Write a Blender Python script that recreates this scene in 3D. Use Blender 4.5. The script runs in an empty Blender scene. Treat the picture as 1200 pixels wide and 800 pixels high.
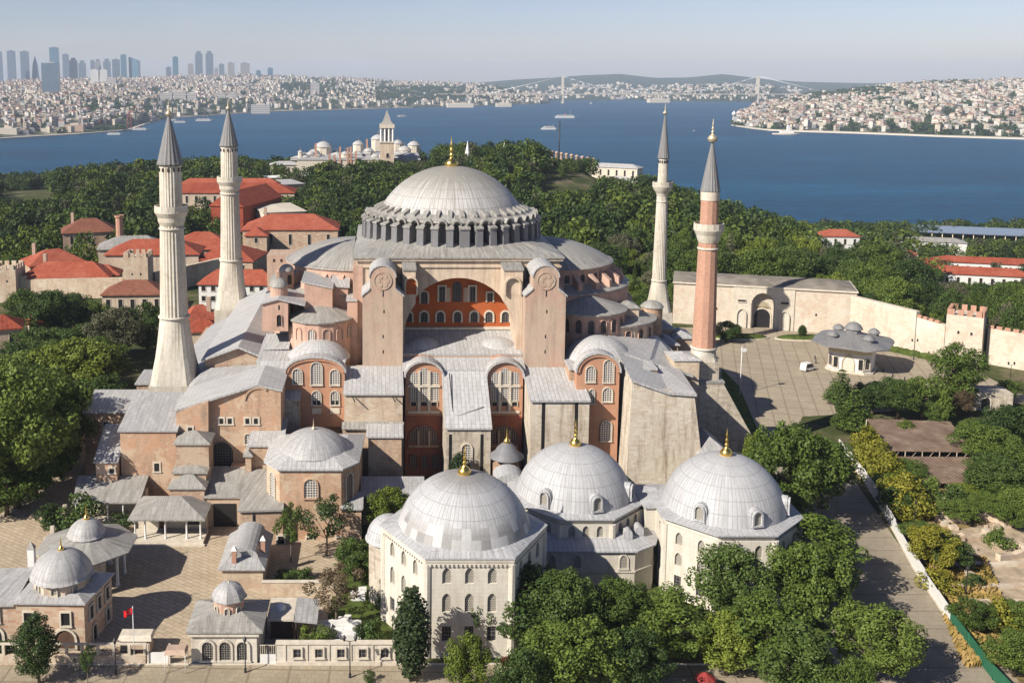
import bpy, bmesh, math, random
import numpy as np
from mathutils import Vector
PI = math.pi
rnd = random.Random(7)
S = bpy.context.scene
COL = S.collection
# ------------------------------------------------------------------ camera, sky, sun, exposure
F, PX, PY, YH, CH = 1200., 447., 255., 93., 73.
pitch = math.atan((PY-YH)/F); CP, SP = math.cos(pitch), math.sin(pitch)
cd = bpy.data.cameras.new('camera'); cam = bpy.data.objects.new('camera', cd); COL.objects.link(cam)
cam.location = (0, 0, CH); cam.rotation_euler = (PI/2-pitch, 0, 0)
cd.sensor_width = 36; cd.lens = 36*F/1200
cd.shift_x = (600-PX)/1200; cd.shift_y = -(400-PY)/1200
cd.clip_start = 1; cd.clip_end = 80000
S.camera = cam
SUN_EL, SUN_AZ = math.radians(35), math.atan2(-0.83, -0.557)   # azimuth from +Y towards +X
W = bpy.data.worlds.new('World'); S.world = W; W.use_nodes = True
wn, wl = W.node_tree.nodes, W.node_tree.links
sky = wn.new('ShaderNodeTexSky'); sky.sky_type = 'NISHITA'; sky.sun_disc = False
sky.sun_elevation = SUN_EL; sky.sun_rotation = SUN_AZ
sky.altitude = 100; sky.air_density = 1.0; sky.dust_density = 0.4; sky.ozone_density = 1.6
wn['Background'].inputs[1].default_value = 0.072
tint = wn.new('ShaderNodeMix'); tint.data_type = 'RGBA'; tint.blend_type = 'MULTIPLY'; tint.inputs[0].default_value = 1
tint.inputs[7].default_value = (1.0, .95, 1.17, 1); wl.new(sky.outputs[0], tint.inputs[6])
# faint low clouds near the horizon
tc = wn.new('ShaderNodeTexCoord'); mp = wn.new('ShaderNodeMapping'); mp.inputs[3].default_value = (5., 5., 26.); wl.new(tc.outputs['Generated'], mp.inputs[0])
cn_ = wn.new('ShaderNodeTexNoise'); cn_.inputs['Scale'].default_value = 1.; cn_.inputs['Detail'].default_value = 6; wl.new(mp.outputs[0], cn_.inputs['Vector'])
cr0 = wn.new('ShaderNodeValToRGB'); cr0.color_ramp.elements[0].position = .52; cr0.color_ramp.elements[0].color = (0, 0, 0, 1); cr0.color_ramp.elements[1].position = .78; cr0.color_ramp.elements[1].color = (.30, .30, .30, 1); wl.new(cn_.outputs[0], cr0.inputs[0])
cmx = wn.new('ShaderNodeMix'); cmx.data_type = 'RGBA'; wl.new(cr0.outputs[0], cmx.inputs[0]); wl.new(tint.outputs[2], cmx.inputs[6]); cmx.inputs[7].default_value = (7.6, 7.3, 7.9, 1)
# the air is brightest low down and deepens towards the zenith
sx_ = wn.new('ShaderNodeSeparateXYZ'); wl.new(tc.outputs['Generated'], sx_.inputs[0])
zr = wn.new('ShaderNodeValToRGB'); zr.color_ramp.elements[0].position = .14; zr.color_ramp.elements[0].color = (1, 1, 1, 1); zr.color_ramp.elements[1].position = .42; zr.color_ramp.elements[1].color = (.50, .53, .60, 1); wl.new(sx_.outputs[2], zr.inputs[0])
zm_ = wn.new('ShaderNodeMix'); zm_.data_type = 'RGBA'; zm_.blend_type = 'MULTIPLY'; zm_.inputs[0].default_value = 1; wl.new(cmx.outputs[2], zm_.inputs[6]); wl.new(zr.outputs[0], zm_.inputs[7])
wl.new(zm_.outputs[2], wn['Background'].inputs[0])
sl = bpy.data.lights.new('sun', 'SUN'); sl.energy = 5.0; sl.angle = math.radians(.5); sl.color = (1, .945, .86)
so = bpy.data.objects.new('sun', sl); COL.objects.link(so)
so.rotation_euler = Vector((math.sin(SUN_AZ)*math.cos(SUN_EL), math.cos(SUN_AZ)*math.cos(SUN_EL), math.sin(SUN_EL))).to_track_quat('Z', 'Y').to_euler()
so.location = (-200, -150, 300)
vs = S.view_settings; vs.view_transform = 'Standard'; vs.look = 'None'; vs.gamma = 1; vs.exposure = 0.40; vs.use_curve_mapping = False
S.cycles.max_bounces = 5; S.cycles.diffuse_bounces = 1; S.cycles.glossy_bounces = 2; S.cycles.transparent_max_bounces = 4; S.cycles.volume_bounces = 1

# ------------------------------------------------------------------ measuring helpers: a sighting line met with a plane at real depth / height
def ray(px, py):
    a = (px-PX)/F; b = -(py-PY)/F
    return a, SP*b+CP, CP*b-SP
def V(px, py, Y):
    a, d, e = ray(px, py); t = Y/d
    return (a*t, Y, CH+e*t)
def G(px, py, z=0.):
    a, d, e = ray(px, py); t = (z-CH)/e
    return (a*t, d*t, z)
def G2(px, py, z=0.): return G(px, py, z)[:2]

# ------------------------------------------------------------------ object helpers
def tag(o, label=None, cat=None, group=None, kind=None):
    for k, v in (('label', label), ('category', cat), ('group', group), ('kind', kind)):
        if v: o[k] = v
    return o
def empty(name, loc, label, cat, group=None):
    o = bpy.data.objects.new(name, None); COL.objects.link(o); o.location = loc
    o.empty_display_size = .5
    return tag(o, label, cat, group)
def rootloc(p):
    v = Vector((0, 0, 0))
    while p is not None:
        v = v+p.location; p = p.parent
    return v
def copy_tree(o, parent=None):
    c = o.copy(); COL.objects.link(c)
    if parent is not None: c.parent = parent
    for ch in list(o.children): copy_tree(ch, c)
    return c

class MB:
    """collects faces in world metres, links them as ONE mesh object"""
    def __init__(s): s.v = []; s.f = []; s.uv = []; s.sm = []
    def poly(s, pts, uv=None, sm=False):
        i = len(s.v); s.v += [tuple(p) for p in pts]; s.f.append(list(range(i, i+len(pts)))); s.uv.append(uv); s.sm.append(sm)
        return s
    def prism(s, pts, d):
        d = Vector(d); a = [Vector(p) for p in pts]; b = [p+d for p in a]; n = len(a); i = len(s.v)
        s.v += [tuple(p) for p in a]+[tuple(p) for p in b]
        fs = [list(range(i, i+n)), list(range(i+2*n-1, i+n-1, -1))]
        for k in range(n): fs.append([i+k, i+n+k, i+n+(k+1) % n, i+(k+1) % n])
        s.f += fs; s.uv += [None]*len(fs); s.sm += [False]*len(fs)
        return s
    def box(s, x0, x1, y0, y1, z0, z1):
        return s.prism([(x0, y0, z0), (x1, y0, z0), (x1, y0, z1), (x0, y0, z1)], (0, y1-y0, 0))
    def obox(s, c, ang, sx, sy, z0, z1):
        "box centred at c=(x,y), turned by ang"
        ca, sa = math.cos(ang), math.sin(ang)
        P = [(c[0]+ca*x-sa*y, c[1]+sa*x+ca*y) for x, y in ((-sx/2, -sy/2), (sx/2, -sy/2), (sx/2, sy/2), (-sx/2, sy/2))]
        return s.prism([(x, y, z0) for x, y in P], (0, 0, z1-z0))
    def pz(s, xy, z0, z1): return s.prism([(x, y, z0) for x, y in xy], (0, 0, z1-z0))
    def loft(s, rings, cap0=True, cap1=True, sm=False, close=True):
        n = len(rings[0]); base = []
        for r in rings:
            base.append(len(s.v)); s.v += [tuple(p) for p in r]
        for a, b in zip(base, base[1:]):
            for k in range(n if close else n-1):
                s.f.append([a+k, a+(k+1) % n, b+(k+1) % n, b+k]); s.uv.append(None); s.sm.append(sm)
        if cap0: s.f.append(list(range(base[0], base[0]+n))[::-1]); s.uv.append(None); s.sm.append(False)
        if cap1: s.f.append(list(range(base[-1], base[-1]+n))); s.uv.append(None); s.sm.append(False)
        return s
    def lathe(s, c, prof, n=32, a0=0., a1=2*PI, sm=True, sx=1., sy=1., flute=0.):
        full = abs(a1-a0-2*PI) < 1e-6
        m = n if full else n+1
        R = max(r for r, z in prof); L = [0.]
        for (r0, z0), (r1, z1) in zip(prof, prof[1:]): L.append(L[-1]+math.hypot(r1-r0, z1-z0))
        base = []
        for r, z in prof:
            base.append(len(s.v))
            for k in range(m):
                a = a0+(a1-a0)*k/n
                rr = r*(1-flute*(k % 2))
                s.v.append((c[0]+rr*sx*math.cos(a), c[1]+rr*sy*math.sin(a), c[2]+z))
        for j in range(len(prof)-1):
            for k in range(n):
                k2 = (k+1) % m
                u0, u1 = (a0+(a1-a0)*k/n)*R, (a0+(a1-a0)*(k+1)/n)*R
                if prof[j][0] < 1e-4 and prof[j+1][0] < 1e-4: continue
                s.f.append([base[j]+k, base[j]+k2, base[j+1]+k2, base[j+1]+k])
                s.uv.append([(u0, L[j]), (u1, L[j]), (u1, L[j+1]), (u0, L[j+1])]); s.sm.append(sm)
        return s
    def tube(s, p, q, r, r2=None, n=6, sm=True):
        p, q = Vector(p), Vector(q); d = (q-p).normalized(); r2 = r if r2 is None else r2
        t = d.orthogonal().normalized(); b = d.cross(t)
        A = [p+(t*math.cos(2*PI*k/n)+b*math.sin(2*PI*k/n))*r for k in range(n)]
        B = [q+(t*math.cos(2*PI*k/n)+b*math.sin(2*PI*k/n))*r2 for k in range(n)]
        return s.loft([A, B], sm=sm)
    def build(s, name, mat, parent=None, label=None, recalc=True):
        off = rootloc(parent) if parent is not None else Vector((0, 0, 0))
        me = bpy.data.meshes.new(name)
        me.from_pydata([(x-off.x, y-off.y, z-off.z) for x, y, z in s.v], [], s.f)
        if recalc:
            bm = bmesh.new(); bm.from_mesh(me); bmesh.ops.recalc_face_normals(bm, faces=bm.faces)
            # keep the loop order in step with the explicit uv: store by vertex lookup
            bm.to_mesh(me); bm.free()
        me.update()
        uvl = me.uv_layers.new(name='UVMap'); data = np.zeros((len(me.loops), 2), np.float32)
        V3 = np.array(s.v, np.float64)
        for fi, p in enumerate(me.polygons):
            e = s.uv[fi] if fi < len(s.uv) else None
            p.use_smooth = s.sm[fi] if fi < len(s.sm) else False
            if e is not None:
                look = {}
                for vi, uvv in zip(s.f[fi], e): look.setdefault(vi, uvv)
                for li in p.loop_indices:
                    data[li] = look.get(me.loops[li].vertex_index, (0, 0))
            else:
                nx, ny, nz = p.normal
                h = math.hypot(nx, ny)
                if h < .1:
                    for li in p.loop_indices:
                        v = s.v[me.loops[li].vertex_index]; data[li] = (v[0], v[1])
                else:
                    tx, ty = -ny/h, nx/h
                    bx, by, bz = -ty*0-nz*nx/h, -nz*ny/h, h
                    for li in p.loop_indices:
                        v = s.v[me.loops[li].vertex_index]
                        data[li] = (v[0]*tx+v[1]*ty, v[0]*bx+v[1]*by+v[2]*bz)
        uvl.data.foreach_set('uv', data.ravel())
        o = bpy.data.objects.new(name, me); COL.objects.link(o)
        if mat is not None: me.materials.append(mat)
        if parent is not None: o.parent = parent
        if label: o['label'] = label
        return o

# ------------------------------------------------------------------ materials
class NT:
    def __init__(s, name, rough=.8, spec=.3, metal=0.):
        s.m = bpy.data.materials.new(name); s.m.use_nodes = True
        s.n = s.m.node_tree.nodes; s.l = s.m.node_tree.links
        s.b = s.n['Principled BSDF']; s.b.inputs['Roughness'].default_value = rough
        s.b.inputs['Specular IOR Level'].default_value = spec; s.b.inputs['Metallic'].default_value = metal
    def uv(s): return s.n.new('ShaderNodeUVMap').outputs[0]
    def obj(s): return s.n.new('ShaderNodeTexCoord').outputs['Object']
    def pos(s): return s.n.new('ShaderNodeNewGeometry').outputs['Position']
    def map(s, v, sc=(1, 1, 1), loc=(0, 0, 0), rot=(0, 0, 0)):
        n = s.n.new('ShaderNodeMapping'); s.l.new(v, n.inputs[0])
        n.inputs[1].default_value = loc; n.inputs[2].default_value = rot; n.inputs[3].default_value = sc
        return n.outputs[0]
    def noise(s, v, scale, detail=4, rough=.6):
        n = s.n.new('ShaderNodeTexNoise'); s.l.new(v, n.inputs['Vector'])
        n.inputs['Scale'].default_value = scale; n.inputs['Detail'].default_value = detail; n.inputs['Roughness'].default_value = rough
        return n.outputs[0]
    def brick(s, v, w, h, c1, c2, mortar, ms=.02, bias=0., off=.5):
        n = s.n.new('ShaderNodeTexBrick'); s.l.new(v, n.inputs['Vector'])
        n.inputs['Scale'].default_value = 1; n.inputs['Brick Width'].default_value = w; n.inputs['Row Height'].default_value = h
        n.inputs['Color1'].default_value = (*c1, 1); n.inputs['Color2'].default_value = (*c2, 1); n.inputs['Mortar'].default_value = (*mortar, 1)
        n.inputs['Mortar Size'].default_value = ms; n.inputs['Bias'].default_value = bias; n.offset = off
        n.inputs['Mortar Smooth'].default_value = .2
        return n.outputs[0], n.outputs[1]
    def ramp(s, v, stops):
        n = s.n.new('ShaderNodeValToRGB'); s.l.new(v, n.inputs[0]); e = n.color_ramp.elements
        while len(e) < len(stops): e.new(.5)
        for k, (p, c) in enumerate(stops):
            e[k].position = p; e[k].color = (*c, 1) if len(c) == 3 else c
        return n.outputs[0]
    def mix(s, f, a, b, mode='MIX'):
        n = s.n.new('ShaderNodeMix'); n.data_type = 'RGBA'; n.blend_type = mode
        for sock, val in ((n.inputs[0], f), (n.inputs[6], a), (n.inputs[7], b)):
            if hasattr(val, 'links') or isinstance(val, bpy.types.NodeSocket): s.l.new(val, sock)
            elif isinstance(val, (int, float)): sock.default_value = val
            else: sock.default_value = (*val, 1)
        return n.outputs[2]
    def math(s, op, a, b=0.):
        n = s.n.new('ShaderNodeMath'); n.operation = op
        for sock, val in ((n.inputs[0], a), (n.inputs[1], b)):
            if isinstance(val, bpy.types.NodeSocket): s.l.new(val, sock)
            else: sock.default_value = val
        return n.outputs[0]
    def sep(s, v):
        n = s.n.new('ShaderNodeSeparateXYZ'); s.l.new(v, n.inputs[0]); return n.outputs
    def bump(s, h, strength=.3, dist=.05):
        n = s.n.new('ShaderNodeBump'); s.l.new(h, n.inputs['Height']); n.inputs['Strength'].default_value = strength; n.inputs['Distance'].default_value = dist
        s.l.new(n.outputs[0], s.b.inputs['Normal'])
    def rand(s): return s.n.new('ShaderNodeObjectInfo').outputs['Random']
    def out(s, c):
        if isinstance(c, bpy.types.NodeSocket): s.l.new(c, s.b.inputs['Base Color'])
        else: s.b.inputs['Base Color'].default_value = (*c, 1)
        return s.m

def m_plain(name, c, rough=.7, spec=.3, metal=0., var=.12, scale=1.2):
    t = NT(name, rough, spec, metal)
    f = t.noise(t.pos(), scale, 5)
    lo = tuple(x*(1-var*1.6) for x in c); hi = tuple(min(1, x*(1+var)) for x in c)
    return t.out(t.ramp(f, [(.3, lo), (.7, hi)]))
def m_lead(name, base=(.47, .455, .435), w=.75, h=1.9, seam=.35, stain=.35, panel=.09, grime=(.20, .19, .165), extra=None, ms=.022, off=.5):
    t = NT(name, .55, .35)
    uv = t.uv()
    # sheets run up the slope: brick rows along u
    sw = t.map(uv, rot=(0, 0, PI/2))
    c1 = tuple(x*(1+panel) for x in base); c2 = tuple(x*(1-panel) for x in base)
    col, fac = t.brick(sw, h, w, c1, c2, tuple(x*seam for x in base), ms, off=off)
    big = t.noise(t.pos(), .22, 6, .7)
    st = t.noise(t.map(uv, (1.6, .16, 1)), 1.0, 5, .7)
    col = t.mix(t.ramp(st, [(.45, (0, 0, 0)), (.75, (stain*2,)*3)]), col, grime)
    col = t.mix(t.ramp(big, [(.35, (0, 0, 0)), (.7, (.38,)*3)]), col, tuple(x*.72 for x in base))
    fine = t.noise(t.map(uv, (3.2, .22, 1)), 1.0, 4, .7)
    col = t.mix(t.ramp(fine, [(.52, (0, 0, 0)), (.70, (.42,)*3)]), col, tuple(x*.55 for x in base))
    if extra: col = extra(t, uv, col)
    f2 = t.noise(t.pos(), 3.5, 3)
    col = t.mix(.16, col, t.ramp(f2, [(.3, (.25, .25, .25)), (.7, (.75, .74, .72))]), 'OVERLAY')
    t.bump(t.math('MULTIPLY', fac, -1.), .35, .08)
    return t.out(col)
def m_masonry(name, stones, mortar, w, h, ms=.03, stain=.3, grime=(.16, .13, .10), big=.10, mot=.5, off=.5, patch=None):
    "coursed stone or brick; stones = colours it is made of"
    t = NT(name, .9, .15); uv = t.uv()
    wob = t.noise(t.pos(), .9, 3)
    col, fac = t.brick(uv, w, h, (0, 0, 0), (1, 1, 1), (.5, .5, .5), ms, off=off)
    n = len(stones)
    cc = t.ramp(col, [(i/max(1, n-1), c) for i, c in enumerate(stones)])
    cc = t.mix(t.math('MULTIPLY', fac, .8), cc, mortar)
    mo = t.noise(t.pos(), .55, 6, .75)
    avg = tuple(sum(c[i] for c in stones)/n for i in range(3))
    cc = t.mix(t.ramp(mo, [(.4, (0, 0, 0)), (.62, (mot,)*3)]), cc, tuple(x*1.12 for x in avg))
    st = t.noise(t.map(uv, (.7, .10, 1)), 1., 6, .75)
    cc = t.mix(t.ramp(st, [(.48, (0, 0, 0)), (.72, (stain*2,)*3)]), cc, grime)
    if patch:
        pn = t.noise(t.pos(), .21, 5, .55); pn2 = t.noise(t.map(t.pos(), loc=(31, 7, 3)), .33, 4, .5)
        cc = t.mix(t.ramp(pn, [(.53, (0, 0, 0)), (.565, (.62,)*3)]), cc, patch[0]); cc = t.mix(t.ramp(pn2, [(.57, (0, 0, 0)), (.60, (.55,)*3)]), cc, patch[1])
    bg = t.noise(t.pos(), big, 4)
    cc = t.mix(.35, cc, t.ramp(bg, [(.3, (.35, .33, .3)), (.7, (.68, .66, .62))]), 'OVERLAY')
    t.bump(mo, .25, .06)
    return t.out(cc)
def m_plaster(name, c, c2, stain=.3, grime=(.25, .20, .16)):
    t = NT(name, .92, .12); uv = t.uv()
    f = t.noise(t.pos(), .30, 6, .7)
    cc = t.ramp(f, [(.33, c2), (.5, c), (.7, tuple(min(1, x*1.08) for x in c))])
    st = t.noise(t.map(uv, (.9, .09, 1)), 1.0, 6, .75)
    cc = t.mix(t.ramp(st, [(.46, (0, 0, 0)), (.74, (stain*2,)*3)]), cc, grime)
    g = t.noise(t.pos(), 4., 3)
    cc = t.mix(.2, cc, t.ramp(g, [(.3, (.3, .3, .3)), (.7, (.7, .7, .7))]), 'OVERLAY')
    t.bump(g, .12, .03)
    return t.out(cc)
def m_grid(name, bar, hole, w=.42, h=.42, ms=.085, off=0.):
    t = NT(name, .6, .4)
    col, fac = t.brick(t.uv(), w, h, hole, tuple(x*1.6 for x in hole), bar, ms, off=off)
    t.bump(fac, .6, .05)
    return t.out(col)
def m_leaf(name, lo, mid, hi, tr=.12):
    t = NT(name, .55, .22)
    r = t.rand(); n = t.noise(t.pos(), .35, 3); n2 = t.noise(t.pos(), 2.2, 2)
    isl = t.n.new('ShaderNodeNewGeometry').outputs['Random Per Island']
    k = t.math('ADD', t.math('ADD', t.math('MULTIPLY', r, .32), t.math('MULTIPLY', isl, .30)), t.math('ADD', t.math('MULTIPLY', n, .42), t.math('MULTIPLY', n2, .30)))
    c = t.ramp(k, [(.38, lo), (.66, mid), (.98, hi)])
    t.out(c)
    if tr:
        try: t.b.inputs['Subsurface Weight'].default_value = 0
        except Exception: pass
        tb = t.n.new('ShaderNodeBsdfTranslucent'); mx = t.n.new('ShaderNodeMixShader'); mx.inputs[0].default_value = tr
        t.l.new(c, tb.inputs[0]); t.l.new(t.b.outputs[0], mx.inputs[1]); t.l.new(tb.outputs[0], mx.inputs[2])
        t.l.new(mx.outputs[0], t.n['Material Output'].inputs[0])
    return t.m
def m_tiles(name, a, b, c, pitch_=.32):
    t = NT(name, .88, .2); uv = t.uv(); ob = t.rand()
    f = t.noise(t.pos(), .16, 6, .75); f2 = t.noise(t.pos(), 2.6, 4); f3 = t.noise(t.map(uv, (1.5, .16, 1)), 1., 5, .75)
    k = t.math('ADD', t.math('MULTIPLY', f, .8), t.math('MULTIPLY', ob, .22))
    cc = t.ramp(k, [(.33, a), (.5, b), (.68, c)])
    cc = t.mix(t.ramp(f3, [(.5, (0, 0, 0)), (.72, (.36,)*3)]), cc, (.20, .11, .075))
    sx = t.sep(uv); wv = t.math('SINE', t.math('MULTIPLY', sx[0], 2*PI/pitch_), 0)
    rw, _ = t.brick(uv, .8, .55, (.3, .3, .3), (.72, .72, .72), (.2, .2, .2), .05)
    cc = t.mix(.35, cc, rw, 'OVERLAY'); cc = t.mix(.35, cc, t.ramp(f2, [(.3, (.2, .2, .2)), (.7, (.8, .8, .8))]), 'OVERLAY')
    t.bump(wv, .7, .06)
    return t.out(cc)

M = {}
M['lead'] = m_lead('lead_sheet')
def ex_crown(z0, z1, lo, gcol, sc):
    "weathering that runs down from the crown of a dome in streaks"
    def f(t, uv, col):
        z = t.sep(t.pos())[2]; g = t.math('DIVIDE', t.math('SUBTRACT', z, z0), z1-z0)
        n = t.noise(t.map(uv, (sc, .07, 1)), 1., 5, .75); k = t.math('ADD', g, t.math('MULTIPLY', t.math('SUBTRACT', n, .5), 1.5))
        return t.mix(t.ramp(k, [(.34, (0, 0, 0)), (.86, (lo,)*3)]), col, gcol)
    return f
def ex_check(z0, z1):
    "replaced sheets of two greys low on the dome"
    def f(t, uv, col):
        z = t.sep(t.pos())[2]; g = t.math('DIVIDE', t.math('SUBTRACT', z1, z), z1-z0)
        c, _ = t.brick(t.map(uv, rot=(0, 0, PI/2)), 1.45, 1.32, (0, 0, 0), (1, 1, 1), (.5, .5, .5), .0, .0, off=0.); c = t.ramp(c, [(.30, (.50, .49, .47)), (.45, (.40, .385, .36)), (.70, (.27, .258, .24))])
        return t.mix(t.ramp(g, [(.15, (0, 0, 0)), (.6, (.9,)*3)]), col, c)
    return f
M['leadwhite'] = m_lead('pale_lead_sheet', (.56, .542, .518), seam=.42, stain=.30, panel=.06, ms=.035)
M['leaddome'] = m_lead('main_dome_lead', (.57, .545, .505), w=.95, h=2.4, seam=.42, ms=.05, off=0., stain=.42, panel=.035, grime=(.22, .20, .17), extra=ex_crown(46.5, 54.6, .8, (.25, .235, .195), 1.3))
M['leadtomb'] = m_lead('tomb_dome_lead', (.515, .508, .50), w=.66, h=1.9, seam=.58, stain=.24, panel=.05, ms=.045, off=0.)
def ex_both(*fs):
    def f(t, uv, col):
        for g in fs: col = g(t, uv, col)
        return col
    return f
M['leadcheck'] = m_lead('chequered_tomb_lead', (.515, .508, .50), w=.66, h=1.9, seam=.56, stain=.24, panel=.05, ms=.045, off=0., extra=ex_both(ex_check(14., 18.0), ex_crown(18.8, 20.9, .7, (.22, .20, .175), 2.2)))
M['leadold'] = m_lead('weathered_lead', (.40, .38, .34), seam=.45, stain=.5, panel=.10, grime=(.16, .145, .115))
M['leaddark'] = m_lead('dark_lead_cladding', (.225, .22, .225), w=.55, h=1.2, seam=.6, stain=.25)
M['leadspire'] = m_lead('spire_lead', (.25, .243, .235), w=.5, h=3.0, seam=.5, stain=.3)
M['pink'] = m_plaster('pink_plaster', (.58, .375, .28), (.50, .315, .23))
M['pinkbeige'] = m_plaster('beige_pink_plaster', (.515, .385, .285), (.53, .325, .245))
M['salmon'] = m_plaster('salmon_plaster', (.54, .28, .17), (.47, .24, .145), .25)
M['cream'] = m_plaster('cream_plaster', (.64, .51, .38), (.56, .42, .30), .35)
M['redwall'] = m_plaster('oxblood_plaster', (.46, .115, .034), (.39, .092, .03), .15)
M['ochrered'] = m_plaster('brick_red_plaster', (.36, .125, .075), (.30, .10, .06), .15)
M['brickmix'] = m_masonry('brick_and_stone_courses', [(.40, .235, .155), (.50, .335, .225), (.58, .45, .325), (.44, .275, .185)], (.45, .37, .285), .62, .24, .035, .26, patch=((.57, .46, .34), (.40, .25, .18)))
M['brickred'] = m_masonry('old_red_brick', [(.44, .26, .165), (.51, .32, .205), (.57, .41, .285)], (.50, .37, .27), .5, .16, .02, .28, mot=.35, patch=((.63, .50, .36), (.55, .315, .20)))
M['brickmin'] = m_masonry('minaret_red_brick', [(.44, .225, .155), (.475, .26, .18), (.52, .31, .22)], (.50, .35, .26), .5, .15, .012, .25, mot=.2, grime=(.30, .2, .15))
M['rubble'] = m_masonry('rubble_stone', [(.47, .36, .25), (.60, .50, .37), (.50, .34, .235), (.64, .55, .42)], (.56, .47, .36), .75, .32, .04, .26, patch=((.63, .55, .44), (.46, .33, .235)))
M['ashlar'] = m_masonry('grey_ashlar', [(.42, .36, .28), (.56, .49, .39), (.60, .53, .43)], (.36, .31, .25), 1.1, .48, .02, .5, grime=(.17, .14, .105), mot=.3)
M['paleblock'] = m_masonry('stained_pale_blocks', [(.58, .50, .395), (.655, .59, .485), (.54, .45, .34), (.68, .62, .53)], (.46, .40, .32), .95, .40, .02, .55, grime=(.26, .19, .13), mot=.35)
M['gateroof'] = m_plain('weathered_flat_roof', (.27, .235, .19), .9, .1, var=.25, scale=.25)
M['marble'] = m_masonry('minaret_limestone', [(.60, .55, .46), (.66, .61, .52), (.56, .51, .42)], (.46, .41, .33), .9, .5, .012, .42, grime=(.36, .29, .20), mot=.3)
M['tomb'] = m_masonry('pale_tomb_stone', [(.62, .57, .48), (.67, .62, .53), (.64, .59, .50)], (.46, .41, .33), 1.2, .55, .018, .34, grime=(.36, .30, .23), mot=.3)
M['palewall'] = m_masonry('pale_city_wall_stone', [(.58, .50, .40), (.68, .61, .50), (.60, .48, .37), (.66, .58, .47)], (.57, .50, .40), .9, .4, .015, .2, grime=(.42, .33, .24), mot=.4, patch=((.66, .60, .50), (.58, .44, .33)))
M['striped'] = m_masonry('brick_and_stone_banded', [(.58, .48, .36), (.46, .27, .18), (.60, .50, .38)], (.52, .42, .32), 1.1, .38, .02, .15, mot=.3)
M['trim'] = m_plain('stone_trim', (.66, .58, .46), .8, .2)
M['white'] = m_plain('white_paint', (.78, .76, .71), .6, .3, var=.06)
M['grid'] = m_grid('white_lattice_window', (.66, .60, .51), (.035, .04, .05))
M['griddark'] = m_grid('dark_lattice_window', (.16, .14, .125), (.016, .017, .022), .5, .5, .05)
M['griddrum'] = m_grid('drum_lattice_window', (.30, .29, .28), (.03, .03, .035), .4, .4, .08)
M['gridbrown'] = m_grid('brown_lattice_window', (.34, .24, .19), (.02, .02, .025), .42, .42, .07)
M['gridstone'] = m_grid('pierced_stone_window', (.40, .365, .30), (.06, .055, .05), .24, .24, .07, .5)
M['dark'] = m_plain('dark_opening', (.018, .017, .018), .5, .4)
M['iron'] = m_plain('black_iron', (.03, .03, .032), .5, .4)
M['gold'] = m_plain('gilt_metal', (.85, .58, .16), .28, .6, 1., var=.05)
M['bronze'] = m_plain('dull_gilt_metal', (.62, .53, .36), .5, .5, .6, var=.08)
M['bark'] = m_plain('bark', (.16, .125, .09), .9, .1, var=.3, scale=3)
M['tile'] = m_tiles('red_roof_tiles', (.29, .060, .032), (.39, .088, .046), (.47, .135, .078))
M['tiledull'] = m_tiles('brown_roof_tiles', (.22, .085, .055), (.29, .115, .07), (.36, .16, .10))
M['wood'] = m_plain('dark_timber', (.12, .07, .045), .8, .2, var=.2)
M['leafA'] = m_leaf('plane_leaves', (.042, .068, .013), (.098, .148, .024), (.195, .245, .046))
M['leafB'] = m_leaf('dark_leaves', (.026, .048, .013), (.058, .096, .020), (.115, .165, .036))
M['leafC'] = m_leaf('bright_leaves', (.072, .104, .015), (.150, .195, .026), (.25, .285, .046))
M['leafD'] = m_leaf('olive_leaves', (.060, .064, .030), (.115, .115, .058), (.19, .18, .10))
M['leafY'] = m_leaf('yellow_green_leaves', (.11, .12, .012), (.21, .205, .022), (.32, .285, .04))
M['leafcyp'] = m_leaf('cypress_leaves', (.014, .026, .009), (.028, .046, .014), (.05, .075, .024), 0)
M['leafbrown'] = m_leaf('brown_leaves', (.07, .05, .025), (.12, .085, .045), (.19, .14, .08))

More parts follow.
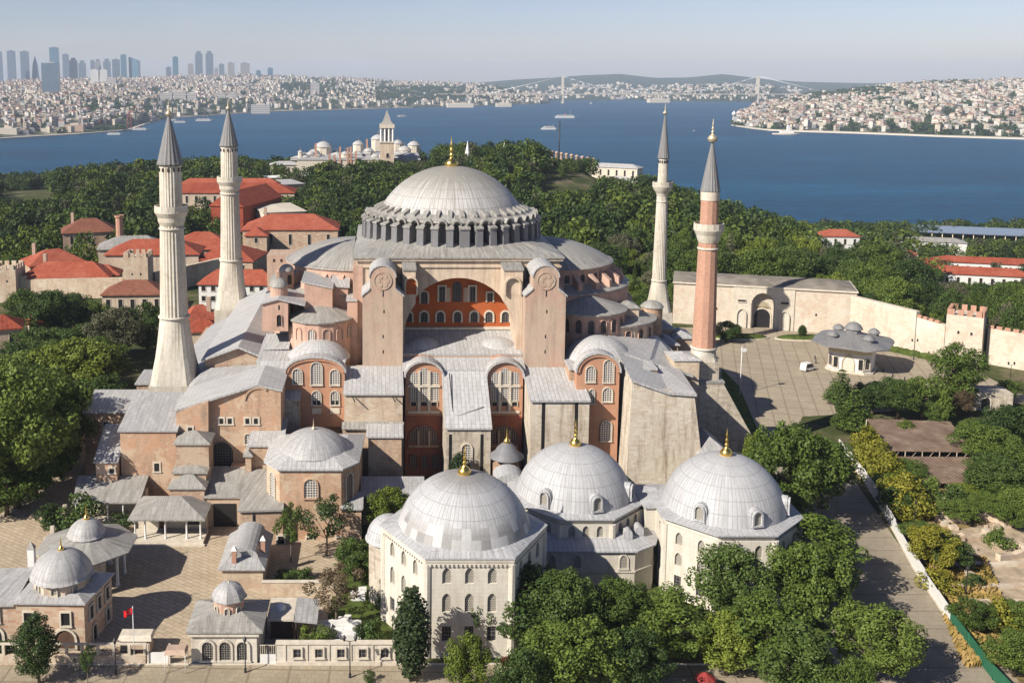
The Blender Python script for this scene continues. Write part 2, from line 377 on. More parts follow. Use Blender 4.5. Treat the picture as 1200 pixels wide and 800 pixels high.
# ------------------------------------------------------------------ small builders
def arch_pts(w, h, n=9, pointed=False):
    "outline (s,t), base centred, arched top; w wide, h high overall"
    r = w/2; pts = [(-r, 0), (r, 0)]
    for k in range(n):
        a = PI*k/(n-1); x, y = math.cos(a)*r, math.sin(a)*r
        if pointed: y *= 1.0+.35*math.sin(a)**3
        pts.append((x, h-r*(1.35 if pointed else 1.)+y))
    return pts
def window(parent, base, w, h, mat, ang=0., arched=True, frame=.16, fmat=None, depth=.22, sill=True, pointed=False, name='window'):
    "pane lying 3 cm proud of the wall with a frame standing out round it; ang 0 faces -Y"
    bx, by, bz = base; tx, ty = math.cos(ang), math.sin(ang); nx, ny = math.sin(ang), -math.cos(ang)
    P = lambda s_, t_, n_: (bx+tx*s_+nx*n_, by+ty*s_+ny*n_, bz+t_)
    out = arch_pts(w, h, pointed=pointed) if arched else [(-w/2, 0), (w/2, 0), (w/2, h), (-w/2, h)]
    m = MB(); m.prism([P(s_, t_, .035) for s_, t_ in out], (-nx*.09, -ny*.09, 0))
    o = m.build(name, mat, parent)
    if frame:
        big = [(s_*(w+2*frame)/w, t_ if t_ <= 0 else t_+frame) for s_, t_ in out] if not arched else \
            [(-w/2-frame, 0), (w/2+frame, 0)]+[(s_*(w+2*frame)/w, h-w/2+(t_-(h-w/2))*(w+2*frame)/w) for s_, t_ in out[2:]]
        f = MB(); n = len(out)
        fr, bk = depth, -.04
        for k in range(1, n):     # jambs and head, not the bottom edge
            k2 = (k+1) % n
            a, b, c, d = out[k], out[k2], big[k2], big[k]
            f.prism([P(*a, bk), P(*b, bk), P(*c, bk), P(*d, bk)], (nx*(fr-bk), ny*(fr-bk), 0))
        if sill:
            s0 = [(-w/2-frame*1.3, -.22), (w/2+frame*1.3, -.22), (w/2+frame*1.3, -.005), (-w/2-frame*1.3, -.005)]
            f.prism([P(*q, bk) for q in s0], (nx*(fr-bk+.06), ny*(fr-bk+.06), 0))
        f.build('frame', fmat or M['trim'], o)
    return o
def winpx(parent, x0, x1, yt, yb, Y, mat, **k):
    a = V(x0, yb, Y); b = V(x1, yb, Y); t = V((x0+x1)/2, yt, Y)
    return window(parent, ((a[0]+b[0])/2, Y, a[2]), b[0]-a[0], t[2]-a[2], mat, **k)
def cap(r, h, n=14, z0=0., lip=0.):
    "profile of a dome cap: radius r, rise h"
    R = (r*r+h*h)/(2*h) if h < r else None
    pr = []
    for k in range(n+1):
        if R:
            a = math.asin(min(1, r/R))*(1-k/n); pr.append((R*math.sin(a), z0+R*math.cos(a)-(R-h)))
        else:
            a = PI/2*k/n; pr.append((r*math.cos(a), z0+h*math.sin(a)))
    pr[-1] = (0.0005, pr[-1][1])
    if lip: pr = [(r+lip, z0-.12), (r+lip, z0+.02)]+pr
    return pr
def finial(parent, c, h, mat, name='finial'):
    s = h/6.
    pr = [(.9, -.3), (1.25, .25), (1.3, .7), (.9, 1.3), (.32, 1.75), (.3, 2.0), (.5, 2.25), (.3, 2.5), (.22, 2.9), (.4, 3.2), (.22, 3.5), (.15, 4.), (.28, 4.3), (.12, 4.6), (.09, 5.4), (.001, 6.)]
    return MB().lathe(c, [(r*s, z*s) for r, z in pr], 20, flute=.0).build(name, mat, parent)
def ngon(c, r, n, rot=0.): return [(c[0]+r*math.cos(rot+2*PI*k/n), c[1]+r*math.sin(rot+2*PI*k/n)) for k in range(n)]
def hiproof(m, x0, x1, y0, y1, z, h, over=.5, flat=.0, ang=0., c=None):
    "hip roof over a rectangle as a solid with thick eaves; ridge along the longer side"
    X0, X1, Y0, Y1 = x0-over, x1+over, y0-over, y1+over
    w, d = X1-X0, Y1-Y0; k = min(w, d)/2*(1-flat)
    cx, cy = (x0+x1)/2, (y0+y1)/2
    B = [(X0, Y0), (X1, Y0), (X1, Y1), (X0, Y1)]
    T = [(X0+k, Y0+k), (X1-k, Y0+k), (X1-k, Y1-k), (X0+k, Y1-k)]
    ca, sa = math.cos(ang), math.sin(ang)
    R = lambda p: (cx+(p[0]-cx)*ca-(p[1]-cy)*sa, cy+(p[0]-cx)*sa+(p[1]-cy)*ca)
    rings = [[(*R(p), z-.22) for p in B], [(*R(p), z) for p in B], [(*R(p), z+h) for p in T]]
    m.loft(rings)
    return m
def slab(m, pts, th=.3):
    "roof sheet of thickness th under the given corner points"
    return m.prism(pts, (0, 0, -th))
# ================================================================== SETTING: ground, water
SEA = -60.
def ysh(x): return 1000. if x > 150 else 1000+(150-x)*.55 if x > -300 else 1247.
def gh(x, y):
    h = 0.
    if y > 325:
        t = (y-325)/(ysh(x)-325); t = min(t, 1.6)
        h = -58.5*t**2.5 + 31*math.exp(-(((x-80)/105)**2+((y-690)/150)**2))*max(0., 1-max(0., t-.75)*4)
    if y > 450: h += 14*math.exp(-(((x+150)/140)**2+((y-790)/190)**2))
    if x < -60: h -= min(9., (-60-x)*.05)*min(1., max(0, (y-150)/100))
    if x > 130: h -= min(30., (x-130)*.19)*min(1., max(0., (y-300)/140))
    return max(h, SEA-4)
xs = [-7000, -3000, -1600, -1000]+list(range(-700, 901, 25))+[1100, 1600, 3000, 7000]
ys = [-60, 40, 90]+list(range(120, 340, 20))+list(range(340, 1500, 25))
m = MB(); idx = {}
for j, y in enumerate(ys):
    for i, x in enumerate(xs): idx[i, j] = len(m.v); m.v.append((x, y, gh(x, y)))
for j in range(len(ys)-1):
    for i in range(len(xs)-1): m.f.append([idx[i, j], idx[i+1, j], idx[i+1, j+1], idx[i, j+1]]); m.uv.append(None); m.sm.append(True)
t = NT('park_ground', .95, .1); n1 = t.noise(t.pos(), .06, 6, .7); n2 = t.noise(t.pos(), .9, 5)
c = t.ramp(n1, [(.35, (.035, .05, .018)), (.5, (.075, .085, .03)), (.62, (.17, .14, .085))])
c = t.mix(.4, c, t.ramp(n2, [(.3, (.25, .25, .25)), (.7, (.75, .75, .7))]), 'OVERLAY'); t.bump(n2, .5, .3); M['ground'] = t.out(c)
tag(m.build('ground', M['ground']), kind='structure')
# sea
t = NT('sea_water', .40, .06)
n1 = t.noise(t.map(t.pos(), (.014, .05, 1)), 1., 8, .72); n2 = t.noise(t.map(t.pos(), (.0011, .0042, 1), rot=(0, 0, .25)), 1., 5, .6)
c = t.ramp(n2, [(.30, (.0006, .038, .086)), (.5, (.001, .054, .114)), (.68, (.003, .078, .155))])
n3 = t.noise(t.map(t.pos(), (.006, .030, 1), rot=(0, 0, -.15)), 1., 6, .7); c = t.mix(.5, c, t.ramp(n3, [(.3, (.22, .22, .22)), (.7, (.78, .78, .78))]), 'OVERLAY'); n4 = t.noise(t.map(t.pos(), (.06, .16, 1)), 1., 4, .7); c = t.mix(.8, c, t.ramp(n4, [(.3, (.2, .2, .2)), (.7, (.8, .8, .8))]), 'OVERLAY')
t.bump(n1, .7, 1.5); M['sea'] = t.out(c)
m = MB(); m.poly([(-12000, 700, SEA), (16000, 700, SEA), (16000, 16500, SEA), (-12000, 16500, SEA)])
tag(m.build('sea', M['sea']), kind='structure')
# paving
def paving(name, c, c2, w, h, ang=0., mortar=(.16, .13, .10), band=None, stain=.4):
    t = NT(name, .9, .15); p = t.map(t.pos(), rot=(0, 0, ang))
    col, fac = t.brick(p, w, h, c, c2, mortar, .03)
    if band:
        bc, bf = t.brick(p, band[0], band[1], (1, 1, 1), (1, 1, 1), (0, 0, 0), band[2], off=0.)
        col = t.mix(t.math('MULTIPLY', bf, .75), col, band[3])
    n = t.noise(t.pos(), .11, 6, .7); n2 = t.noise(t.pos(), 1.6, 5, .7)
    col = t.mix(stain, col, t.ramp(n, [(.32, (.32, .31, .29)), (.66, (.64, .62, .59))]), 'OVERLAY')
    col = t.mix(.25, col, t.ramp(n2, [(.3, (.3, .3, .3)), (.7, (.7, .7, .68))]), 'OVERLAY')
    t.bump(n2, .2, .04)
    return t.out(col)
M['court'] = paving('courtyard_slabs', (.52, .42, .30), (.45, .36, .25), 1.5, .8, .6, band=None)
M['square'] = paving('square_slabs', (.42, .352, .255), (.38, .318, .228), 1.1, 1.1, .295, (.30, .25, .19), (3.2, 5.2, .17, (.25, .19, .14)), .3)
M['street'] = paving('street_slabs', (.39, .325, .235), (.35, .29, .205), .9, .9, .03, (.27, .22, .16), (5.0, 3.6, .16, (.23, .18, .125)), .35)
M['lane'] = paving('lane_slabs', (.34, .29, .22), (.31, .26, .195), 1.2, 1.2, .0, (.25, .21, .155), (60., 4.6, .14, (.19, .155, .115)), .35)
M['grass'] = m_plain('lawn_grass', (.085, .115, .026), .95, .1, var=.35, scale=.8)
M['dry'] = m_plain('dry_grass_soil', (.30, .22, .095), .95, .1, var=.35, scale=.5)
M['dirt'] = m_plain('pale_earth', (.46, .36, .245), .95, .1, var=.25, scale=.5)
def sheet(name, xy, z, mat, kind='structure', th=.0):
    m = MB(); m.poly([(x, y, z) for x, y in xy]); return tag(m.build(name, M[mat]), kind=kind)
sheet('street', [(-120, 96), (130, 96), (130, 120.2), (-120, 120.2)], .004, 'street')
sheet('courtyard', [(-62, 120.2), (-8, 120.2), (-6, 156), (-24, 163), (-24, 205), (-62, 205)], .008, 'court')
sheet('lane', [(56, 114), (74.5, 114), (88.8, 190), (84, 226), (70, 226), (66, 190)], .012, 'lane')
sq_ = [(70, 205), (86, 205), (92, 216), (150, 226), (150, 262), (158, 297), (60, 297)]
sheet('square', sq_, .016, 'square')
sheet('side_path', [(-75, 118), (-58, 118), (-42, 205), (-56, 205)], .012, 'court')
sheet('lawn', [(-8, 121.5), (60, 121.5), (60, 160), (34, 164), (-4, 164)], .02, 'grass')
sheet('excavation', [(89, 186), (170, 205), (170, 110), (77, 110)], .006, 'dry')
sheet('excavation_floor', [G2(1105, 625), G2(1215, 600), G2(1215, 715), G2(1140, 690)], .03, 'dirt')
sheet('lawn', [G2(846, 432), G2(866, 452), G2(896, 522), G2(858, 526), G2(842, 470)], .03, 'grass')
# kerb of the street
m = MB().box(-44, 56, 120.2, 120.5, .0, .13); tag(m.build('kerb', M['trim']), kind='structure')
# ================================================================== THE DOMED BASILICA
MX, MY = 14.7, 215.
bas = empty('domed_basilica', (MX, MY, 0), 'huge pink and brick domed basilica with lead roofs standing between four minarets', 'basilica')
def B(m, name, mat, par=None, label=None): return m.build(name, M[mat], par or bas, label)
# --- great square under the dome
XL, XR, YF, YB = -4.6, 34.2, 193.5, 236.
arcx, arcr, spring = 14.85, 10.6, 25.0
pts = [(XL, 12), (arcx-arcr, 12), (arcx-arcr, spring)]
for k in range(25):
    a = PI-PI*k/24; pts.append((arcx+arcr*math.cos(a), spring+10.2*math.sin(a)))
pts += [(arcx+arcr, 12), (XR, 12), (XR, 38.9), (XL, 38.9)]
B(MB().prism([(x, YF, z) for x, z in pts], (0, 4.6, 0)), 'great_arch_wall', 'cream')
B(MB().box(XL+.02, XR-.02, YF+4.65, YB, 10, 38.9), 'core_block', 'pink')
B(MB().box(XL-.9, XL, YF+.3, YF+8, 18, 37.2).box(XL-.45, XL+1, YF-.35, YF-.002, 14, 37.6), 'corner_pilaster', 'pink')
m = MB().box(XL-.3, XR+.3, YF-.3, YB+.3, 37.25, 37.65).box(XL-.55, XR+.55, YF-.55, YB+.5, 38.55, 39.0); B(m, 'cornice', 'cream')
ty = B(MB().box(3.5, 26.3, YF+4.5, YF+4.62, 23.5, 36.2), 'tympanum_wall', 'redwall')
TY = YF+4.5
for px in (478.5, 497, 516, 536, 555.5, 573, 592):
    winpx(bas, px-4.2, px+4.2, 365, 377.5, TY, M['griddark'], frame=.32, sill=False)
for px, yt, yb, hw in ((497, 341.5, 355.5, 4.), (518, 335.5, 353.5, 3.6), (535.5, 329.5, 353.5, 5.4), (553.5, 335.5, 353.5, 3.4), (574, 343, 353.5, 3.2)):
    winpx(bas, px-hw, px+hw, yt, yb, TY, M['griddark'], frame=.3 if hw != 5.4 else .0, sill=False, arched=hw > 3.9)
for x in (522, 544): a, b, c = V(x-1, 353.5, TY), V(x+6, 353.5, TY), V(x, 337, TY); B(MB().box(a[0], b[0], TY-.12, TY, a[2], c[2]), 'wall_panel', 'pinkbeige')
B(MB().box(3.9, 25.9, TY-.9, TY-.003, 24.1, 24.55), 'tympanum_ledge', 'trim')
# --- skirt roof of the square
def sq_ring(x0, x1, y0, y1, z, n):
    out = []
    for k in range(n):
        a = 2*PI*k/n-3*PI/4; c, s_ = math.cos(a), math.sin(a); q = max(abs(c), abs(s_))
        out.append(((x0+x1)/2+c/q*(x1-x0)/2, (y0+y1)/2+s_/q*(y1-y0)/2, z))
    return out
ck = lambda r, z, n: [(MX+r*math.cos(2*PI*k/n-3*PI/4), MY+r*math.sin(2*PI*k/n-3*PI/4), z) for k in range(n)]
m = MB().loft([sq_ring(XL-.8, XR+.8, YF-.8, YB+.6, 39.05, 64), sq_ring(XL-.8, XR+.8, YF-.8, YB+.6, 39.4, 64), ck(17.0, 41.3, 64)])
B(m, 'skirt_roof', 'leadold')
# --- drum with radial buttresses and windows
B(MB().lathe((MX, MY, 0), [(16.2, 40.4), (16.2, 45.2)], 80, sm=False), 'drum_wall', 'leaddark')
NB = 40
for k in range(NB):
    a = 2*PI*(k+.5)/NB-PI/2; ca, sa = math.cos(a), math.sin(a); tx, ty_ = -sa, ca
    if sa > .45: continue                      # nothing of the far side shows
    P = lambda r, t, z: (MX+ca*r+tx*t, MY+sa*r+ty_*t, z)
    m = MB(); hw = .70 if k % 8 else .95
    m.prism([P(16.1, -hw, 40.3), P(18.9, -hw, 40.3), P(18.75, -hw, 44.1), P(16.1, -hw, 45.0)], (tx*2*hw, ty_*2*hw, 0))
    b = B(m, 'drum_buttress', 'leaddark')
    m = MB(); m.prism([P(16.0, -hw-.12, 45.02), P(18.98, -hw-.12, 44.12), P(18.98, -hw-.12, 44.4), P(16.0, -hw-.12, 45.3)], (tx*2*(hw+.12), ty_*2*(hw+.12), 0))
    m.build('buttress_cap', M['leadold'], b)
for k in range(NB):
    a = 2*PI*k/NB-PI/2; ca, sa = math.cos(a), math.sin(a); tx, ty_ = -sa, ca
    if sa > .3: continue
    P = lambda r, t, z: (MX+ca*r+tx*t, MY+sa*r+ty_*t, z)
    if sa < -.35: window(bas, P(16.2, 0, 41.3), 1.25, 3.6, M['griddrum'], ang=a+PI/2, frame=.0, name='drum_window')
    m = MB()
    h = [(-.95, 44.3), (.95, 44.3)]+[(.95*math.cos(PI*j/8), 44.9+.95*math.sin(PI*j/8)) for j in range(9)]
    o_ = h[2:]; i_ = [(x*.72, 44.9+(z-44.9)*.72) for x, z in o_]
    for j in range(8):
        m.prism([P(18.2, *o_[j]), P(18.2, *o_[j+1]), P(18.2, *i_[j+1]), P(18.2, *i_[j])], (-ca*2.4, -sa*2.4, 0))
    B(m, 'window_hood', 'leadold')
B(MB().lathe((MX, MY, 0), [(17.3, 44.95), (17.55, 45.15), (17.45, 45.5), (15.0, 46.5), (14.6, 46.0)], 80, sm=False), 'drum_roof', 'leadold')
m = MB()
for k in range(NB):
    a = 2*PI*(k+.5)/NB-PI/2; ca, sa = math.cos(a), math.sin(a); tx, ty_ = -sa, ca
    P = lambda r, t, z: (MX+ca*r+tx*t, MY+sa*r+ty_*t, z)
    m.prism([P(14.3, -.42, 46.0), P(16.3, -.42, 45.7), P(16.25, -.42, 46.45), P(14.3, -.42, 47.3)], (tx*.84, ty_*.84, 0))
o = B(m, 'dome_foot_block', 'leadold'); o['kind'] = 'stuff'
B(MB().lathe((MX, MY, 0), cap(15.15, 9.6, 22, 45.4), 96), 'main_dome', 'leaddome')
finial(bas, (MX, MY, 54.7), 6.6, M['gold'])
# --- buttress towers
def tower(xl, xr):
    Y0, Y1 = 185., YF-.003; c = (xl+xr)/2; w = xr-xl
    m = MB().prism([(xl, Y0, 16), (xr, Y0, 16), (xr, Y0, 33.4), (c+2.35, Y0, 34.6), (c+2.35, Y0, 37.0)] +
                   [(c+2.35*math.cos(PI*k/10), Y0, 37.0+2.1*math.sin(PI*k/10)) for k in range(1, 10)] +
                   [(c-2.35, Y0, 37.0), (c-2.35, Y0, 34.6), (xl, Y0, 33.4)], (0, Y1-Y0, 0))
    t = m.build('buttress_tower', M['pinkbeige'], bas)
    m = MB()
    o_ = [(c+2.55*math.cos(PI*k/12), 36.95+2.32*math.sin(PI*k/12)) for k in range(13)]; i_ = [(c+2.36*math.cos(PI*k/12), 36.95+2.11*math.sin(PI*k/12)) for k in range(13)]
    for k in range(12): m.prism([(o_[k][0], Y0-.15, o_[k][1]), (o_[k+1][0], Y0-.15, o_[k+1][1]), (i_[k+1][0], Y0-.15, i_[k+1][1]), (i_[k][0], Y0-.15, i_[k][1])], (0, Y1-Y0+.1, 0))
    for s_ in (-1, 1):
        e = xl if s_ < 0 else xr
        slab(m, [(c+s_*2.36, Y0-.2, 34.95), (e+s_*.25, Y0-.2, 33.6), (e+s_*.25, Y1, 33.6), (c+s_*2.36, Y1, 34.95)], .3)
    m.build('tower_roof', M['leadwhite'], t)
    r = MB()
    ring = lambda R, y: [(c+R*math.cos(2*PI*k/20), y, 36.3+R*math.sin(2*PI*k/20)) for k in range(20)]
    r.prism(ring(1.72, Y0), (0, -.06, 0))
    for k in range(6):
        a = 2*PI*k/6; r.prism([(c+.88*math.cos(a)+.44*math.cos(2*PI*j/8), Y0-.06, 36.3+.88*math.sin(a)+.44*math.sin(2*PI*j/8)) for j in range(8)], (0, -.08, 0))
    for k in range(20):
        a, b2 = 2*PI*k/20, 2*PI*(k+1)/20
        r.prism([(c+R*math.cos(q), Y0-.06, 36.3+R*math.sin(q)) for R, q in ((1.72, a), (1.72, b2), (1.5, b2), (1.5, a))], (0, -.1, 0))
    r.build('rosette', M['pinkbeige'], t)
    for z, dx in ((33.3, .1), (30.2, .25), (25.5, .1), (22.6, .1)):
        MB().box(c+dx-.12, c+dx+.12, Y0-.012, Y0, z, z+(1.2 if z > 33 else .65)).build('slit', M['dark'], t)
    return t
tower(-3.5, 3.95); tower(26.55, 34.0)
# --- arched blocks between tower and great arch
def arcz(x): return spring+10.2*math.sqrt(max(0, 1-((x-arcx)/arcr)**2))
for s_ in (-1, 1):
    x0, x1 = (4.0, 6.4) if s_ < 0 else (22.9, 26.5)
    y0 = 188.6
    c = (x0+x1)/2; w = .95 if s_ < 0 else 1.3
    if s_ < 0: low = [(x0, 18.5), (4.25, 18.5)]+[(x, arcz(x)) for x in (4.27, 4.4, 4.7, 5.2, 5.8, 6.4)]
    else: low = [(x, arcz(x)) for x in (22.9, 23.8, 24.5, 25.0, 25.3, 25.44)]+[(25.45, 18.5), (26.5, 18.5)]
    pr = B(MB().prism([(x, y0, z) for x, z in low+[(x1, 37.5), (x0, 37.5)]], (0, YF-y0-.003, 0)), 'arch_pier', 'cream')
    window(pr, (c+(.35 if s_ < 0 else -.1), y0, 33.0), 2*w, 3.2, M['redwall'] if s_ < 0 else M['cream'], frame=.3, fmat=M['cream'], depth=.75, sill=False, name='niche')
    MB().prism([(x0-.1, y0-.25, 37.55), (x1+.15, y0-.25, 37.55), (x1+.15, y0-.25, 37.95), (x0-.1, y0-.25, 37.95)], (0, YF-y0+.2, .5)).build('pier_roof', M['leadold'], pr)
# --- gallery roof between the towers
m = MB()
slab(m, [(3.95, 198.0, 24.1), (3.95, 187., 22.0), (26.5, 187., 22.0), (26.5, 198.0, 24.1)], .35)
slab(m, [(3.95, 187.0, 21.3), (3.95, 182.6, 20.2), (26.5, 182.6, 20.2), (26.5, 187., 21.3)], .35)
B(m, 'gallery_roof', 'leadwhite')
B(MB().box(3.97, 26.48, 187.05, 197.9, 12, 21.7), 'gallery_core', 'pinkbeige')
for px in (495, 583): q = V(px, 402, 192); B(MB().lathe((q[0], 192, 21.6), cap(4.4, 2.3, 10), 32, sy=.85), 'gallery_dome', 'leadwhite')
# --- front wall with two arched gables and the central flying buttress
FY = 182.
for x0, x1, pc in ((475, 519, 497), (570.5, 613, 591.5)):
    a, b = V(x0, 440, FY), V(x1, 440, FY); top = V(pc, 424, FY)[2]; zs = V(pc, 442, FY)[2]
    c = (a[0]+b[0])/2; w = (b[0]-a[0])/2; rz = top-zs
    pts = [(a[0], 0), (b[0], 0), (b[0], zs)]+[(c+w*math.cos(PI*k/12), zs+rz*math.sin(PI*k/12)) for k in range(1, 12)]+[(a[0], zs)]
    zmid = V(pc, 487, FY)[2]
    up = [(a[0], zmid), (b[0], zmid)]+pts[2:]
    B(MB().prism([(x, FY, z) for x, z in up], (0, 5, 0)), 'arched_gable_wall', 'salmon')
    B(MB().box(a[0], b[0], FY, FY+5, 0, zmid-.003), 'lower_gable_wall', 'ochrered')
    B(MB().box(a[0], b[0], FY-.25, FY-.003, zmid-.3, zmid), 'string_course', 'ochrered')
    m = MB(); n = 14
    o_ = [(c+(w+.3)*math.cos(PI*k/n), zs+(rz+.4)*math.sin(PI*k/n)) for k in range(n+1)]; i_ = [(c+(w-.02)*math.cos(PI*k/n), zs+(rz+.02)*math.sin(PI*k/n)) for k in range(n+1)]
    for k in range(n): m.prism([(o_[k][0], FY-.55, o_[k][1]), (o_[k+1][0], FY-.55, o_[k+1][1]), (i_[k+1][0], FY-.55, i_[k+1][1]), (i_[k][0], FY-.55, i_[k][1])], (0, 3.2, 0))
    B(m, 'barrel_roof', 'leadwhite')
    wv = w*.86
    # big window: three lights, two tiers
    z0, z1, z2 = V(pc, 480, FY)[2], V(pc, 451.5, FY)[2], V(pc, 431.5, FY)[2]
    lights = [(-1, .54), (0, .62), (1, .54)]
    for i_, hw in lights:
        cx = c+i_*wv*.64
        window(bas, (cx, FY, z1+.15), wv*hw, (z2-z1)*(1.0 if i_ == 0 else .78)-.1, M['grid'], frame=.0, depth=.3)
        window(bas, (cx, FY, z0+1.7), wv*hw, z1-z0-1.85, M['grid'], frame=.0, arched=False)
        window(bas, (cx, FY, z0+.75), wv*hw*.62, .8, M['dark'], frame=.12, arched=False, sill=False)
    m = MB().box(c-wv, c+wv, FY-.3, FY-.003, z1-.25, z1+.1)
    for i_ in (-.32, .32): m.box(c+i_*wv-.22, c+i_*wv+.22, FY-.28, FY-.004, z0-.2, z2-.5)
    m.box(c-wv*.97, c+wv*.97, FY-.2, FY-.005, z0-.6, z0-.2)
    B(m, 'window_mullion', 'trim')
    # lower lunette and doors
    zl, zt = V(pc, 520, FY)[2], V(pc, 498, FY)[2]
    window(bas, (c, FY, zl), wv*1.85, zt-zl, M['gridbrown'], frame=.15, fmat=M['ochrered'])
    m = MB()
    for i_ in (-.34, .34): m.box(c+i_*wv-.18, c+i_*wv+.18, FY-.3, FY-.003, zl-.6, zt-1.0)
    B(m.box(c-wv*.95, c+wv*.95, FY-.25, FY-.004, zl-.55, zl-.2), 'lunette_mullion', 'pinkbeige')
    for i_ in (-.62, .05, .7): window(bas, (c+i_*wv, FY, V(pc, 549, FY)[2]), 1.25, 2.9, M['gridbrown'], frame=.15, fmat=M['ochrered'], sill=False)
fb = MB()
xa, xb = 11.15, 19.2
zb, zf, yf = 19.9, 12.9, 172.2
fb.prism([(xa+.05, yf, 0), (xb-.1, yf, 0), (xb-.1, yf, zf-.3), (xa+.05, yf, zf-.3)], (0, .6, 0))
fb.prism([(xa+.05, yf+.6, 0), (xa+.05, 187.0, 0), (xa+.05, 187.0, 20.6), (xa+.05, FY+.2, zb-.4), (xa+.05, yf+.6, zf-.35)], (xb-.1-xa-.05, 0, 0))
flb = B(fb, 'flying_buttress', 'ashlar')
m = MB(); slab(m, [(xa-.1, FY+.6, zb), (xa-.1, yf-.4, zf), (xb+.1, yf-.4, zf), (xb+.1, FY+.6, zb)], .35)
m.build('buttress_roof', M['leadwhite'], flb)
MB().box(xa+.9, xa+1.05, 173, 180, 0, .1)
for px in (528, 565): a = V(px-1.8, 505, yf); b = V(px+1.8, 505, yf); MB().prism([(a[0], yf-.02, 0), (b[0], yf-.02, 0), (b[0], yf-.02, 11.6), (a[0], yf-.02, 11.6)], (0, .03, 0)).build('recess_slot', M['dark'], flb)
a, b = V(541, 547, yf), V(552, 547, yf); window(flb, ((a[0]+b[0])/2, yf, a[2]-1), b[0]-a[0], V(546, 520, yf)[2]-a[2]+1, M['grid'], frame=.25)
m = MB().tube((12.4, 181.6, 19.85), (12.7, 173.2, 13.55), .09).tube((13.6, 174.1, 14.3), (18.2, 175.6, 15.4), .1)
m.build('lightning_rod', M['iron'], flb)
# --- stone piers under the towers
def pier(x0, x1, yf_, zroof_b, zroof_f, mat, low=None):
    m = MB().prism([(x0, yf_, 0), (x0, 187., 0), (x0, 187., zroof_b-.4), (x0, yf_, zroof_f-.35)], (x1-x0, 0, 0))
    p_ = m.build('stone_pier', M[mat], bas)
    r = MB(); slab(r, [(x0-.2, 185.02, zroof_b), (x0-.2, yf_-.45, zroof_f), (x1+.2, yf_-.45, zroof_f), (x1+.2, 185.02, zroof_b)], .32)
    r.build('pier_roof', M['leadwhite'], p_)
    return p_
lp = pier(-6.6, 3.75, 175.6, 20.2, 18.0, 'rubble')
m = MB().box(-6.9, 3.9, 174.6, 175.55, 0, 11.8); m.build('pier_foot', M['brickmix'], lp)
m = MB(); slab(m, [(-7.0, 175.6, 12.7), (-7.0, 174.0, 12.0), (4.0, 174.0, 11.9), (4.0, 175.6, 12.7)], .2); m.build('foot_roof', M['leadold'], lp)
for x in (-5.2, 1.9): m = MB().tube((x, 175.2, 17.6), (x+.5, 174.0, 16.9), .12); m.build('water_spout', M['iron'], lp)
rp = pier(26.3, 36.6, 174.2, 20.0, 17.2, 'paleblock')
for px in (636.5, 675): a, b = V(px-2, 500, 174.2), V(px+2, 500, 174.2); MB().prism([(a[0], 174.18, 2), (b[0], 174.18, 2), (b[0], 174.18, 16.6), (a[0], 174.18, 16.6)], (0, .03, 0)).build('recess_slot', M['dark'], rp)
MB().tube((35.5, 185, 20.1), (36.6, 176.5, 17.9), .18).build('roof_roll', M['leadwhite'], rp)

# ================================================================== west side
def wsemi(cx, sgn, lit):
    a0, a1 = (PI/2, 3*PI/2) if sgn < 0 else (-PI/2, PI/2)
    B(MB().lathe((cx, MY, 0), cap(14.6, 4.3, 14, 35.4, .3), 48, a0, a1), 'half_dome', 'leadold')
    B(MB().lathe((cx, MY, 0), [(14.5, 18), (14.5, 35.5)], 48, a0, a1, sm=False), 'half_dome_drum', 'pink')
    m = MB().lathe((cx, MY, 0), [(14.4, 32.3), (18.2, 31.1), (18.2, 30.8)], 48, a0, a1, sm=False); B(m, 'drum_skirt', 'leadold')
    B(MB().lathe((cx, MY, 0), [(18.0, 18), (18.0, 31.0)], 24, a0, a1, sm=False), 'lower_drum', 'pink')
    for k in range(13):
        a = a0+(a1-a0)*(k+.3)/13; ca, sa = math.cos(a), math.sin(a); tx, ty_ = -sa, ca
        P = lambda r, t, z: (cx+ca*r+tx*t, MY+sa*r+ty_*t, z)
        if sa > .55: continue
        m = MB().prism([P(14.3, -.5, 31.9), P(17.0, -.5, 31.2), P(16.9, -.5, 32.9), P(14.3, -.5, 34.6)], (tx, ty_, 0))
        b = B(m, 'drum_tooth', 'pink')
        if k < 12:
            a2 = a0+(a1-a0)*(k+.8)/13
            window(bas, (cx+14.5*math.cos(a2), MY+14.5*math.sin(a2), 32.6), 1.0, 1.7, M['griddark'], ang=a2+PI/2, frame=0)
wsemi(XL-.9, -1, True)
wsemi(XR+.02, 1, False)
# exedra and blocks, west
m = MB()
a, b = V(354, 360, 194), V(389.5, 360, 194); zt, zb2 = V(372, 331, 194)[2], V(372, 358, 194)[2]
m.prism([(a[0], 194, 20), (b[0], 194, 20), (b[0], 194, zt-1.2), (a[0]+.6, 194, zt)], (0, 9, 0)); blk = B(m, 'buttress_block', 'pink')
m = MB(); slab(m, [(a[0]-.12, 193.8, zt+.3), (b[0]+.15, 193.8, zt-.95), (b[0]+.15, 203, zt-.6), (a[0]-.12, 203, zt+.65)], .3); m.build('block_roof', M['leadwhite'], blk)
c, d = V(389.6, 360, 197), V(408, 360, 197); zt2 = V(400, 334, 197)[2]
m = MB().prism([(c[0], 197, 20), (d[0], 197, 20), (d[0], 197, zt2-.2), (c[0], 197, zt2)], (0, 7, 0)); blk2 = B(m, 'buttress_block', 'pink')
m = MB(); slab(m, [(c[0]-.2, 196.6, zt2), (d[0]+.3, 196.6, zt2-.2), (d[0]+.3, 204, zt2+1.6), (c[0]-.2, 204, zt2+1.8)], .3); m.build('block_roof', M['leadwhite'], blk2)
e0, e1 = V(407, 400, 192.5), V(423, 400, 192.5)
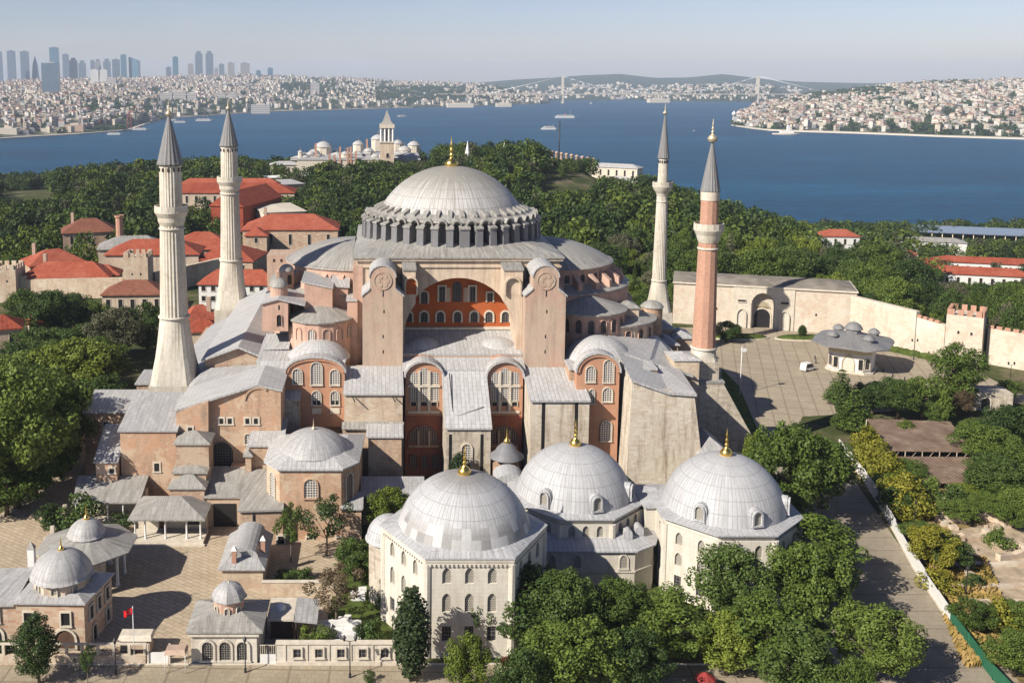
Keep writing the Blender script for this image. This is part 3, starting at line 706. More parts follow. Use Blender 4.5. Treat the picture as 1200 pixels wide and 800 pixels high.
B(MB().box(e0[0], XL-.003, 192.4, 199, 18, V(412, 353, 192.5)[2]), 'corner_step', 'pink')
B(MB().box(e0[0]-.25, XL-.01, 192.2, 199, V(412, 353, 192.5)[2]+.01, V(412, 353, 192.5)[2]+.3), 'step_roof', 'leadwhite')
ec = (-11.8, 194.5)
pl = ngon(ec, 6.3, 14, PI/14)
ez = 27.4
B(MB().pz(pl, 16, ez), 'apse_wall', 'pink')
m = MB().loft([[(ec[0]+(x-ec[0])*1.07, ec[1]+(y-ec[1])*1.07, ez+.01) for x, y in pl], [(ec[0]+(x-ec[0])*1.07, ec[1]+(y-ec[1])*1.07, ez+.28) for x, y in pl], [(ec[0]+(x-ec[0])*.12, ec[1]+1.5+(y-ec[1])*.12, ez+2.6) for x, y in pl]]); B(m, 'apse_roof', 'leadold')
for k in range(14):
    an = PI/14*2*k+PI/14+PI/14
    if math.sin(an) < -.25: window(bas, (ec[0]+6.3*math.cos(PI/14)*math.cos(an), ec[1]+6.3*math.cos(PI/14)*math.sin(an), 24.0), 1.25, 2.3, M['grid'] if k % 3 == 0 else M['pink'], ang=an+PI/2, frame=.14, fmat=M['pink'], sill=False)
# gabled stair block with slit windows and two turrets
g = [V(x, y, 190.5) for x, y in ((307, 388), (337.5, 388), (337.5, 354.5), (326, 351.3), (307.5, 356.5))]
B(MB().prism(g, (0, 10, 0)), 'gabled_block', 'pink')
m = MB(); slab(m, [(g[4][0]-.35, 190.1, g[4][2]+.25), (g[3][0], 190.1, g[3][2]+.3), (g[3][0], 201, g[3][2]+.3), (g[4][0]-.35, 201, g[4][2]+.25)], .25)
slab(m, [(g[3][0]+.01, 190.1, g[3][2]+.3), (g[2][0]+3.2, 190.1, g[2][2]-.4), (g[2][0]+3.2, 201, g[2][2]-.4), (g[3][0]+.01, 201, g[3][2]+.3)], .25); B(m, 'gable_roof', 'leadwhite')
winpx(bas, 324.5, 330, 368.5, 382, 190.5, M['dark'], frame=.12, fmat=M['pink'], sill=False)
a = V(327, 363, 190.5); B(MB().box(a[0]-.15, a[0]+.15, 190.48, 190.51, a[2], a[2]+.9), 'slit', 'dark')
for px, yt, yb_, Y, hw in ((327, 324, 350, 195, 10.5), (336, 306, 330, 203, 8.5)):
    t0, b0 = V(px, yt+11, Y), V(px, yb_, Y); r = hw/1200*Y
    tt = B(MB().lathe((b0[0], Y, 0), [(r, b0[2]-6), (r, t0[2])], 20, sm=False), 'stair_turret', 'pink')
    MB().lathe((b0[0], Y, t0[2]), cap(r*1.1, r*.95, 8)+[], 20).build('turret_dome', M['leadold'], tt)
    a = V(px+6, yt+24, Y-1.2)
    if px == 336: window(tt, (b0[0]+r*.5, Y-r*.85, t0[2]-2.6), .9, 2.0, M['dark'], ang=.52, frame=0)
a, b = V(313, 322, 232), V(347, 322, 232); zt = V(330, 299, 232)[2]
cb = B(MB().box(a[0], b[0], 232, 240, 16, zt), 'stair_block', 'pinkbeige')
m = MB()
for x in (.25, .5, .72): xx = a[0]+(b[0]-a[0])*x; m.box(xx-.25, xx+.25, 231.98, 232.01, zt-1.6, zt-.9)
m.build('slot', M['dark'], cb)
# south west gallery: shallow dome and arched gable
q = V(373.5, 411, 188.5); B(MB().lathe((q[0], 188.5, q[2]-1.0), cap(6.0, 3.3, 12), 40, sy=.95), 'gallery_dome', 'leadwhite')
m = MB()
zg = q[2]-.9
slab(m, [(-23.2, 199.5, zg+1.2), (-23.2, 184.6, zg), (XL-2, 184.6, zg), (XL-2, 199.5, zg+1.2)], .4); slab(m, [(-23.0, 184.6, zg+.02), (-23.0, 179.6, zg-2.6), (-6.7, 179.6, zg-2.6), (-6.7, 184.6, zg+.02)], .4); B(m, 'gallery_roof', 'leadwhite')
B(MB().box(-22.5, -6.8, 181.0, 199, 0, zg-2.9), 'gallery_block', 'brickred')
def agable(x0, x1, zs_px, top_px, pc, bot_px, Y, mat, wins, depth=2.0):
    a, b = V(x0, zs_px, Y), V(x1, zs_px, Y); zs = a[2]; rz = V(pc, top_px, Y)[2]-zs; c = (a[0]+b[0])/2; w = (b[0]-a[0])/2; zb_ = V(pc, bot_px, Y)[2] if bot_px else 0
    pts = [(a[0], zb_), (b[0], zb_), (b[0], zs)]+[(c+w*math.cos(PI*k/16), zs+rz*math.sin(PI*k/16)) for k in range(1, 16)]+[(a[0], zs)]
    B(MB().prism([(x, Y, z) for x, z in pts], (0, depth, 0)), 'arched_gable_wall', mat)
    n = 16; m = MB()
    for dw, dz, y0, yy, mt in ((.3, .4, -.45, depth+.5, 'leadwhite'),):
        o_ = [(c+(w+dw)*math.cos(PI*k/n), zs+(rz+dz)*math.sin(PI*k/n)) for k in range(n+1)]; i_ = [(c+(w+.01)*math.cos(PI*k/n), zs+(rz+.01)*math.sin(PI*k/n)) for k in range(n+1)]
        for k in range(n): m.prism([(o_[k][0], Y+y0, o_[k][1]), (o_[k+1][0], Y+y0, o_[k+1][1]), (i_[k+1][0], Y+y0, i_[k+1][1]), (i_[k][0], Y+y0, i_[k][1])], (0, yy, 0))
    B(m, 'barrel_roof', 'leadwhite')
    m = MB(); o_ = [(c+(w-.02)*math.cos(PI*k/n), zs+(rz-.02)*math.sin(PI*k/n)) for k in range(n+1)]; i_ = [(c+(w-.5)*math.cos(PI*k/n), zs+(rz-.5)*math.sin(PI*k/n)) for k in range(n+1)]
    for k in range(n): m.prism([(o_[k][0], Y-.3, o_[k][1]), (o_[k+1][0], Y-.3, o_[k+1][1]), (i_[k+1][0], Y-.3, i_[k+1][1]), (i_[k][0], Y-.3, i_[k][1])], (0, .298, 0))
    B(m, 'arch_band', mat)
    for (wx0, wx1, wyt, wyb) in wins: winpx(bas, wx0, wx1, wyt, wyb, Y, M['grid'], frame=.14)
agable(335, 404, 436, 419, 369.5, 500, 179.5, 'salmon', [(343, 354, 432, 449), (364.5, 377.5, 424.5, 450.5), (387, 397.5, 433, 450.5), (365.5, 376, 458, 474), (387.5, 397.5, 458, 474)])
for px in (371, 392.5):
    a, b = V(px-5.5, 482, 179.5), V(px+5.5, 482, 179.5); B(MB().box(a[0], b[0], 179.35, 179.5, a[2]-.4, a[2]+.7), 'window_apron', 'trim')
    for dx in (-2.2, 2.2): a, b = V(px+dx-1.6, 474, 179.5), V(px+dx+1.6, 474, 179.5); B(MB().box(a[0], b[0], 179.42, 179.5, a[2]+.02, a[2]+.75), 'casement', 'dark')
# side gable block on the far left (stone turret buttress in shade)
a, b = V(330, 500, 177.5), V(351, 500, 177.5); B(MB().box(a[0], b[0], 177.5, 180.8, 0, V(340, 469, 177.5)[2]), 'corner_pier', 'ashlar')
m = MB(); zz = V(340, 469, 177.5)[2]; slab(m, [(a[0]-.2, 181, zz+1.9), (a[0]-.2, 177.2, zz+.3), (b[0]+.2, 177.2, zz+.3), (b[0]+.2, 181, zz+1.9)], .3); B(m, 'corner_pier_roof', 'leadwhite')
# south-west wing
WY = 170.5
f = [V(x, y, WY) for x, y in ((244, 575), (329, 575), (329, 458.5), (302, 452.5), (244, 469.5))]
zw = f[3][2]
wing = B(MB().prism([(f[0][0], WY, 0), (f[1][0], WY, 0)]+f[2:], (0, 10.5, 0)), 'south_west_wing', 'brickred')
f2 = [V(x, y, WY-1.2) for x, y in ((206.5, 575), (244, 575), (244, 470), (206.5, 482))]
MB().prism([(f2[0][0], WY-1.2, 0), (f2[1][0], WY-1.2, 0)]+f2[2:], (0, 11.7, 0)).build('wing_front', M['brickred'], wing)
m = MB(); rx, rz_ = f[3][0], f[3][2]+.35; lx, lz = f2[3][0]-.4, f2[3][2]+.25
slab(m, [(lx, WY-1.35, lz), (rx, WY-.2, rz_), (rx, 182.5, rz_), (lx, 182.5, lz)], .35)
slab(m, [(rx+.005, WY-.2, rz_), (f[2][0]+.3, WY-.2, f[2][2]+.3), (f[2][0]+.3, 182.5, f[2][2]+.3), (rx+.005, 182.5, rz_)], .35); m.build('wing_roof', M['leadwhite'], wing)
for px in (259.5, 269.5, 290, 300): winpx(wing, px-2.4, px+2.4, 490, 496.5, WY, M['dark'], arched=False, frame=.3, depth=.12)
winpx(wing, 220.5, 225.5, 500.5, 507, WY-1.2, M['dark'], arched=False, frame=.3, depth=.12)
winpx(wing, 248, 273.5, 517, 546, WY, M['griddark'], frame=.12, fmat=M['brickred'])
for yt, yb_ in ((508, 520), (525, 534)): winpx(wing, 287, 294, yt, yb_, WY, M['grid'], frame=.12)
c = V(303, 470, WY); m = MB()
for k in range(12):
    a, b2 = PI*k/12-.1, PI*(k+1)/12-.1
    if a < PI*.3: continue
    m.prism([(c[0]+R*math.cos(q), WY-.2, c[2]+R*math.sin(q)) for R, q in ((2.6, a), (2.6, b2), (2.25, b2), (2.25, a))], (0, .198, 0))
m.build('blind_arch', M['brickred'], wing)
# narthex long roof
NY0, NY1 = 190., 246.
m = MB(); slab(m, [(-34.4, NY0, 20), (-27.3, NY0, 22.6), (-27.3, NY1, 22.6), (-34.4, NY1, 20)], .4); slab(m, [(-27.29, NY0, 22.6), (-22.7, NY0, 20.6), (-22.7, NY1, 20.6), (-27.29, NY1, 22.6)], .4)
nar = B(m, 'narthex_roof', 'leadwhite')
B(MB().prism([(-33.9, NY0+1, 0), (-23.0, NY0+1, 0), (-23.0, NY0+1, 20.2), (-27.3, NY0+1, 22.1), (-33.9, NY0+1, 19.7)], (0, NY1-NY0-1.5, 0)), 'narthex', 'brickmix')
m = MB(); slab(m, [(-43, 186, 14.5), (-34.1, 190.5, 18.0), (-34.1, 240, 18.0), (-41, 240, 14.5)], .3); B(m, 'aisle_roof', 'lead')
B(MB().box(-42, -34.2, 191, 240, 0, 14.1), 'aisle_block', 'brickmix')
m = MB(); slab(m, [(-36.0, 186., 16.4), (-36.0, 179.5, 15.2), (-21, 179.5, 17.6), (-21, 190.5, 19.2), (-34, 190.5, 18.2)], .3); B(m, 'valley_roof', 'lead')
B(MB().box(-35, -21, 181.1, 190.9, 0, 14.9), 'valley_block', 'brickmix')
m = MB(); slab(m, [(-22.6, 196, 23.6), (-22.6, 190.2, 22.1), (-17.6, 190.2, 22.3), (-17.6, 196, 23.8)], .3); B(m, 'link_roof', 'leadwhite')
# outer west blocks with lead roofs (low)
def lowblock(pts, Y, depth, mat, rise=1.2, roof='lead', over=.35, name='low_block', par=None):
    "front outline px (x0,x1,ytop) at plane Y, lean-to lead roof rising backwards"
    x0, x1, yt = pts; a, b = V(x0, yt, Y), V(x1, yt, Y); z = a[2]
    p_ = B(MB().prism([(a[0], Y, 0), (a[0], Y+depth, 0), (a[0], Y+depth, z+rise-.35), (a[0], Y, z-.3)], (b[0]-a[0], 0, 0)), name, mat)
    m = MB(); slab(m, [(a[0]-over, Y+depth, z+rise), (a[0]-over, Y-over, z), (b[0]+over, Y-over, z), (b[0]+over, Y+depth, z+rise)], .28)
    m.build('lead_roof', M[roof], p_)
    return p_
b1 = lowblock((140.5, 206, 503.5), 168, 13, 'brickred', 2.6)
winpx(b1, 181, 187, 542.5, 552, 168, M['dark'], arched=False, frame=.25, depth=.12)
b2 = lowblock((98, 172, 482.5), 183, 9, 'brickmix', 1.5)
winpx(b2, 121.5, 127.5, 494, 503, 183, M['dark'], arched=False, frame=.2, depth=.12)
b3 = lowblock((112, 136.5, 540), 166.5, 8, 'brickred', 3.8)
winpx(b3, 128.5, 134, 548.5, 554, 166.5, M['dark'], arched=False, frame=.3, depth=.12)
b4 = lowblock((160, 183, 449), 196, 8, 'brickmix', .5)
# front steps of the wing: stacked lead-roofed blocks
def hipbox(x0, x1, ye, Y, depth, mat, rise=1.2, par=None, name='hipped_block', roof='leadold', z0=0):
    a, b = V(x0, ye, Y), V(x1, ye, Y); z = a[2]
    p_ = B(MB().box(a[0]+.3, b[0]-.3, Y+.3, Y+depth-.3, z0, z-.05), name, mat)
    hiproof(MB(), 0, 1, 0, 1, 0, 1)
    m = MB(); hiproof(m, a[0]+.3, b[0]-.3, Y+.3, Y+depth, z, rise, .35); m.build('lead_roof', M[roof], p_)
    return p_
hipbox(203, 246, 520, 164.5, 5.2, 'brickmix', 1.4)
hipbox(201, 243, 553.5, 162.5, 4, 'brickmix', .5)
hipbox(196, 241, 572, 160, 5, 'brickmix', 1.5)
lb = lowblock((240, 287, 581), 160.5, 8, 'brickmix', 2.0, roof='leadold')
a, b = V(250, 600, 160.4), V(277, 600, 160.4); MB().box(a[0], b[0], 160.42, 160.5, 0, V(260, 590, 160.4)[2]).build('doorway', M['dark'], lb)
hipbox(285, 296, 534, 165, 5, 'brickmix', .7)
a = V(268, 547, 168); 
B(MB().box(V(270, 545, 168)[0], V(287, 545, 168)[0], 168, 170.4, 0, V(278, 547, 168)[2]), 'link_wall', 'brickred')
# blocks flanking the domed annex at the back
b5 = lowblock((292.5, 330, 521), 166.5, 8, 'brickmix', 2.0, roof='leadwhite')
b6 = lowblock((431.5, 470.5, 510.5), 170.8, 4, 'brickmix', .8, roof='leadwhite')
b7 = lowblock((425, 496, 581), 161, 5.5, 'ashlar', 1.2, roof='lead')
a, b = V(470, 555, 172), V(500, 555, 172)

# ================================================================== east side
q = V(703, 412, 187); B(MB().lathe((q[0], 188.0, q[2]-1.2), cap(6.6, 4.0, 12), 40), 'gallery_dome', 'leadwhite')
ze = q[2]-1.0
m = MB(); slab(m, [(34.0, 199.5, ze+.6), (34.0, 180., ze-.2), (50., 180., ze-.2), (50., 199.5, ze+.6)], .4); B(m, 'gallery_roof', 'leadwhite')
B(MB().box(34.05, 50, 180.3, 199, 0, ze-.6), 'gallery_block', 'brickred')
agable(676, 726, 436, 414.5, 706, None, 177.3, 'salmon', [(686.5, 697, 429, 447), (707, 718.5, 421.5, 447.5), (690, 696, 456, 472), (706, 717, 454, 470), (704, 716, 493, 516)], 2.2)
# great south east buttress
by = 172.5
fr = [V(x, y, by) for x, y in ((741, 446), (783, 461), (814, 462.5))]
xw0, xw1 = fr[0][0]-.3, V(816, 470, by)[0]+.6
bt = MB().loft([[(xw0-.6, by-1.2, 0), (xw1+1.6, by-1.2, 0), (xw1+1.6, 184, 0), (xw0-.6, 184, 0)],
                [(fr[0][0], by, fr[0][2]-.3), (fr[2][0], by, fr[2][2]-.3), (fr[2][0], 184, fr[2][2]-.3), (fr[0][0], 184, fr[0][2]+1.2)]])
bu = B(bt, 'great_buttress', 'paleblock', label='massive battered stone buttress')
m = MB(); 
slab(m, [(fr[0][0]-.2, 183.0, fr[0][2]+1.9), (fr[0][0]-.2, by-.4, fr[0][2]+.3), (fr[1][0], by-.4, fr[1][2]+.3), (fr[1][0]+1.5, 187.5, fr[1][2]+1.9)], .4)
slab(m, [(fr[1][0]+1.51, 187.5, fr[1][2]+1.9), (fr[1][0]+.01, by-.4, fr[1][2]+.3), (fr[2][0]+.3, by-.4, fr[2][2]+.2), (fr[2][0]+1.2, 187.5, fr[2][2]+1.2)], .4)
m.build('buttress_roof', M['leadwhite'], bu)
B(MB().prism([(43.5, 184.02, 0), (57.8, 184.02, 0), (57.8, 184.02, 17.6), (50, 184.02, 19.5), (43.5, 184.02, 22.0)], (0, 9, 0)), 'east_gallery', 'brickmix')
m = MB(); slab(m, [(43.4, 199, 25.6), (43.4, 184, 23.4), (49.5, 184, 21.4), (55, 199, 22.4)], .35); slab(m, [(49.51, 184, 21.4), (57.8, 184, 18.6), (57.8, 199, 19.8), (55.01, 199, 22.4)], .35); B(m, 'east_gallery_roof', 'leadwhite')
# stepped east apses, in shade
for (cx, cy, r, z, rise, mat) in ((40.5, 198.5, 7.6, 28.2, 2.4, 'pink'), (45.5, 203, 9.5, 25.5, 1.6, 'cream')):
    pl = ngon((cx, cy), r, 20, .1)
    B(MB().pz(pl, 14, z), 'apse_wall', mat)
    m = MB().loft([[(cx+(x-cx)*1.06, cy+(y-cy)*1.06, z+.01) for x, y in pl], [(cx+(x-cx)*1.06, cy+(y-cy)*1.06, z+.28) for x, y in pl], [(cx+(x-cx)*.2, cy+(y-cy)*.2, z+rise) for x, y in pl]]); B(m, 'apse_roof', 'leadold')
    for k in range(20):
        an = .1+PI/20+2*PI*k/20
        if math.sin(an) < -.3: window(bas, (cx+r*.988*math.cos(an), cy+r*.988*math.sin(an), z-3.4), 1.2, 2.6, M['griddark'], ang=an+PI/2, frame=.1, fmat=M['pink'], sill=False)
a, b = V(763, 378, 203), V(783, 378, 203)
q = V(764, 359, 206); r = 12.5/1200*206
dr = B(MB().lathe((q[0], 206, 0), [(r, 10), (r, q[2])], 20, sm=False), 'stair_turret', 'brickred'); MB().lathe((q[0], 206, q[2]), cap(r*1.12, r*.6, 8), 20).build('turret_dome', M['leadold'], dr)
a, b = V(731, 374, 199), V(748.5, 374, 199); z1 = V(740, 362, 199)[2]
t_ = B(MB().box(a[0], b[0], 199, 204, 12, z1), 'stair_block', 'cream'); m = MB(); hiproof(m, a[0], b[0], 199, 204, z1+.25, .8, .25); m.build('block_roof', M['leadold'], t_)
a, b = V(725, 352, 210), V(741, 352, 210); t_ = B(MB().box(a[0], b[0], 210, 217, 12, V(730, 347, 210)[2]), 'chimney_block', 'cream')
a, b = V(713, 400, 190), V(757, 400, 190)
m = MB(); slab(m, [(44.5, 203, 23.9), (46.5, 190.5, 22.3), (52.5, 190.5, 20.6), (50.5, 203, 22.2)], .4); B(m, 'lean_to_roof', 'leadwhite')
for (x0, x1, ye, Y, dp, mt) in ((772, 791, 385, 208, 7, 'brickmix'), (770, 797, 404, 200, 8, 'brickmix'), (790, 815, 396, 205, 7, 'brickmix'), (745, 773, 398, 203, 6, 'brickmix')):
    hipbox(x0, x1, ye, Y, dp, mt, 1.0, roof='lead')
B(MB().box(V(668, 302, 236)[0], V(698, 302, 236)[0], 236.6, 241, 20, V(680, 304, 236)[2]), 'north_tower', 'pinkbeige')
m = MB()
for k in range(4): x = V(671+k*8, 300, 236.4)[0]; m.box(x-.6, x+.6, 236.6, 239, V(680, 304, 236.5)[2]+.002, V(680, 295, 236.5)[2])
o = B(m, 'north_tower_crown', 'brickmin')

# ================================================================== minarets
def minaret(x, y, zb, zring, zbal, zc, zt, r0, r1, rb, rc, base, label, shaftmat='marble', zfoot=0, n=24, ringmat='marble'):
    e = empty('minaret', (x, y, 0), label, 'minaret')
    m = MB().box(x-base, x+base, y-base, y+base, zfoot, zb); m.build('base', M['ashlar' if shaftmat != 'marble' else 'marble'], e)
    sq = [(x+s1*base, y+s2*base) for s1, s2 in ((1, 1), (-1, 1), (-1, -1), (1, -1))]
    rings = []
    for t, z in ((0, zb+.01), (.35, zb+(zring-zb)*.4), (1, zring)):
        ring = []
        for k in range(32):
            a = 2*PI*k/32; c, s_ = math.cos(a), math.sin(a); q = max(abs(c), abs(s_))
            cut = min(1/q, 1.22)
            rs = base*cut*(1-.18*t); rr = r0*1.02
            u = t**.9; R = rs*(1-u)+rr*u
            ring.append((x+c*R, y+s_*R, z))
        rings.append(ring)
    MB().loft(rings).build('pyramid_foot', M[ringmat], e)
    fl = .055 if shaftmat == 'marble' else 0.
    nn = n*2 if fl else 12
    r_b = r0+(r1-r0)*.75
    MB().lathe((x, y, 0), [(r0, zring+.3), (r_b, zbal-2.2)], nn, sm=False, flute=fl).build('shaft', M[shaftmat], e)
    MB().lathe((x, y, 0), [(r_b*.96, zbal), (r1, zc-.4)], nn, sm=False, flute=fl).build('upper_shaft', M[shaftmat], e)
    ml = MB().lathe((x, y, 0), [(r0, zring-.05), (r0*1.13, zring+.05), (r0*1.13, zring+.32), (r0*.99, zring+.42)], 32)
    zm = (zring+zbal)*.5+ (zbal-zring)*.33
    ml.build('moulding', M[ringmat], e); ml = MB().lathe((x, y, 0), [(r_b*1.0, zm-.05), (r_b*1.1, zm), (r_b*1.1, zm+.3), (r_b, zm+.36)], 32); ml.build('moulding', M[ringmat], e)
    bl = MB().lathe((x, y, 0), [(r_b*1.02, zbal-2.6), (r_b*1.15, zbal-2.0), (rb*.82, zbal-1.2), (rb*.86, zbal-1.0), (rb, zbal-.25), (rb, zbal), (rb-.02, zbal+.02), (r1*.7, zbal+.03)], 32, sm=False).build('balcony', M[ringmat], e)
    p_ = MB()
    N = 16
    for k in range(N):
        a = 2*PI*(k+.5)/N
        p_.obox((x+(rb-.12)*math.cos(a), y+(rb-.12)*math.sin(a)), a, .16, 2*rb*math.sin(PI/N)*.97, zbal+.04, zbal+1.0)
    p_.build('parapet', M[ringmat], bl)
    if shaftmat != 'marble': MB().lathe((x, y, 0), [(r1*1.04, zc-1.9), (r1*1.07, zc-.3)], 24).build('collar', M['trim'], e)
    t_ = MB()
    for k in range(12):
        a = 2*PI*k/12; t_.obox((x+r1*1.01*math.cos(a), y+r1*1.01*math.sin(a)), a, .12, .3, zc-1.5, zc-.8)
    if shaftmat == 'marble':
        o = t_.build('vent', M['dark'], e); o['kind'] = 'stuff'
    MB().lathe((x, y, 0), [(r1*.9, zc-.3), (rc*1.03, zc-.25), (rc*1.04, zc+.05), (rc, zc+.1), (rc*.5, zc+(zt-zc)*.55), (.12, zt)], 36, sm=False, flute=.05).build('spire', M['leadspire'], e)
    fh = 2.8 if shaftmat == 'marble' else 4.2
    finial(e, (x, y, zt-.15), fh, M['bronze'])
    return e
minaret(-39.4, 190.5, 15.9, 28.2, 48.6, 57.5, 66.6, 2.65, 2.05, 3.15, 2.4, 4.35, 'thick fluted pale stone minaret nearest the camera on the left', zfoot=0)
minaret(-36.7, 246.5, 17.6, 29.2, 48.8, 57.3, 66.0, 2.6, 2.02, 3.05, 2.25, 3.8, 'thick fluted pale stone minaret behind the left one, by the red roofs')
minaret(61.2, 189.5, 20.2, 22.4, 45.4, 52.6, 61.9, 2.2, 1.62, 2.75, 1.75, 2.35, 'red brick minaret with a white balcony beside the paved square', 'brickmin')
minaret(73.1, 265, 12.4, 20.4, 45.6, 53.0, 64.3, 1.84, 1.18, 2.57, 1.45, 3.0, 'slender fluted white minaret in front of the dark park trees')
# stepped stone foot of the brick minaret is part of the basilica
m = MB().loft([[(57.6, 185.5, 0), (73.5, 185.5, 0), (73.5, 199, 0), (57.6, 199, 0)], [(58.0, 186.3, 16.4), (64.2, 186.3, 16.4), (64.2, 196, 16.4), (58.0, 196, 16.4)]])
B(m, 'minaret_foot', 'ashlar')
B(MB().box(57.9, 64.4, 186.2, 196.1, 16.42, 16.9), 'foot_ledge', 'leadold')
a, b = V(803, 455, 185), V(818.5, 455, 185); zt = V(810, 423, 185)[2]
t_ = B(MB().box(a[0]-2.2, b[0], 185, 191, 8, zt), 'stair_block', 'rubble'); m = MB(); hiproof(m, a[0]-2.2, b[0], 185, 191, zt+.24, .7, .25); m.build('block_roof', M['leadwhite'], t_)
hipbox(818, 856, 532, 171, 10, 'ashlar', 2.2, roof='lead')
# little domed fountain house and small roof in the court between buttresses
kc = V(593.5, 536, 168)
kios = empty('court_kiosk', (kc[0], 168, 0), 'small octagonal kiosk with a dark lead roof between two stone buttresses', 'kiosk')
rk = 20.5/1200*170
MB().pz(ngon((kc[0], 168), rk*.82, 8, PI/8), 0, V(593, 549, 166)[2]).build('wall', M['brickred'], kios)
for k in range(8):
    an = PI/4*k
    if math.sin(an) < .2: window(kios, (kc[0]+rk*.757*math.cos(an), 168+rk*.757*math.sin(an), .9), .9, 2.2, M['grid'], ang=an+PI/2, frame=.1)
zk = V(593, 540, 165.6)[2]
MB().lathe((kc[0], 168, zk), [(rk*1.02, -.15), (rk*1.02, .05), (rk*.72, .7), (rk*.55, 1.5), (rk*.3, 2.2), (.001, 2.5)], 24).build('roof', M['leaddark'], kios)
finial(kios, (kc[0], 168, zk+2.4), 2.6, M['gold'])
sd = V(706, 528, 170); sm_ = empty('small_domed_kiosk', (sd[0], 170, 0), 'small brown domed kiosk half hidden beside the great stone buttress', 'kiosk')
MB().lathe((sd[0], 170, 0), [(3.4, 0), (3.4, 4.6)], 16, sm=False).build('wall', M['brickred'], sm_)
MB().lathe((sd[0], 170, 4.6), cap(3.8, 2.4, 8, 0, .2), 24).build('dome', M['leadold'], sm_)
# ================================================================== THE THREE DOMED TOMBS
def pierced(parent, org, ang, width, z0, z1, wins, mat, th=.32, name='facing'):
    "stone facing th thick with real window openings; org = face middle on the ground, wins = (s, zb, w, h, arched)"
    ca, sa = math.cos(ang), math.sin(ang); bm = bmesh.new(); off = rootloc(parent)
    P = lambda s_, z, n: (org[0]+ca*s_+sa*n-off.x, org[1]+sa*s_-ca*n-off.y, z-off.z)
    loops = [[(-width/2, z0), (width/2, z0), (width/2, z1), (-width/2, z1)]]+[[(s_+a, zb+b) for a, b in (arch_pts(w, h, 9, True) if ar else [(-w/2, 0), (w/2, 0), (w/2, h), (-w/2, h)])] for s_, zb, w, h, ar in wins]
    edges = []
    for L in loops:
        F_ = [bm.verts.new(P(*q, th)) for q in L]; edges += [bm.edges.new((F_[k], F_[(k+1) % len(L)])) for k in range(len(L))]
        K_ = [bm.verts.new(P(*q, -.02)) for q in L]
        for k in range(len(L)): bm.faces.new((F_[k], F_[(k+1) % len(L)], K_[(k+1) % len(L)], K_[k]))
    bmesh.ops.triangle_fill(bm, edges=edges, use_beauty=True)
    bmesh.ops.recalc_face_normals(bm, faces=bm.faces); me = bpy.data.meshes.new(name); 
    uvl = bm.loops.layers.uv.new('UVMap')
    for f in bm.faces:
        for l in f.loops:
            x, y, z = l.vert.co; l[uvl].uv = (x*ca+y*sa+(x*sa-y*ca if abs(f.normal.x*sa-f.normal.y*ca) < .7 else 0), z)
    bm.to_mesh(me); bm.free(); me.materials.append(M[mat]); o = bpy.data.objects.new(name, me); COL.objects.link(o); o.parent = parent
    return o
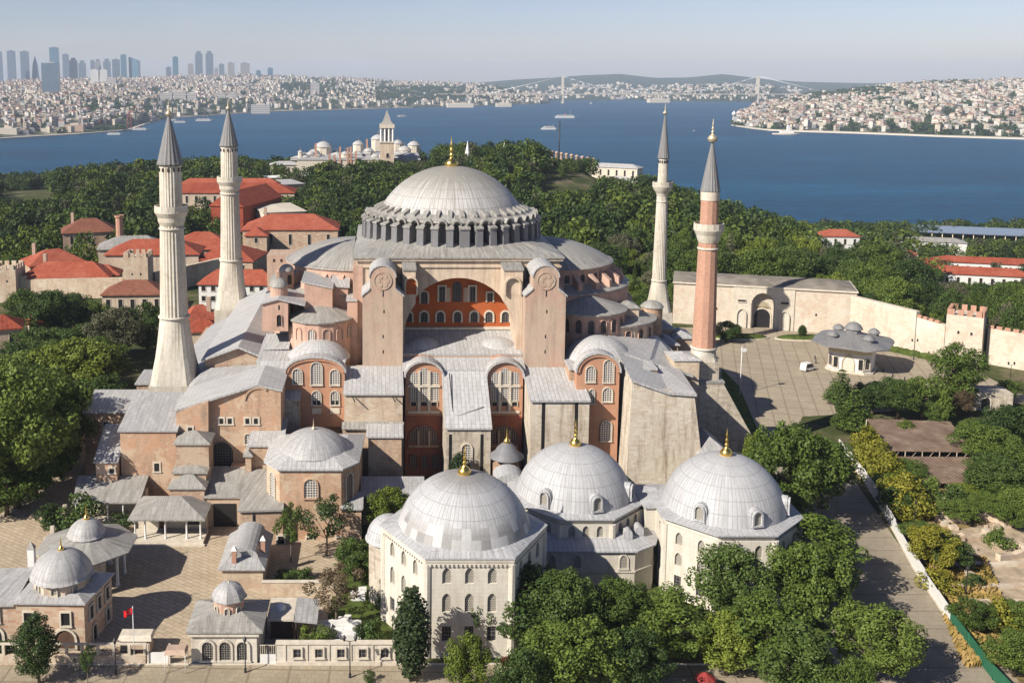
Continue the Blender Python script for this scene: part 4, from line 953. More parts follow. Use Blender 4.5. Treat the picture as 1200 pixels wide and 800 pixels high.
def tomb(c, ap, n, rot, ze, dr, dz0, rise, label, faces, cols, rows, drows=None, skirt=.66, dormer=0, cornice=True, fin=4.2, z0=0, name='domed_tomb', colw=1.15, mat='tomb', dmat='leadtomb'):
    "regular n-gon hall: rot = angle of the first face normal; rows = (bottom, height, material)"
    e = empty(name, (c[0], c[1], 0), label, 'tomb')
    R = ap/math.cos(PI/n); pl = ngon(c, R, n, rot+PI/n)
    MB().pz(pl, z0, ze-.02).build('wall', M[mat], e)
    m = MB()
    for (x, y) in pl: m.pz(ngon((c[0]+(x-c[0])*1.012, c[1]+(y-c[1])*1.012), .52, 8), z0, ze-.75)
    o = m.build('corner_column', M[mat], e); o['kind'] = 'stuff'
    if cornice:
        m = MB(); sc = lambda k: [(c[0]+(x-c[0])*k, c[1]+(y-c[1])*k) for x, y in pl]
        m.pz(sc(1+.45/ap), ze-.75, ze-.4).pz(sc(1+.56/ap), ze-.395, ze-.02)
        for (a, b) in zip(pl, pl[1:]+pl[:1]):
            L = math.hypot(b[0]-a[0], b[1]-a[1]); k = int(L/.55)
            for i in range(k):
                t_ = (i+.5)/k; an = math.atan2(b[1]-a[1], b[0]-a[0])
                x, y = a[0]+(b[0]-a[0])*t_, a[1]+(b[1]-a[1])*t_
                m.obox((x+math.sin(an)*.42, y-math.cos(an)*.42), an, .28, .3, ze-1.0, ze-.755)
        m.build('cornice', M[mat], e)
    rr = ap+skirt
    P2 = ngon(c, rr/math.cos(PI/n), n, rot+PI/n); N = n*8
    def ring(z, rad=None):
        out = []
        for k in range(N):
            a, b = P2[k//8], P2[(k//8+1) % n]; t_ = (k % 8)/8
            x, y = a[0]+(b[0]-a[0])*t_, a[1]+(b[1]-a[1])*t_
            if rad: L = math.hypot(x-c[0], y-c[1]); x, y = c[0]+(x-c[0])/L*rad, c[1]+(y-c[1])/L*rad
            out.append((x, y, z))
        return out
    MB().loft([ring(ze), ring(ze+.2), ring(dz0+.25, dr*.97)]).build('skirt_roof', M['leadtomb'], e)
    d = MB().lathe((c[0], c[1], dz0), cap(dr, rise, 20), 72).build('dome', M[dmat], e)
    finial(e, (c[0], c[1], dz0+rise-.1), fin, M['gold'])
    for k in range(dormer):
        a = -PI/2+.2+(k-(dormer-1)/2)*2*PI/8*1.15; ca, sa = math.cos(a), math.sin(a); tx, ty_ = -sa, ca
        P = lambda r, t, z: (c[0]+ca*r+tx*t, c[1]+sa*r+ty_*t, z)
        o_ = arch_pts(1.9, 2.5); m = MB().prism([P(dr*.985, s_, dz0+.5+t) for s_, t in o_], (-ca*2.6, -sa*2.6, 0)); dm = m.build('dormer', M['leadtomb'], e)
        window(dm, P(dr*.985, 0, dz0+.7), 1.15, 1.9, M['gridstone'], ang=a+PI/2, frame=.22, fmat=M['leadtomb'], depth=.35, name='dormer_window')
    for fc in faces:
        an = rot+2*PI*fc/n; L = 2*ap*math.tan(PI/n); W0 = []
        for (zb, h, mt, arched) in rows:
            for i in range(cols): W0.append(((i-(cols-1)/2)*L*.72/max(1, cols-.35), zb, colw, h, arched))
        pierced(e, (c[0]+ap*math.cos(an), c[1]+ap*math.sin(an)), an+PI/2, L+.30, z0, ze-.78, W0, mat)
        for (zb, h, mt, arched) in rows:
            for i in range(cols):
                s_ = (i-(cols-1)/2)*L*.72/max(1, cols-.35)
                x, y = c[0]+ap*math.cos(an)-math.sin(an)*s_, c[1]+ap*math.sin(an)+math.cos(an)*s_
                window(e, (x, y, zb), colw, h, M[mt], ang=an+PI/2, arched=arched, frame=0, pointed=arched)
    return e
R3 = [(10.05, 2.1, 'gridstone', True), (6.25, 2.5, 'gridstone', True), (2.35, 2.0, 'griddark', False)]
tomb((11.1, 131.2), 9.15, 6, -PI/2, 13.4, 8.9, 13.9, 6.9, 'white domed tomb nearest the street, with chequered grey and white lead low on its dome', (0, 1, 5), 3, R3, dmat='leadcheck')
c2 = (29.4, 149.3)
t2 = tomb(c2, 9.1, 8, -PI/2, 10.4, 8.7, 10.7, 7.4, 'middle domed tomb with a stepped lower storey, standing between the two other domed tombs', (0, 1, 7, 2), 3, [(7.75, 1.7, 'gridstone', True)], dormer=3, z0=6.9, cornice=False, colw=.95)
low = [(-7.0, -11.7), (6.6, -11.7), (9.6, -9.6), (11.8, -4), (11.8, 9), (-11.8, 9), (-11.8, -5)]
L = [(c2[0]+x, c2[1]+y) for x, y in low]
MB().pz(L, 0, 6.7).build('lower_wall', M['tomb'], t2)
Ls = [(c2[0]+x*1.04, c2[1]+y*1.04) for x, y in low]
MB().loft([[(x, y, 6.72) for x, y in Ls], [(x, y, 6.95) for x, y in Ls], [(c2[0]+x*.74, c2[1]+y*.74, 7.9) for x, y in low]]).build('terrace_roof', M['leadtomb'], t2)
MB().pz([(c2[0]+x*1.012, c2[1]+y*1.012) for x, y in low], 3.55, 3.8).build('string_course', M['tomb'], t2)
for x in (-5.2, -1.6, 5.0): window(t2, (c2[0]+x, c2[1]-11.7, 4.2), 1.05, 2.0, M['gridstone'], frame=.2, pointed=True, depth=.14, fmat=M['tomb'])
for x in (-1.3, 4.2): window(t2, (c2[0]+x, c2[1]-11.7, .7), 1.1, 1.9, M['griddark'], arched=False, frame=.2, depth=.12)
for k, x in enumerate((6.1, 8.0)): MB().prism([(c2[0]+x+q, c2[1]-9.6+k*1.2, 7.0+t) for q, t in arch_pts(1.2, 1.9)], (0, 1.6, 0)).build('roof_vent', M['leadtomb'], t2)
t3 = tomb((50.0, 142.6), 9.4, 8, -PI/2, 11.2, 8.75, 11.5, 7.6, 'right-hand domed tomb beside the lane, its dome smooth and white above tall trees', (0, 7, 6, 1), 2, [(8.0, 1.8, 'gridstone', True), (4.9, 1.9, 'gridstone', True), (1.5, 1.9, 'griddark', False)], dormer=3, cornice=False, colw=1.05)
MB().box(38.9, 44.5, 143.5, 151.5, 0, 10.6).build('porch_wall', M['tomb'], t3)
m = MB(); hiproof(m, 38.9, 44.5, 143.5, 151.5, 10.85, .7, .35); m.build('porch_roof', M['leadtomb'], t3)
# the small half-hidden domed annex left of the first tomb
sx, sy = 1.1, 137.2
sa_ = empty('domed_annex', (sx, sy, 0), 'small smooth domed annex tucked against the left corner of the chequer-domed tomb', 'annex')
MB().pz(ngon((sx, sy), 3.1, 8, PI/8), 0, 9.0).build('wall', M['ashlar'], sa_)
MB().lathe((sx, sy, 9.0), cap(3.2, 3.3, 10, 0, .2), 32).build('dome', M['leadtomb'], sa_)
for an in (-PI/2, -PI/4): window(sa_, (sx+2.87*math.cos(an), sy+2.87*math.sin(an), 5.0), .9, 1.9, M['griddark'], ang=an+PI/2, frame=.12)
# chapel between first and second tomb (pale, barrel lead roof)
a, b = V(582, 590, 156), V(613, 590, 156); z = V(590, 565, 156)[2]
ch = empty('barrel_roofed_chapel', ((a[0]+b[0])/2, 156, 0), 'little pale chapel with a rounded lead roof peeping between two tomb domes', 'chapel')
MB().box(a[0], b[0], 156, 160, 0, z).build('wall', M['tomb'], ch)
cx = (a[0]+b[0])/2; w = (b[0]-a[0])/2+.25
o_ = [(cx+w*math.cos(PI*k/12), z+1.5*math.sin(PI*k/12)) for k in range(13)]
MB().prism([(x, 155.6, zz) for x, zz in o_], (0, 4.4, 0)).build('barrel_roof', M['leadtomb'], ch)
winpx(ch, 593, 600, 569, 580, 156, M['grid'], frame=.12)

# ================================================================== DOMED BRICK ANNEX (old baptistery)
bc = (-11.2, 163.2)
bp = empty('domed_brick_annex', (bc[0], bc[1], 0), 'square brick annex with cut corners under a low ribbed lead dome, behind two young trees', 'annex')
A = [(-18.6, 159.0), (-16.2, 155.7), (-6.4, 155.7), (-4.0, 158.6), (-3.3, 171.2), (-18.4, 171.2)]
MB().pz(A, 0, 11.6).build('wall', M['brickred'], bp)
Ao = [(bc[0]+(x-bc[0])*1.06, bc[1]+(y-bc[1])*1.06) for x, y in A]
MB().loft([[(x, y, 11.62) for x, y in Ao], [(x, y, 11.9) for x, y in Ao], [(bc[0]+(x-bc[0])*.70, bc[1]+(y-bc[1])*.62, 13.0) for x, y in A]]).build('skirt_roof', M['leadwhite'], bp)
MB().lathe((bc[0], bc[1]-.3, 12.6), cap(6.05, 3.2, 12), 48).build('dome', M['lead'], bp)
finial(bp, (bc[0], bc[1]-.3, 15.7), 1.9, M['bronze'])
winpx(bp, 356.5, 372, 561, 583, 155.7, M['grid'], frame=.2, fmat=M['brickred'])
an = math.atan2(155.7-159.0, -16.2+18.6); window(bp, (-17.4, 157.35, 5.9), 1.5, 4.6, M['grid'], ang=an, frame=.15)
an = math.atan2(158.6-155.7, -4.0+6.4); window(bp, (-5.2, 157.15, 5.9), 1.5, 4.6, M['gridbrown'], ang=an, frame=.15)
winpx(bp, 326, 333, 627.5, 637, 154.2, M['dark'], arched=False, frame=.3)
for px in (363, 398): winpx(bp, px-3.5, px+3.5, 629, 640, 155.7, M['griddark'], arched=False, frame=.25)
MB().box(-22.4, -15.6, 154.2, 165, 0, 5.4).build('side_wing', M['brickmix'], bp)
m = MB(); slab(m, [(-22.7, 166, 7.6), (-22.7, 153.7, 5.7), (-15.4, 153.7, 5.9), (-16.5, 166, 8.0)], .3); m.build('side_wing_roof', M['leadold'], bp)
MB().box(-6.3, -3.2, 155.2, 159.5, 0, 5.2).build('corner_wing', M['brickmix'], bp)
m = MB(); slab(m, [(-6.5, 159.5, 6.5), (-6.5, 154.8, 5.5), (-2.9, 154.8, 5.5), (-2.9, 159.5, 6.5)], .25); m.build('corner_wing_roof', M['lead'], bp)
MB().tube((-20.3, 154.05, .1), (-20.3, 154.05, 5.3), .12).build('downpipe', M['iron'], bp)
# ================================================================== NEAR BUILDINGS, lower left
# domed school
sc = empty('domed_school', (-43.5, 128, 0), 'two-storey banded brick and stone house with a fluted lead dome and gilt finial', 'house')
SA = [(-47.0, 123.8), (-38.2, 123.6), (-36.7, 131.4), (-46.5, 132.0)]
MB().pz(SA, 0, 6.3).build('wall', M['striped'], sc)
MB().pz([(-52.5, 124.3), (-47.05, 124.2), (-47.05, 131.5), (-52.5, 131.5)], 0, 5.9).build('west_wing', M['striped'], sc)
ce = (-42.2, 127.8)
So = [(ce[0]+(x-ce[0])*1.07, ce[1]+(y-ce[1])*1.09) for x, y in SA]
MB().loft([[(x, y, 6.32) for x, y in So], [(x, y, 6.5) for x, y in So], [(ce[0]+(x-ce[0])*.75, ce[1]+(y-ce[1])*.75, 7.1) for x, y in SA]]).build('skirt_roof', M['lead'], sc)
m = MB(); slab(m, [(-53, 132.1, 6.9), (-53, 123.8, 6.0), (-47.3, 123.8, 6.1), (-47.3, 132.1, 7.1)], .25); m.build('wing_roof', M['lead'], sc)
MB().pz(ngon(ce, 3.6, 8, PI/8), 6.6, 8.5).build('drum', M['cream'], sc)
MB().lathe((*ce, 8.5), cap(4.05, 3.2, 12, 0, .1), 48, flute=.035).build('dome', M['lead'], sc)
finial(sc, (*ce, 11.6), 2.0, M['gold'])
for k in range(8):
    an = PI/4*k
    if math.sin(an) < .3: window(sc, (ce[0]+3.33*math.cos(an), ce[1]+3.33*math.sin(an), 7.1), .7, .95, M['gridstone'], ang=an+PI/2, frame=.12)
wnn = math.atan2(-.2, 8.8)
for x, z, w_, h_ in ((-40.6, 3.4, 1.15, 1.75), (-45.4, 3.4, 1.15, 1.75)): window(sc, (x, 123.8-(x+47)*.0227, z), w_, h_, M['dark'], ang=wnn, arched=False, frame=.2)
window(sc, (-40.8, 123.66, .2), 2.6, 2.6, M['wood'], ang=wnn, frame=.3)
window(sc, (-50.2, 124.25, .2), 2.2, 2.6, M['dark'], frame=.35)
window(sc, (-50.0, 124.25, 3.6), 1.2, 1.7, M['dark'], arched=False, frame=.2)
an = math.atan2(131.4-123.6, -36.7+38.2)
for t_, z in ((.22, 3.5), (.5, 3.6), (.8, 3.7), (.8, .6)): window(sc, (-38.2+1.5*t_, 123.6+7.8*t_, z), 1.0, 1.8, M['dark'], ang=an, arched=False, frame=.2)
window(sc, (-37.75, 126.1, 0), 1.1, 2.2, M['dark'], ang=an, frame=.2)
chy = MB().box(-48.3, -47.4, 132.2, 133.0, 0, 9.6); o = chy.build('chimney', M['white'], sc)
MB().loft([[(-48.4, 132.1, 9.61), (-47.3, 132.1, 9.61), (-47.3, 133.1, 9.61), (-48.4, 133.1, 9.61)], [(-47.9, 132.55, 10.5), (-47.8, 132.55, 10.5), (-47.8, 132.65, 10.5), (-47.9, 132.65, 10.5)]]).build('chimney_cap', M['leadold'], o)
# ablution canopy
cc_ = (-43.2, 142.6)
cn = empty('ablution_fountain', (*cc_, 0), 'octagonal ablution fountain under a broad eight-sided lead canopy with a small dome', 'fountain')
R8 = 7.3
MB().loft([[(x, y, 5.3) for x, y in ngon(cc_, R8, 8, PI/8)], [(x, y, 5.5) for x, y in ngon(cc_, R8, 8, PI/8)], [(x, y, 7.1) for x, y in ngon(cc_, 2.2, 8, PI/8)]]).build('canopy_roof', M['leadold'], cn)
MB().lathe((*cc_, 7.0), cap(2.75, 2.2, 10, .15, .12), 32, flute=.03).build('dome', M['lead'], cn)
MB().pz(ngon(cc_, 2.3, 16), 6.5, 7.15).build('dome_drum', M['wood'], cn)
finial(cn, (*cc_, 9.25), 2.2, M['gold'])
MB().pz(ngon(cc_, 2.6, 12), 0, 3.0).build('basin', M['tomb'], cn)
for k in range(8):
    a = PI/8+k*PI/4; x, y = cc_[0]+5.2*math.cos(a), cc_[1]+5.2*math.sin(a)
    MB().lathe((x, y, 0), [(.34, 0), (.34, .3), (.24, .4), (.22, 4.0), (.36, 4.5), (.36, 5.0)], 12).build('column', M['white'], cn)
m = MB()
for k in range(8):
    a, b = PI/8+k*PI/4, PI/8+(k+1)*PI/4
    p, q = [(cc_[0]+5.2*math.cos(t_), cc_[1]+5.2*math.sin(t_)) for t_ in (a, b)]
    an = math.atan2(q[1]-p[1], q[0]-p[0]); L = math.hypot(q[0]-p[0], q[1]-p[1]); mx_, my_ = (p[0]+q[0])/2, (p[1]+q[1])/2
    pts = [(-L/2, 5.28), (-L/2, 4.3)]+[(-L/2*.9*math.cos(PI*j/8), 4.3+.75*math.sin(PI*j/8)) for j in range(9)]+[(L/2, 4.3), (L/2, 5.28)]
    m.prism([(mx_+math.cos(an)*s_+math.sin(an)*.15, my_+math.sin(an)*s_-math.cos(an)*.15, z) for s_, z in pts], (-math.sin(an)*.3, math.cos(an)*.3, 0))
m.build('arcade', M['tomb'], cn)
# entrance porch
po = empty('columned_porch', (-34, 157, 0), 'open porch with slim white columns and a wide hipped lead roof facing the courtyard', 'porch')
m = MB(); hiproof(m, -39.7, -28.4, 154.6, 163, 4.0, 2.0, .5); m.build('porch_roof', M['leadold'], po)
MB().box(-39.6, -28.5, 158.6, 163, 0, 3.75).build('back_wall', M['trim'], po)
MB().box(-40.0, -28.2, 153.6, 158.55, 0, .55).box(-40.3, -27.9, 153.1, 153.595, 0, .28).build('platform', M['trim'], po)
for x in (-39.2, -37.6, -34.4, -31.0, -28.8): MB().lathe((x, 154.9, .55), [(.22, 0), (.2, .2), (.15, .3), (.14, 2.7), (.23, 2.95), (.23, 3.2)], 10).build('column', M['white'], po)
window(po, (-30.6, 158.6, 1.3), 2.0, 1.3, M['dark'], arched=False, frame=.15); window(po, (-35.6, 158.6, .6), 1.2, 2.3, M['wood'], arched=False, frame=.15)
ar = empty('side_arcade', (-45, 162, 0), 'low arcade with a lead lean-to roof along the shaded brick wall', 'arcade')
m = MB(); slab(m, [(-52, 168, 5.8), (-51, 161.2, 3.9), (-39.9, 161.2, 3.9), (-39.9, 168, 5.8)], .28); m.build('lean_to_roof', M['leadold'], ar)
MB().box(-51, -40, 165.8, 167.9, 0, 3.8).build('back_wall', M['trim'], ar)
MB().box(-51, -40, 161.0, 165.7, 0, .35).build('platform', M['trim'], ar)
for k in range(5): MB().lathe((-50.6+k*2.6, 161.7, .35), [(.2, 0), (.14, .25), (.13, 2.9), (.22, 3.3)], 10).build('column', M['white'], ar)
# street-side domed fountain house
sb = empty('domed_fountain_house', (-19.9, 124.3, 0), 'cream fountain house with three grilled arches to the street and a small pink-drummed dome', 'fountain house')
MB().pz([(-24.0, 120.7), (-15.7, 120.6), (-15.2, 127.6), (-23.6, 127.9)], 0, 4.2).build('wall', M['tomb'], sb)
m = MB(); hiproof(m, -24.0, -15.4, 120.7, 127.8, 4.45, 1.5, .55); m.build('roof', M['leadold'], sb)
MB().box(-24.3, -15.4, 120.25, 120.68, 3.75, 4.05).build('cornice', M['tomb'], sb)
MB().pz(ngon((-19.7, 124.6), 2.0, 8, PI/8), 4.6, 7.0).build('drum', M['pink'], sb)
MB().lathe((-19.7, 124.6, 7.0), cap(2.25, 1.8, 10, 0, .1), 8, sm=False).build('dome', M['lead'], sb)
finial(sb, (-19.7, 124.6, 8.75), .6, M['bronze'])
for k in (5, 6, 7): an = PI/4*k; window(sb, (-19.7+1.85*math.cos(an), 124.6+1.85*math.sin(an), 5.2), .55, 1.0, M['gridstone'], ang=an+PI/2, frame=.1)
t = NT('star_grille', .5, .4); vo = t.n.new('ShaderNodeTexVoronoi'); vo.feature = 'DISTANCE_TO_EDGE'; t.l.new(t.uv(), vo.inputs['Vector']); vo.inputs['Scale'].default_value = 3.2; vo.inputs['Randomness'].default_value = .25
M['star'] = t.out(t.ramp(vo.outputs[0], [(.05, (.36, .33, .28)), (.09, (.012, .012, .013))]))
for x in (-21.9, -19.7, -17.5): window(sb, (x, 120.65, .45), 1.4, 2.5, M['star'], frame=.28, fmat=M['tomb'])
# barrel-roofed lodge with chimneys
br = empty('barrel_roofed_lodge', (-20, 144.5, 0), 'small stone lodge with a humped lead roof and two brick chimneys', 'lodge')
MB().box(-23.0, -17.1, 139.4, 150, 0, 3.1).build('wall', M['rubble'], br)
m = MB(); m.loft([[(-23.5, 138.9, 3.12), (-16.7, 138.9, 3.12), (-16.7, 150.5, 3.12), (-23.5, 150.5, 3.12)], [(-23.5, 138.9, 3.32), (-16.7, 138.9, 3.32), (-16.7, 150.5, 3.32), (-23.5, 150.5, 3.32)], [(-22.2, 141.2, 4.1), (-18.0, 141.2, 4.1), (-18.0, 150.5, 4.1), (-22.2, 150.5, 4.1)]])
m.prism([(-20.1+2.1*math.cos(PI*k/10), 141.4, 4.05+1.3*math.sin(PI*k/10)) for k in range(11)], (0, 9.2, 0)); m.build('humped_roof', M['lead'], br)
for x, y in ((-21.3, 140.3), (-17.5, 143.6)):
    c_ = MB().box(x-.32, x+.32, y-.32, y+.32, 3.3, 5.6).build('chimney', M['brickmin'], br)
    MB().loft([[(x-.42, y-.42, 5.61), (x+.42, y-.42, 5.61), (x+.42, y+.42, 5.61), (x-.42, y+.42, 5.61)], [(x-.03, y-.03, 6.3), (x+.03, y-.03, 6.3), (x+.03, y+.03, 6.3), (x-.03, y+.03, 6.3)]]).build('chimney_cap', M['white'], c_)
# garden sheds behind the street wall
sh = empty('flat_roofed_shed', (-11.8, 128.4, 0), 'low garden shed with a flat pale roof and a lead-covered end', 'shed')
MB().box(-14.6, -11.6, 126.4, 131, 0, 2.75).build('wall', M['wood'], sh)
MB().box(-15.0, -11.5, 125.7, 131.5, 2.78, 3.0).build('flat_roof', M['trim'], sh)
m = MB(); slab(m, [(-11.45, 131.5, 3.1), (-11.45, 125.7, 2.9), (-8.4, 125.5, 2.7), (-8.4, 131.3, 2.9)], .2); m.build('lead_roof', M['lead'], sh)
for x in (-11.2, -8.8): MB().tube((x, 126, 0), (x, 126, 2.6), .08).build('post', M['iron'], sh)
MB().lathe((-13.4, 128.6, 3.0), [(.65, 0), (.62, .35), (.3, .6), (.001, .65)], 14).build('roof_vent', M['white'], sh)
# garden wall
gw = empty('garden_wall', (-12, 138, 0), 'short rubble garden wall behind the clipped bushes', 'wall'); MB().box(-17.0, -6.4, 137.6, 138.1, 0, 2.0).build('masonry', M['rubble'], gw); MB().box(-17.1, -6.3, 137.5, 138.2, 2.0, 2.15).build('coping', M['trim'], gw)
# street wall with grilled openings
sw = empty('street_wall', (-7, 120.5, 0), 'pale stone street wall with square grilled openings left of the white tomb', 'wall')
MB().box(-13.2, 1.8, 120.3, 120.9, .0, 2.75).build('masonry', M['tomb'], sw)
MB().box(-13.3, 1.9, 120.15, 121.0, 2.755, 2.95).build('coping', M['trim'], sw); MB().box(-13.3, 1.9, 120.1, 120.3, 0, .5).build('plinth', M['trim'], sw)
for k in range(5): window(sw, (-10.6+2.75*k, 120.3, 1.05), .95, 1.15, M['griddark'], arched=False, frame=.22)
for k in range(6): MB().box(-12.1+2.75*k-.1, -12.1+2.75*k+.1, 120.2, 120.3, .5, 2.75).build('pilaster', M['trim'], sw)
sg = empty('railing_gate', (-14.4, 120.5, 0), 'grey railing gate between the fountain house and the street wall', 'gate')
MB().box(-15.3, -13.3, 120.4, 120.5, .05, 1.35).build('panel', M['white'], sg)
m = MB()
for k in range(9): m.box(-15.25+k*.235, -15.17+k*.235, 120.4, 120.46, 1.36, 2.5)
m.box(-15.3, -13.3, 120.4, 120.46, 2.5, 2.6); m.build('railing', M['ashlar'], sg)
# balustraded precinct wall at far left
bw = empty('precinct_wall', (-37, 120.6, 0), 'low stone wall with square posts and railings before the banded house', 'wall')
MB().box(-50, -29.6, 120.4, 120.9, 0, 1.15).build('masonry', M['rubble'], bw)
m = MB()
for k in range(11): m.box(-49.6+k*1.98-.17, -49.6+k*1.98+.17, 120.45, 120.85, 1.16, 2.5)
o = m.build('post', M['trim'], bw); o['kind'] = 'stuff'
MB().box(-50, -29.6, 120.5, 120.8, 2.505, 2.7).build('rail', M['trim'], bw); MB().box(-50, -29.6, 120.6, 120.66, 1.75, 1.85).build('lower_rail', M['iron'], bw)
bo = empty('ticket_barrier', (-28.2, 121, 0), 'white barrier panel across the precinct entrance under the flag', 'barrier'); MB().box(-29.5, -26.6, 120.5, 120.65, .1, 1.5).build('panel', M['white'], bo)
for x in (-29.4, -26.7): MB().box(x-.1, x+.1, 120.35, 120.8, 0, 2.6).build('post', M['trim'], bo)
tk = empty('ticket_booth', (-31.3, 123.2, 0), 'low khaki-roofed booth standing just inside the precinct entrance', 'booth')
MB().box(-33.4, -29.6, 122.4, 124.4, 0, 2.1).build('wall', M['striped'], tk); MB().loft([[(-33.7, 122.0, 2.12), (-29.3, 122.0, 2.12), (-29.3, 124.8, 2.12), (-33.7, 124.8, 2.12)], [(-33.5, 122.6, 2.6), (-29.5, 122.6, 2.6), (-29.5, 124.2, 2.6), (-33.5, 124.2, 2.6)]]).build('roof', M['trim'], tk)
aw = empty('canvas_awning', (-25.4, 119.4, 0), 'beige canvas awning on thin posts beside the fountain house', 'awning')
MB().loft([[(-26.9, 118.2, 2.5), (-24.2, 118.2, 2.5), (-24.2, 120.2, 2.5), (-26.9, 120.2, 2.5)], [(-26.7, 118.6, 2.95), (-24.4, 118.6, 2.95), (-24.4, 119.9, 2.95), (-26.7, 119.9, 2.95)]]).build('canvas', M['pinkbeige'], aw)
for x in (-26.8, -24.3):
    for y in (118.3, 120.1): MB().tube((x, y, 0), (x, y, 2.5), .05).build('pole', M['white'], aw)
# flag
fl = empty('flagpole', (-31.2, 120.7, 0), 'white flagpole flying a small red flag with crescent and star', 'flag')
MB().tube((-31.2, 120.7, 0), (-31.2, 120.7, 7.6), .07, .05, 8).build('pole', M['white'], fl)
m = MB(); nx = 10; W_, H_ = 1.15, .85
def fw(u, v): return (-31.27-W_*u*.93, 120.7+.18*math.sin(u*7)-.1, 7.35-H_*(1-v)-.30*u+.06*math.sin(u*5))
for i in range(nx):
    u0, u1 = i/nx, (i+1)/nx; m.poly([fw(u0, 0), fw(u1, 0), fw(u1, 1), fw(u0, 1)], sm=True)
M['flagred'] = m_plain('flag_red', (.62, .012, .018), .7, .2, var=.05)
flg = m.build('flag', M['flagred'], fl)
m = MB(); off = lambda p: (p[0], p[1]-.02, p[2])
for k in range(14):
    a, b = .6+k*(2*PI-1.2)/14, .6+(k+1)*(2*PI-1.2)/14
    q = lambda r, t_, c_: off(fw(c_+r*math.cos(t_)*.68, .5+r*math.sin(t_)))
    m.poly([q(.25, a, .36), q(.25, b, .36), q(.205, b, .40), q(.205, a, .40)])
st = [off(fw(.62+(.11 if k % 2 == 0 else .045)*math.cos(PI+k*PI/5)*.68, .5+(.11 if k % 2 == 0 else .045)*math.sin(PI+k*PI/5))) for k in range(10)]
m.poly(st); m.build('crescent_and_star', M['white'], flg)
# lamp posts: one builder, then copies
def make_lamp(h=5.2, twin=False):
    e = empty('street_lamp', (0, 0, 0), 'x', 'street lamp', 'street lamps')
    MB().lathe((0, 0, 0), [(.16, 0), (.16, .5), (.08, .7), (.06, h-.6)], 10).build('post', M['iron'], e)
    for s_ in ((-1, 1) if twin else (1,)):
        if twin: MB().tube((0, 0, h-.65), (s_*.7, 0, h-.5), .04).build('arm', M['iron'], e)
        x = s_*.7 if twin else 0
        l_ = MB().lathe((x, 0, h-.6), [(.1, 0), (.26, .5), (.22, .55), (.05, .8)], 8, sm=False).build('lantern', M['iron'], e)
    return e
lampA, lampB = make_lamp(4.6), make_lamp(5.4, True)
LS = [(lampA, V(288, 780, 119)[0], 118.6, 'black street lamp in front of the fountain house grilles'), (lampB, V(410, 790, 117)[0], 117.5, 'black twin-armed street lamp in front of the pale street wall'), (lampA, -32.9, 118.2, 'black street lamp left of the red flag'),
      (lampB, V(1065, 400, 265)[0], 262, 'lamp post against the pale city wall left of its tower'), (lampB, V(1185, 430, 240)[0], 240, 'lamp post against the pale city wall right of its tower'),
      (lampA, 87.6, 160, 'lamp standing behind the white hoarding among yellow-green bushes'), (lampA, 83.0, 137, 'lamp standing behind the white hoarding near its green end')]
used = set()
for src, x, y, lb_ in LS:
    o = src if src not in used else copy_tree(src)
    used.add(src); o.location = (x, y, 0); o['label'] = lb_
# carved marble fragments
def fragment(m, x, y, s_, seed):
    r = random.Random(seed); P = [(x+(r.random()-.5)*.3*s_+dx*s_, y+(r.random()-.5)*.3*s_+dy*s_) for dx, dy in ((-.5, -.4), (.5, -.4), (.5, .4), (-.5, .4))]
    h = s_*(.4+r.random()*.5); return m.loft([[(a, b, 0) for a, b in P], [(a*.97+x*.03, b*.97+y*.03, h) for a, b in P]])
r_ = random.Random(3)
for k, (px, py) in enumerate(((372, 752), (384, 748), (396, 745), (388, 740), (402, 735), (425, 695), (437, 690), (420, 700), (408, 728), (395, 757), (380, 740), (413, 742))):
    x, y = G2(px, py); o = fragment(MB(), x, y, .9+r_.random()*1.1, k).build('marble_fragment', M['white']); tag(o, 'white carved marble fragment lying in the tomb garden', 'stone fragment', 'marble fragments in the tomb garden')
mo = empty('marble_monument', (-5.0, 126.6, 0), 'white roofless marble monument standing among clipped bushes in the tomb garden', 'monument')
MB().box(-7.2, -2.7, 127.8, 128.3, 0, 1.6).build('back_wall', M['white'], mo); MB().box(-7.2, -6.7, 125.2, 127.75, 0, 1.3).build('side_wall', M['white'], mo); MB().box(-3.2, -2.7, 125.2, 127.75, 0, .8).build('side_wall', M['white'], mo); MB().box(-6.6, -3.3, 125.6, 127.7, 0, .9).build('slab', M['white'], mo)
# red awnings / parasols of the cafe under the trees
M['canvasred'] = m_plain('red_canvas', (.30, .045, .04), .8, .2); M['canvaspale'] = m_plain('pale_canvas', (.62, .58, .52), .8, .2)
def parasol(x, y, mat, lb_, r=2.0, h=3.0):
    e = empty('cafe_parasol', (x, y, 0), lb_, 'parasol', 'cafe parasols under the trees')
    MB().tube((x, y, 0), (x, y, h), .05).build('pole', M['wood'], e)
    MB().loft([[(a, b, h-.75) for a, b in ngon((x, y), r, 8)], [(a, b, h-.6) for a, b in ngon((x, y), r, 8)], [(a, b, h+.1) for a, b in ngon((x, y), .1, 8)]]).build('canopy', M[mat], e)
for px, py, mt, lb_ in ((826, 792, 'canvasred', 'red parasol near the bottom edge under the middle trees'), (970, 757, 'canvaspale', 'pale parasol beside the dark trees at the lane corner'), (984, 770, 'canvaspale', 'second pale parasol, half hidden by the lane tree'), (961, 775, 'canvasred', 'red parasol beside the pale ones at the lane corner'), (598, 772, 'canvasred', 'red parasol in the gap beside the white tomb wall')):
    q = G2(px, py+18); parasol(q[0], q[1], mt, lb_, 1.25, 2.4)
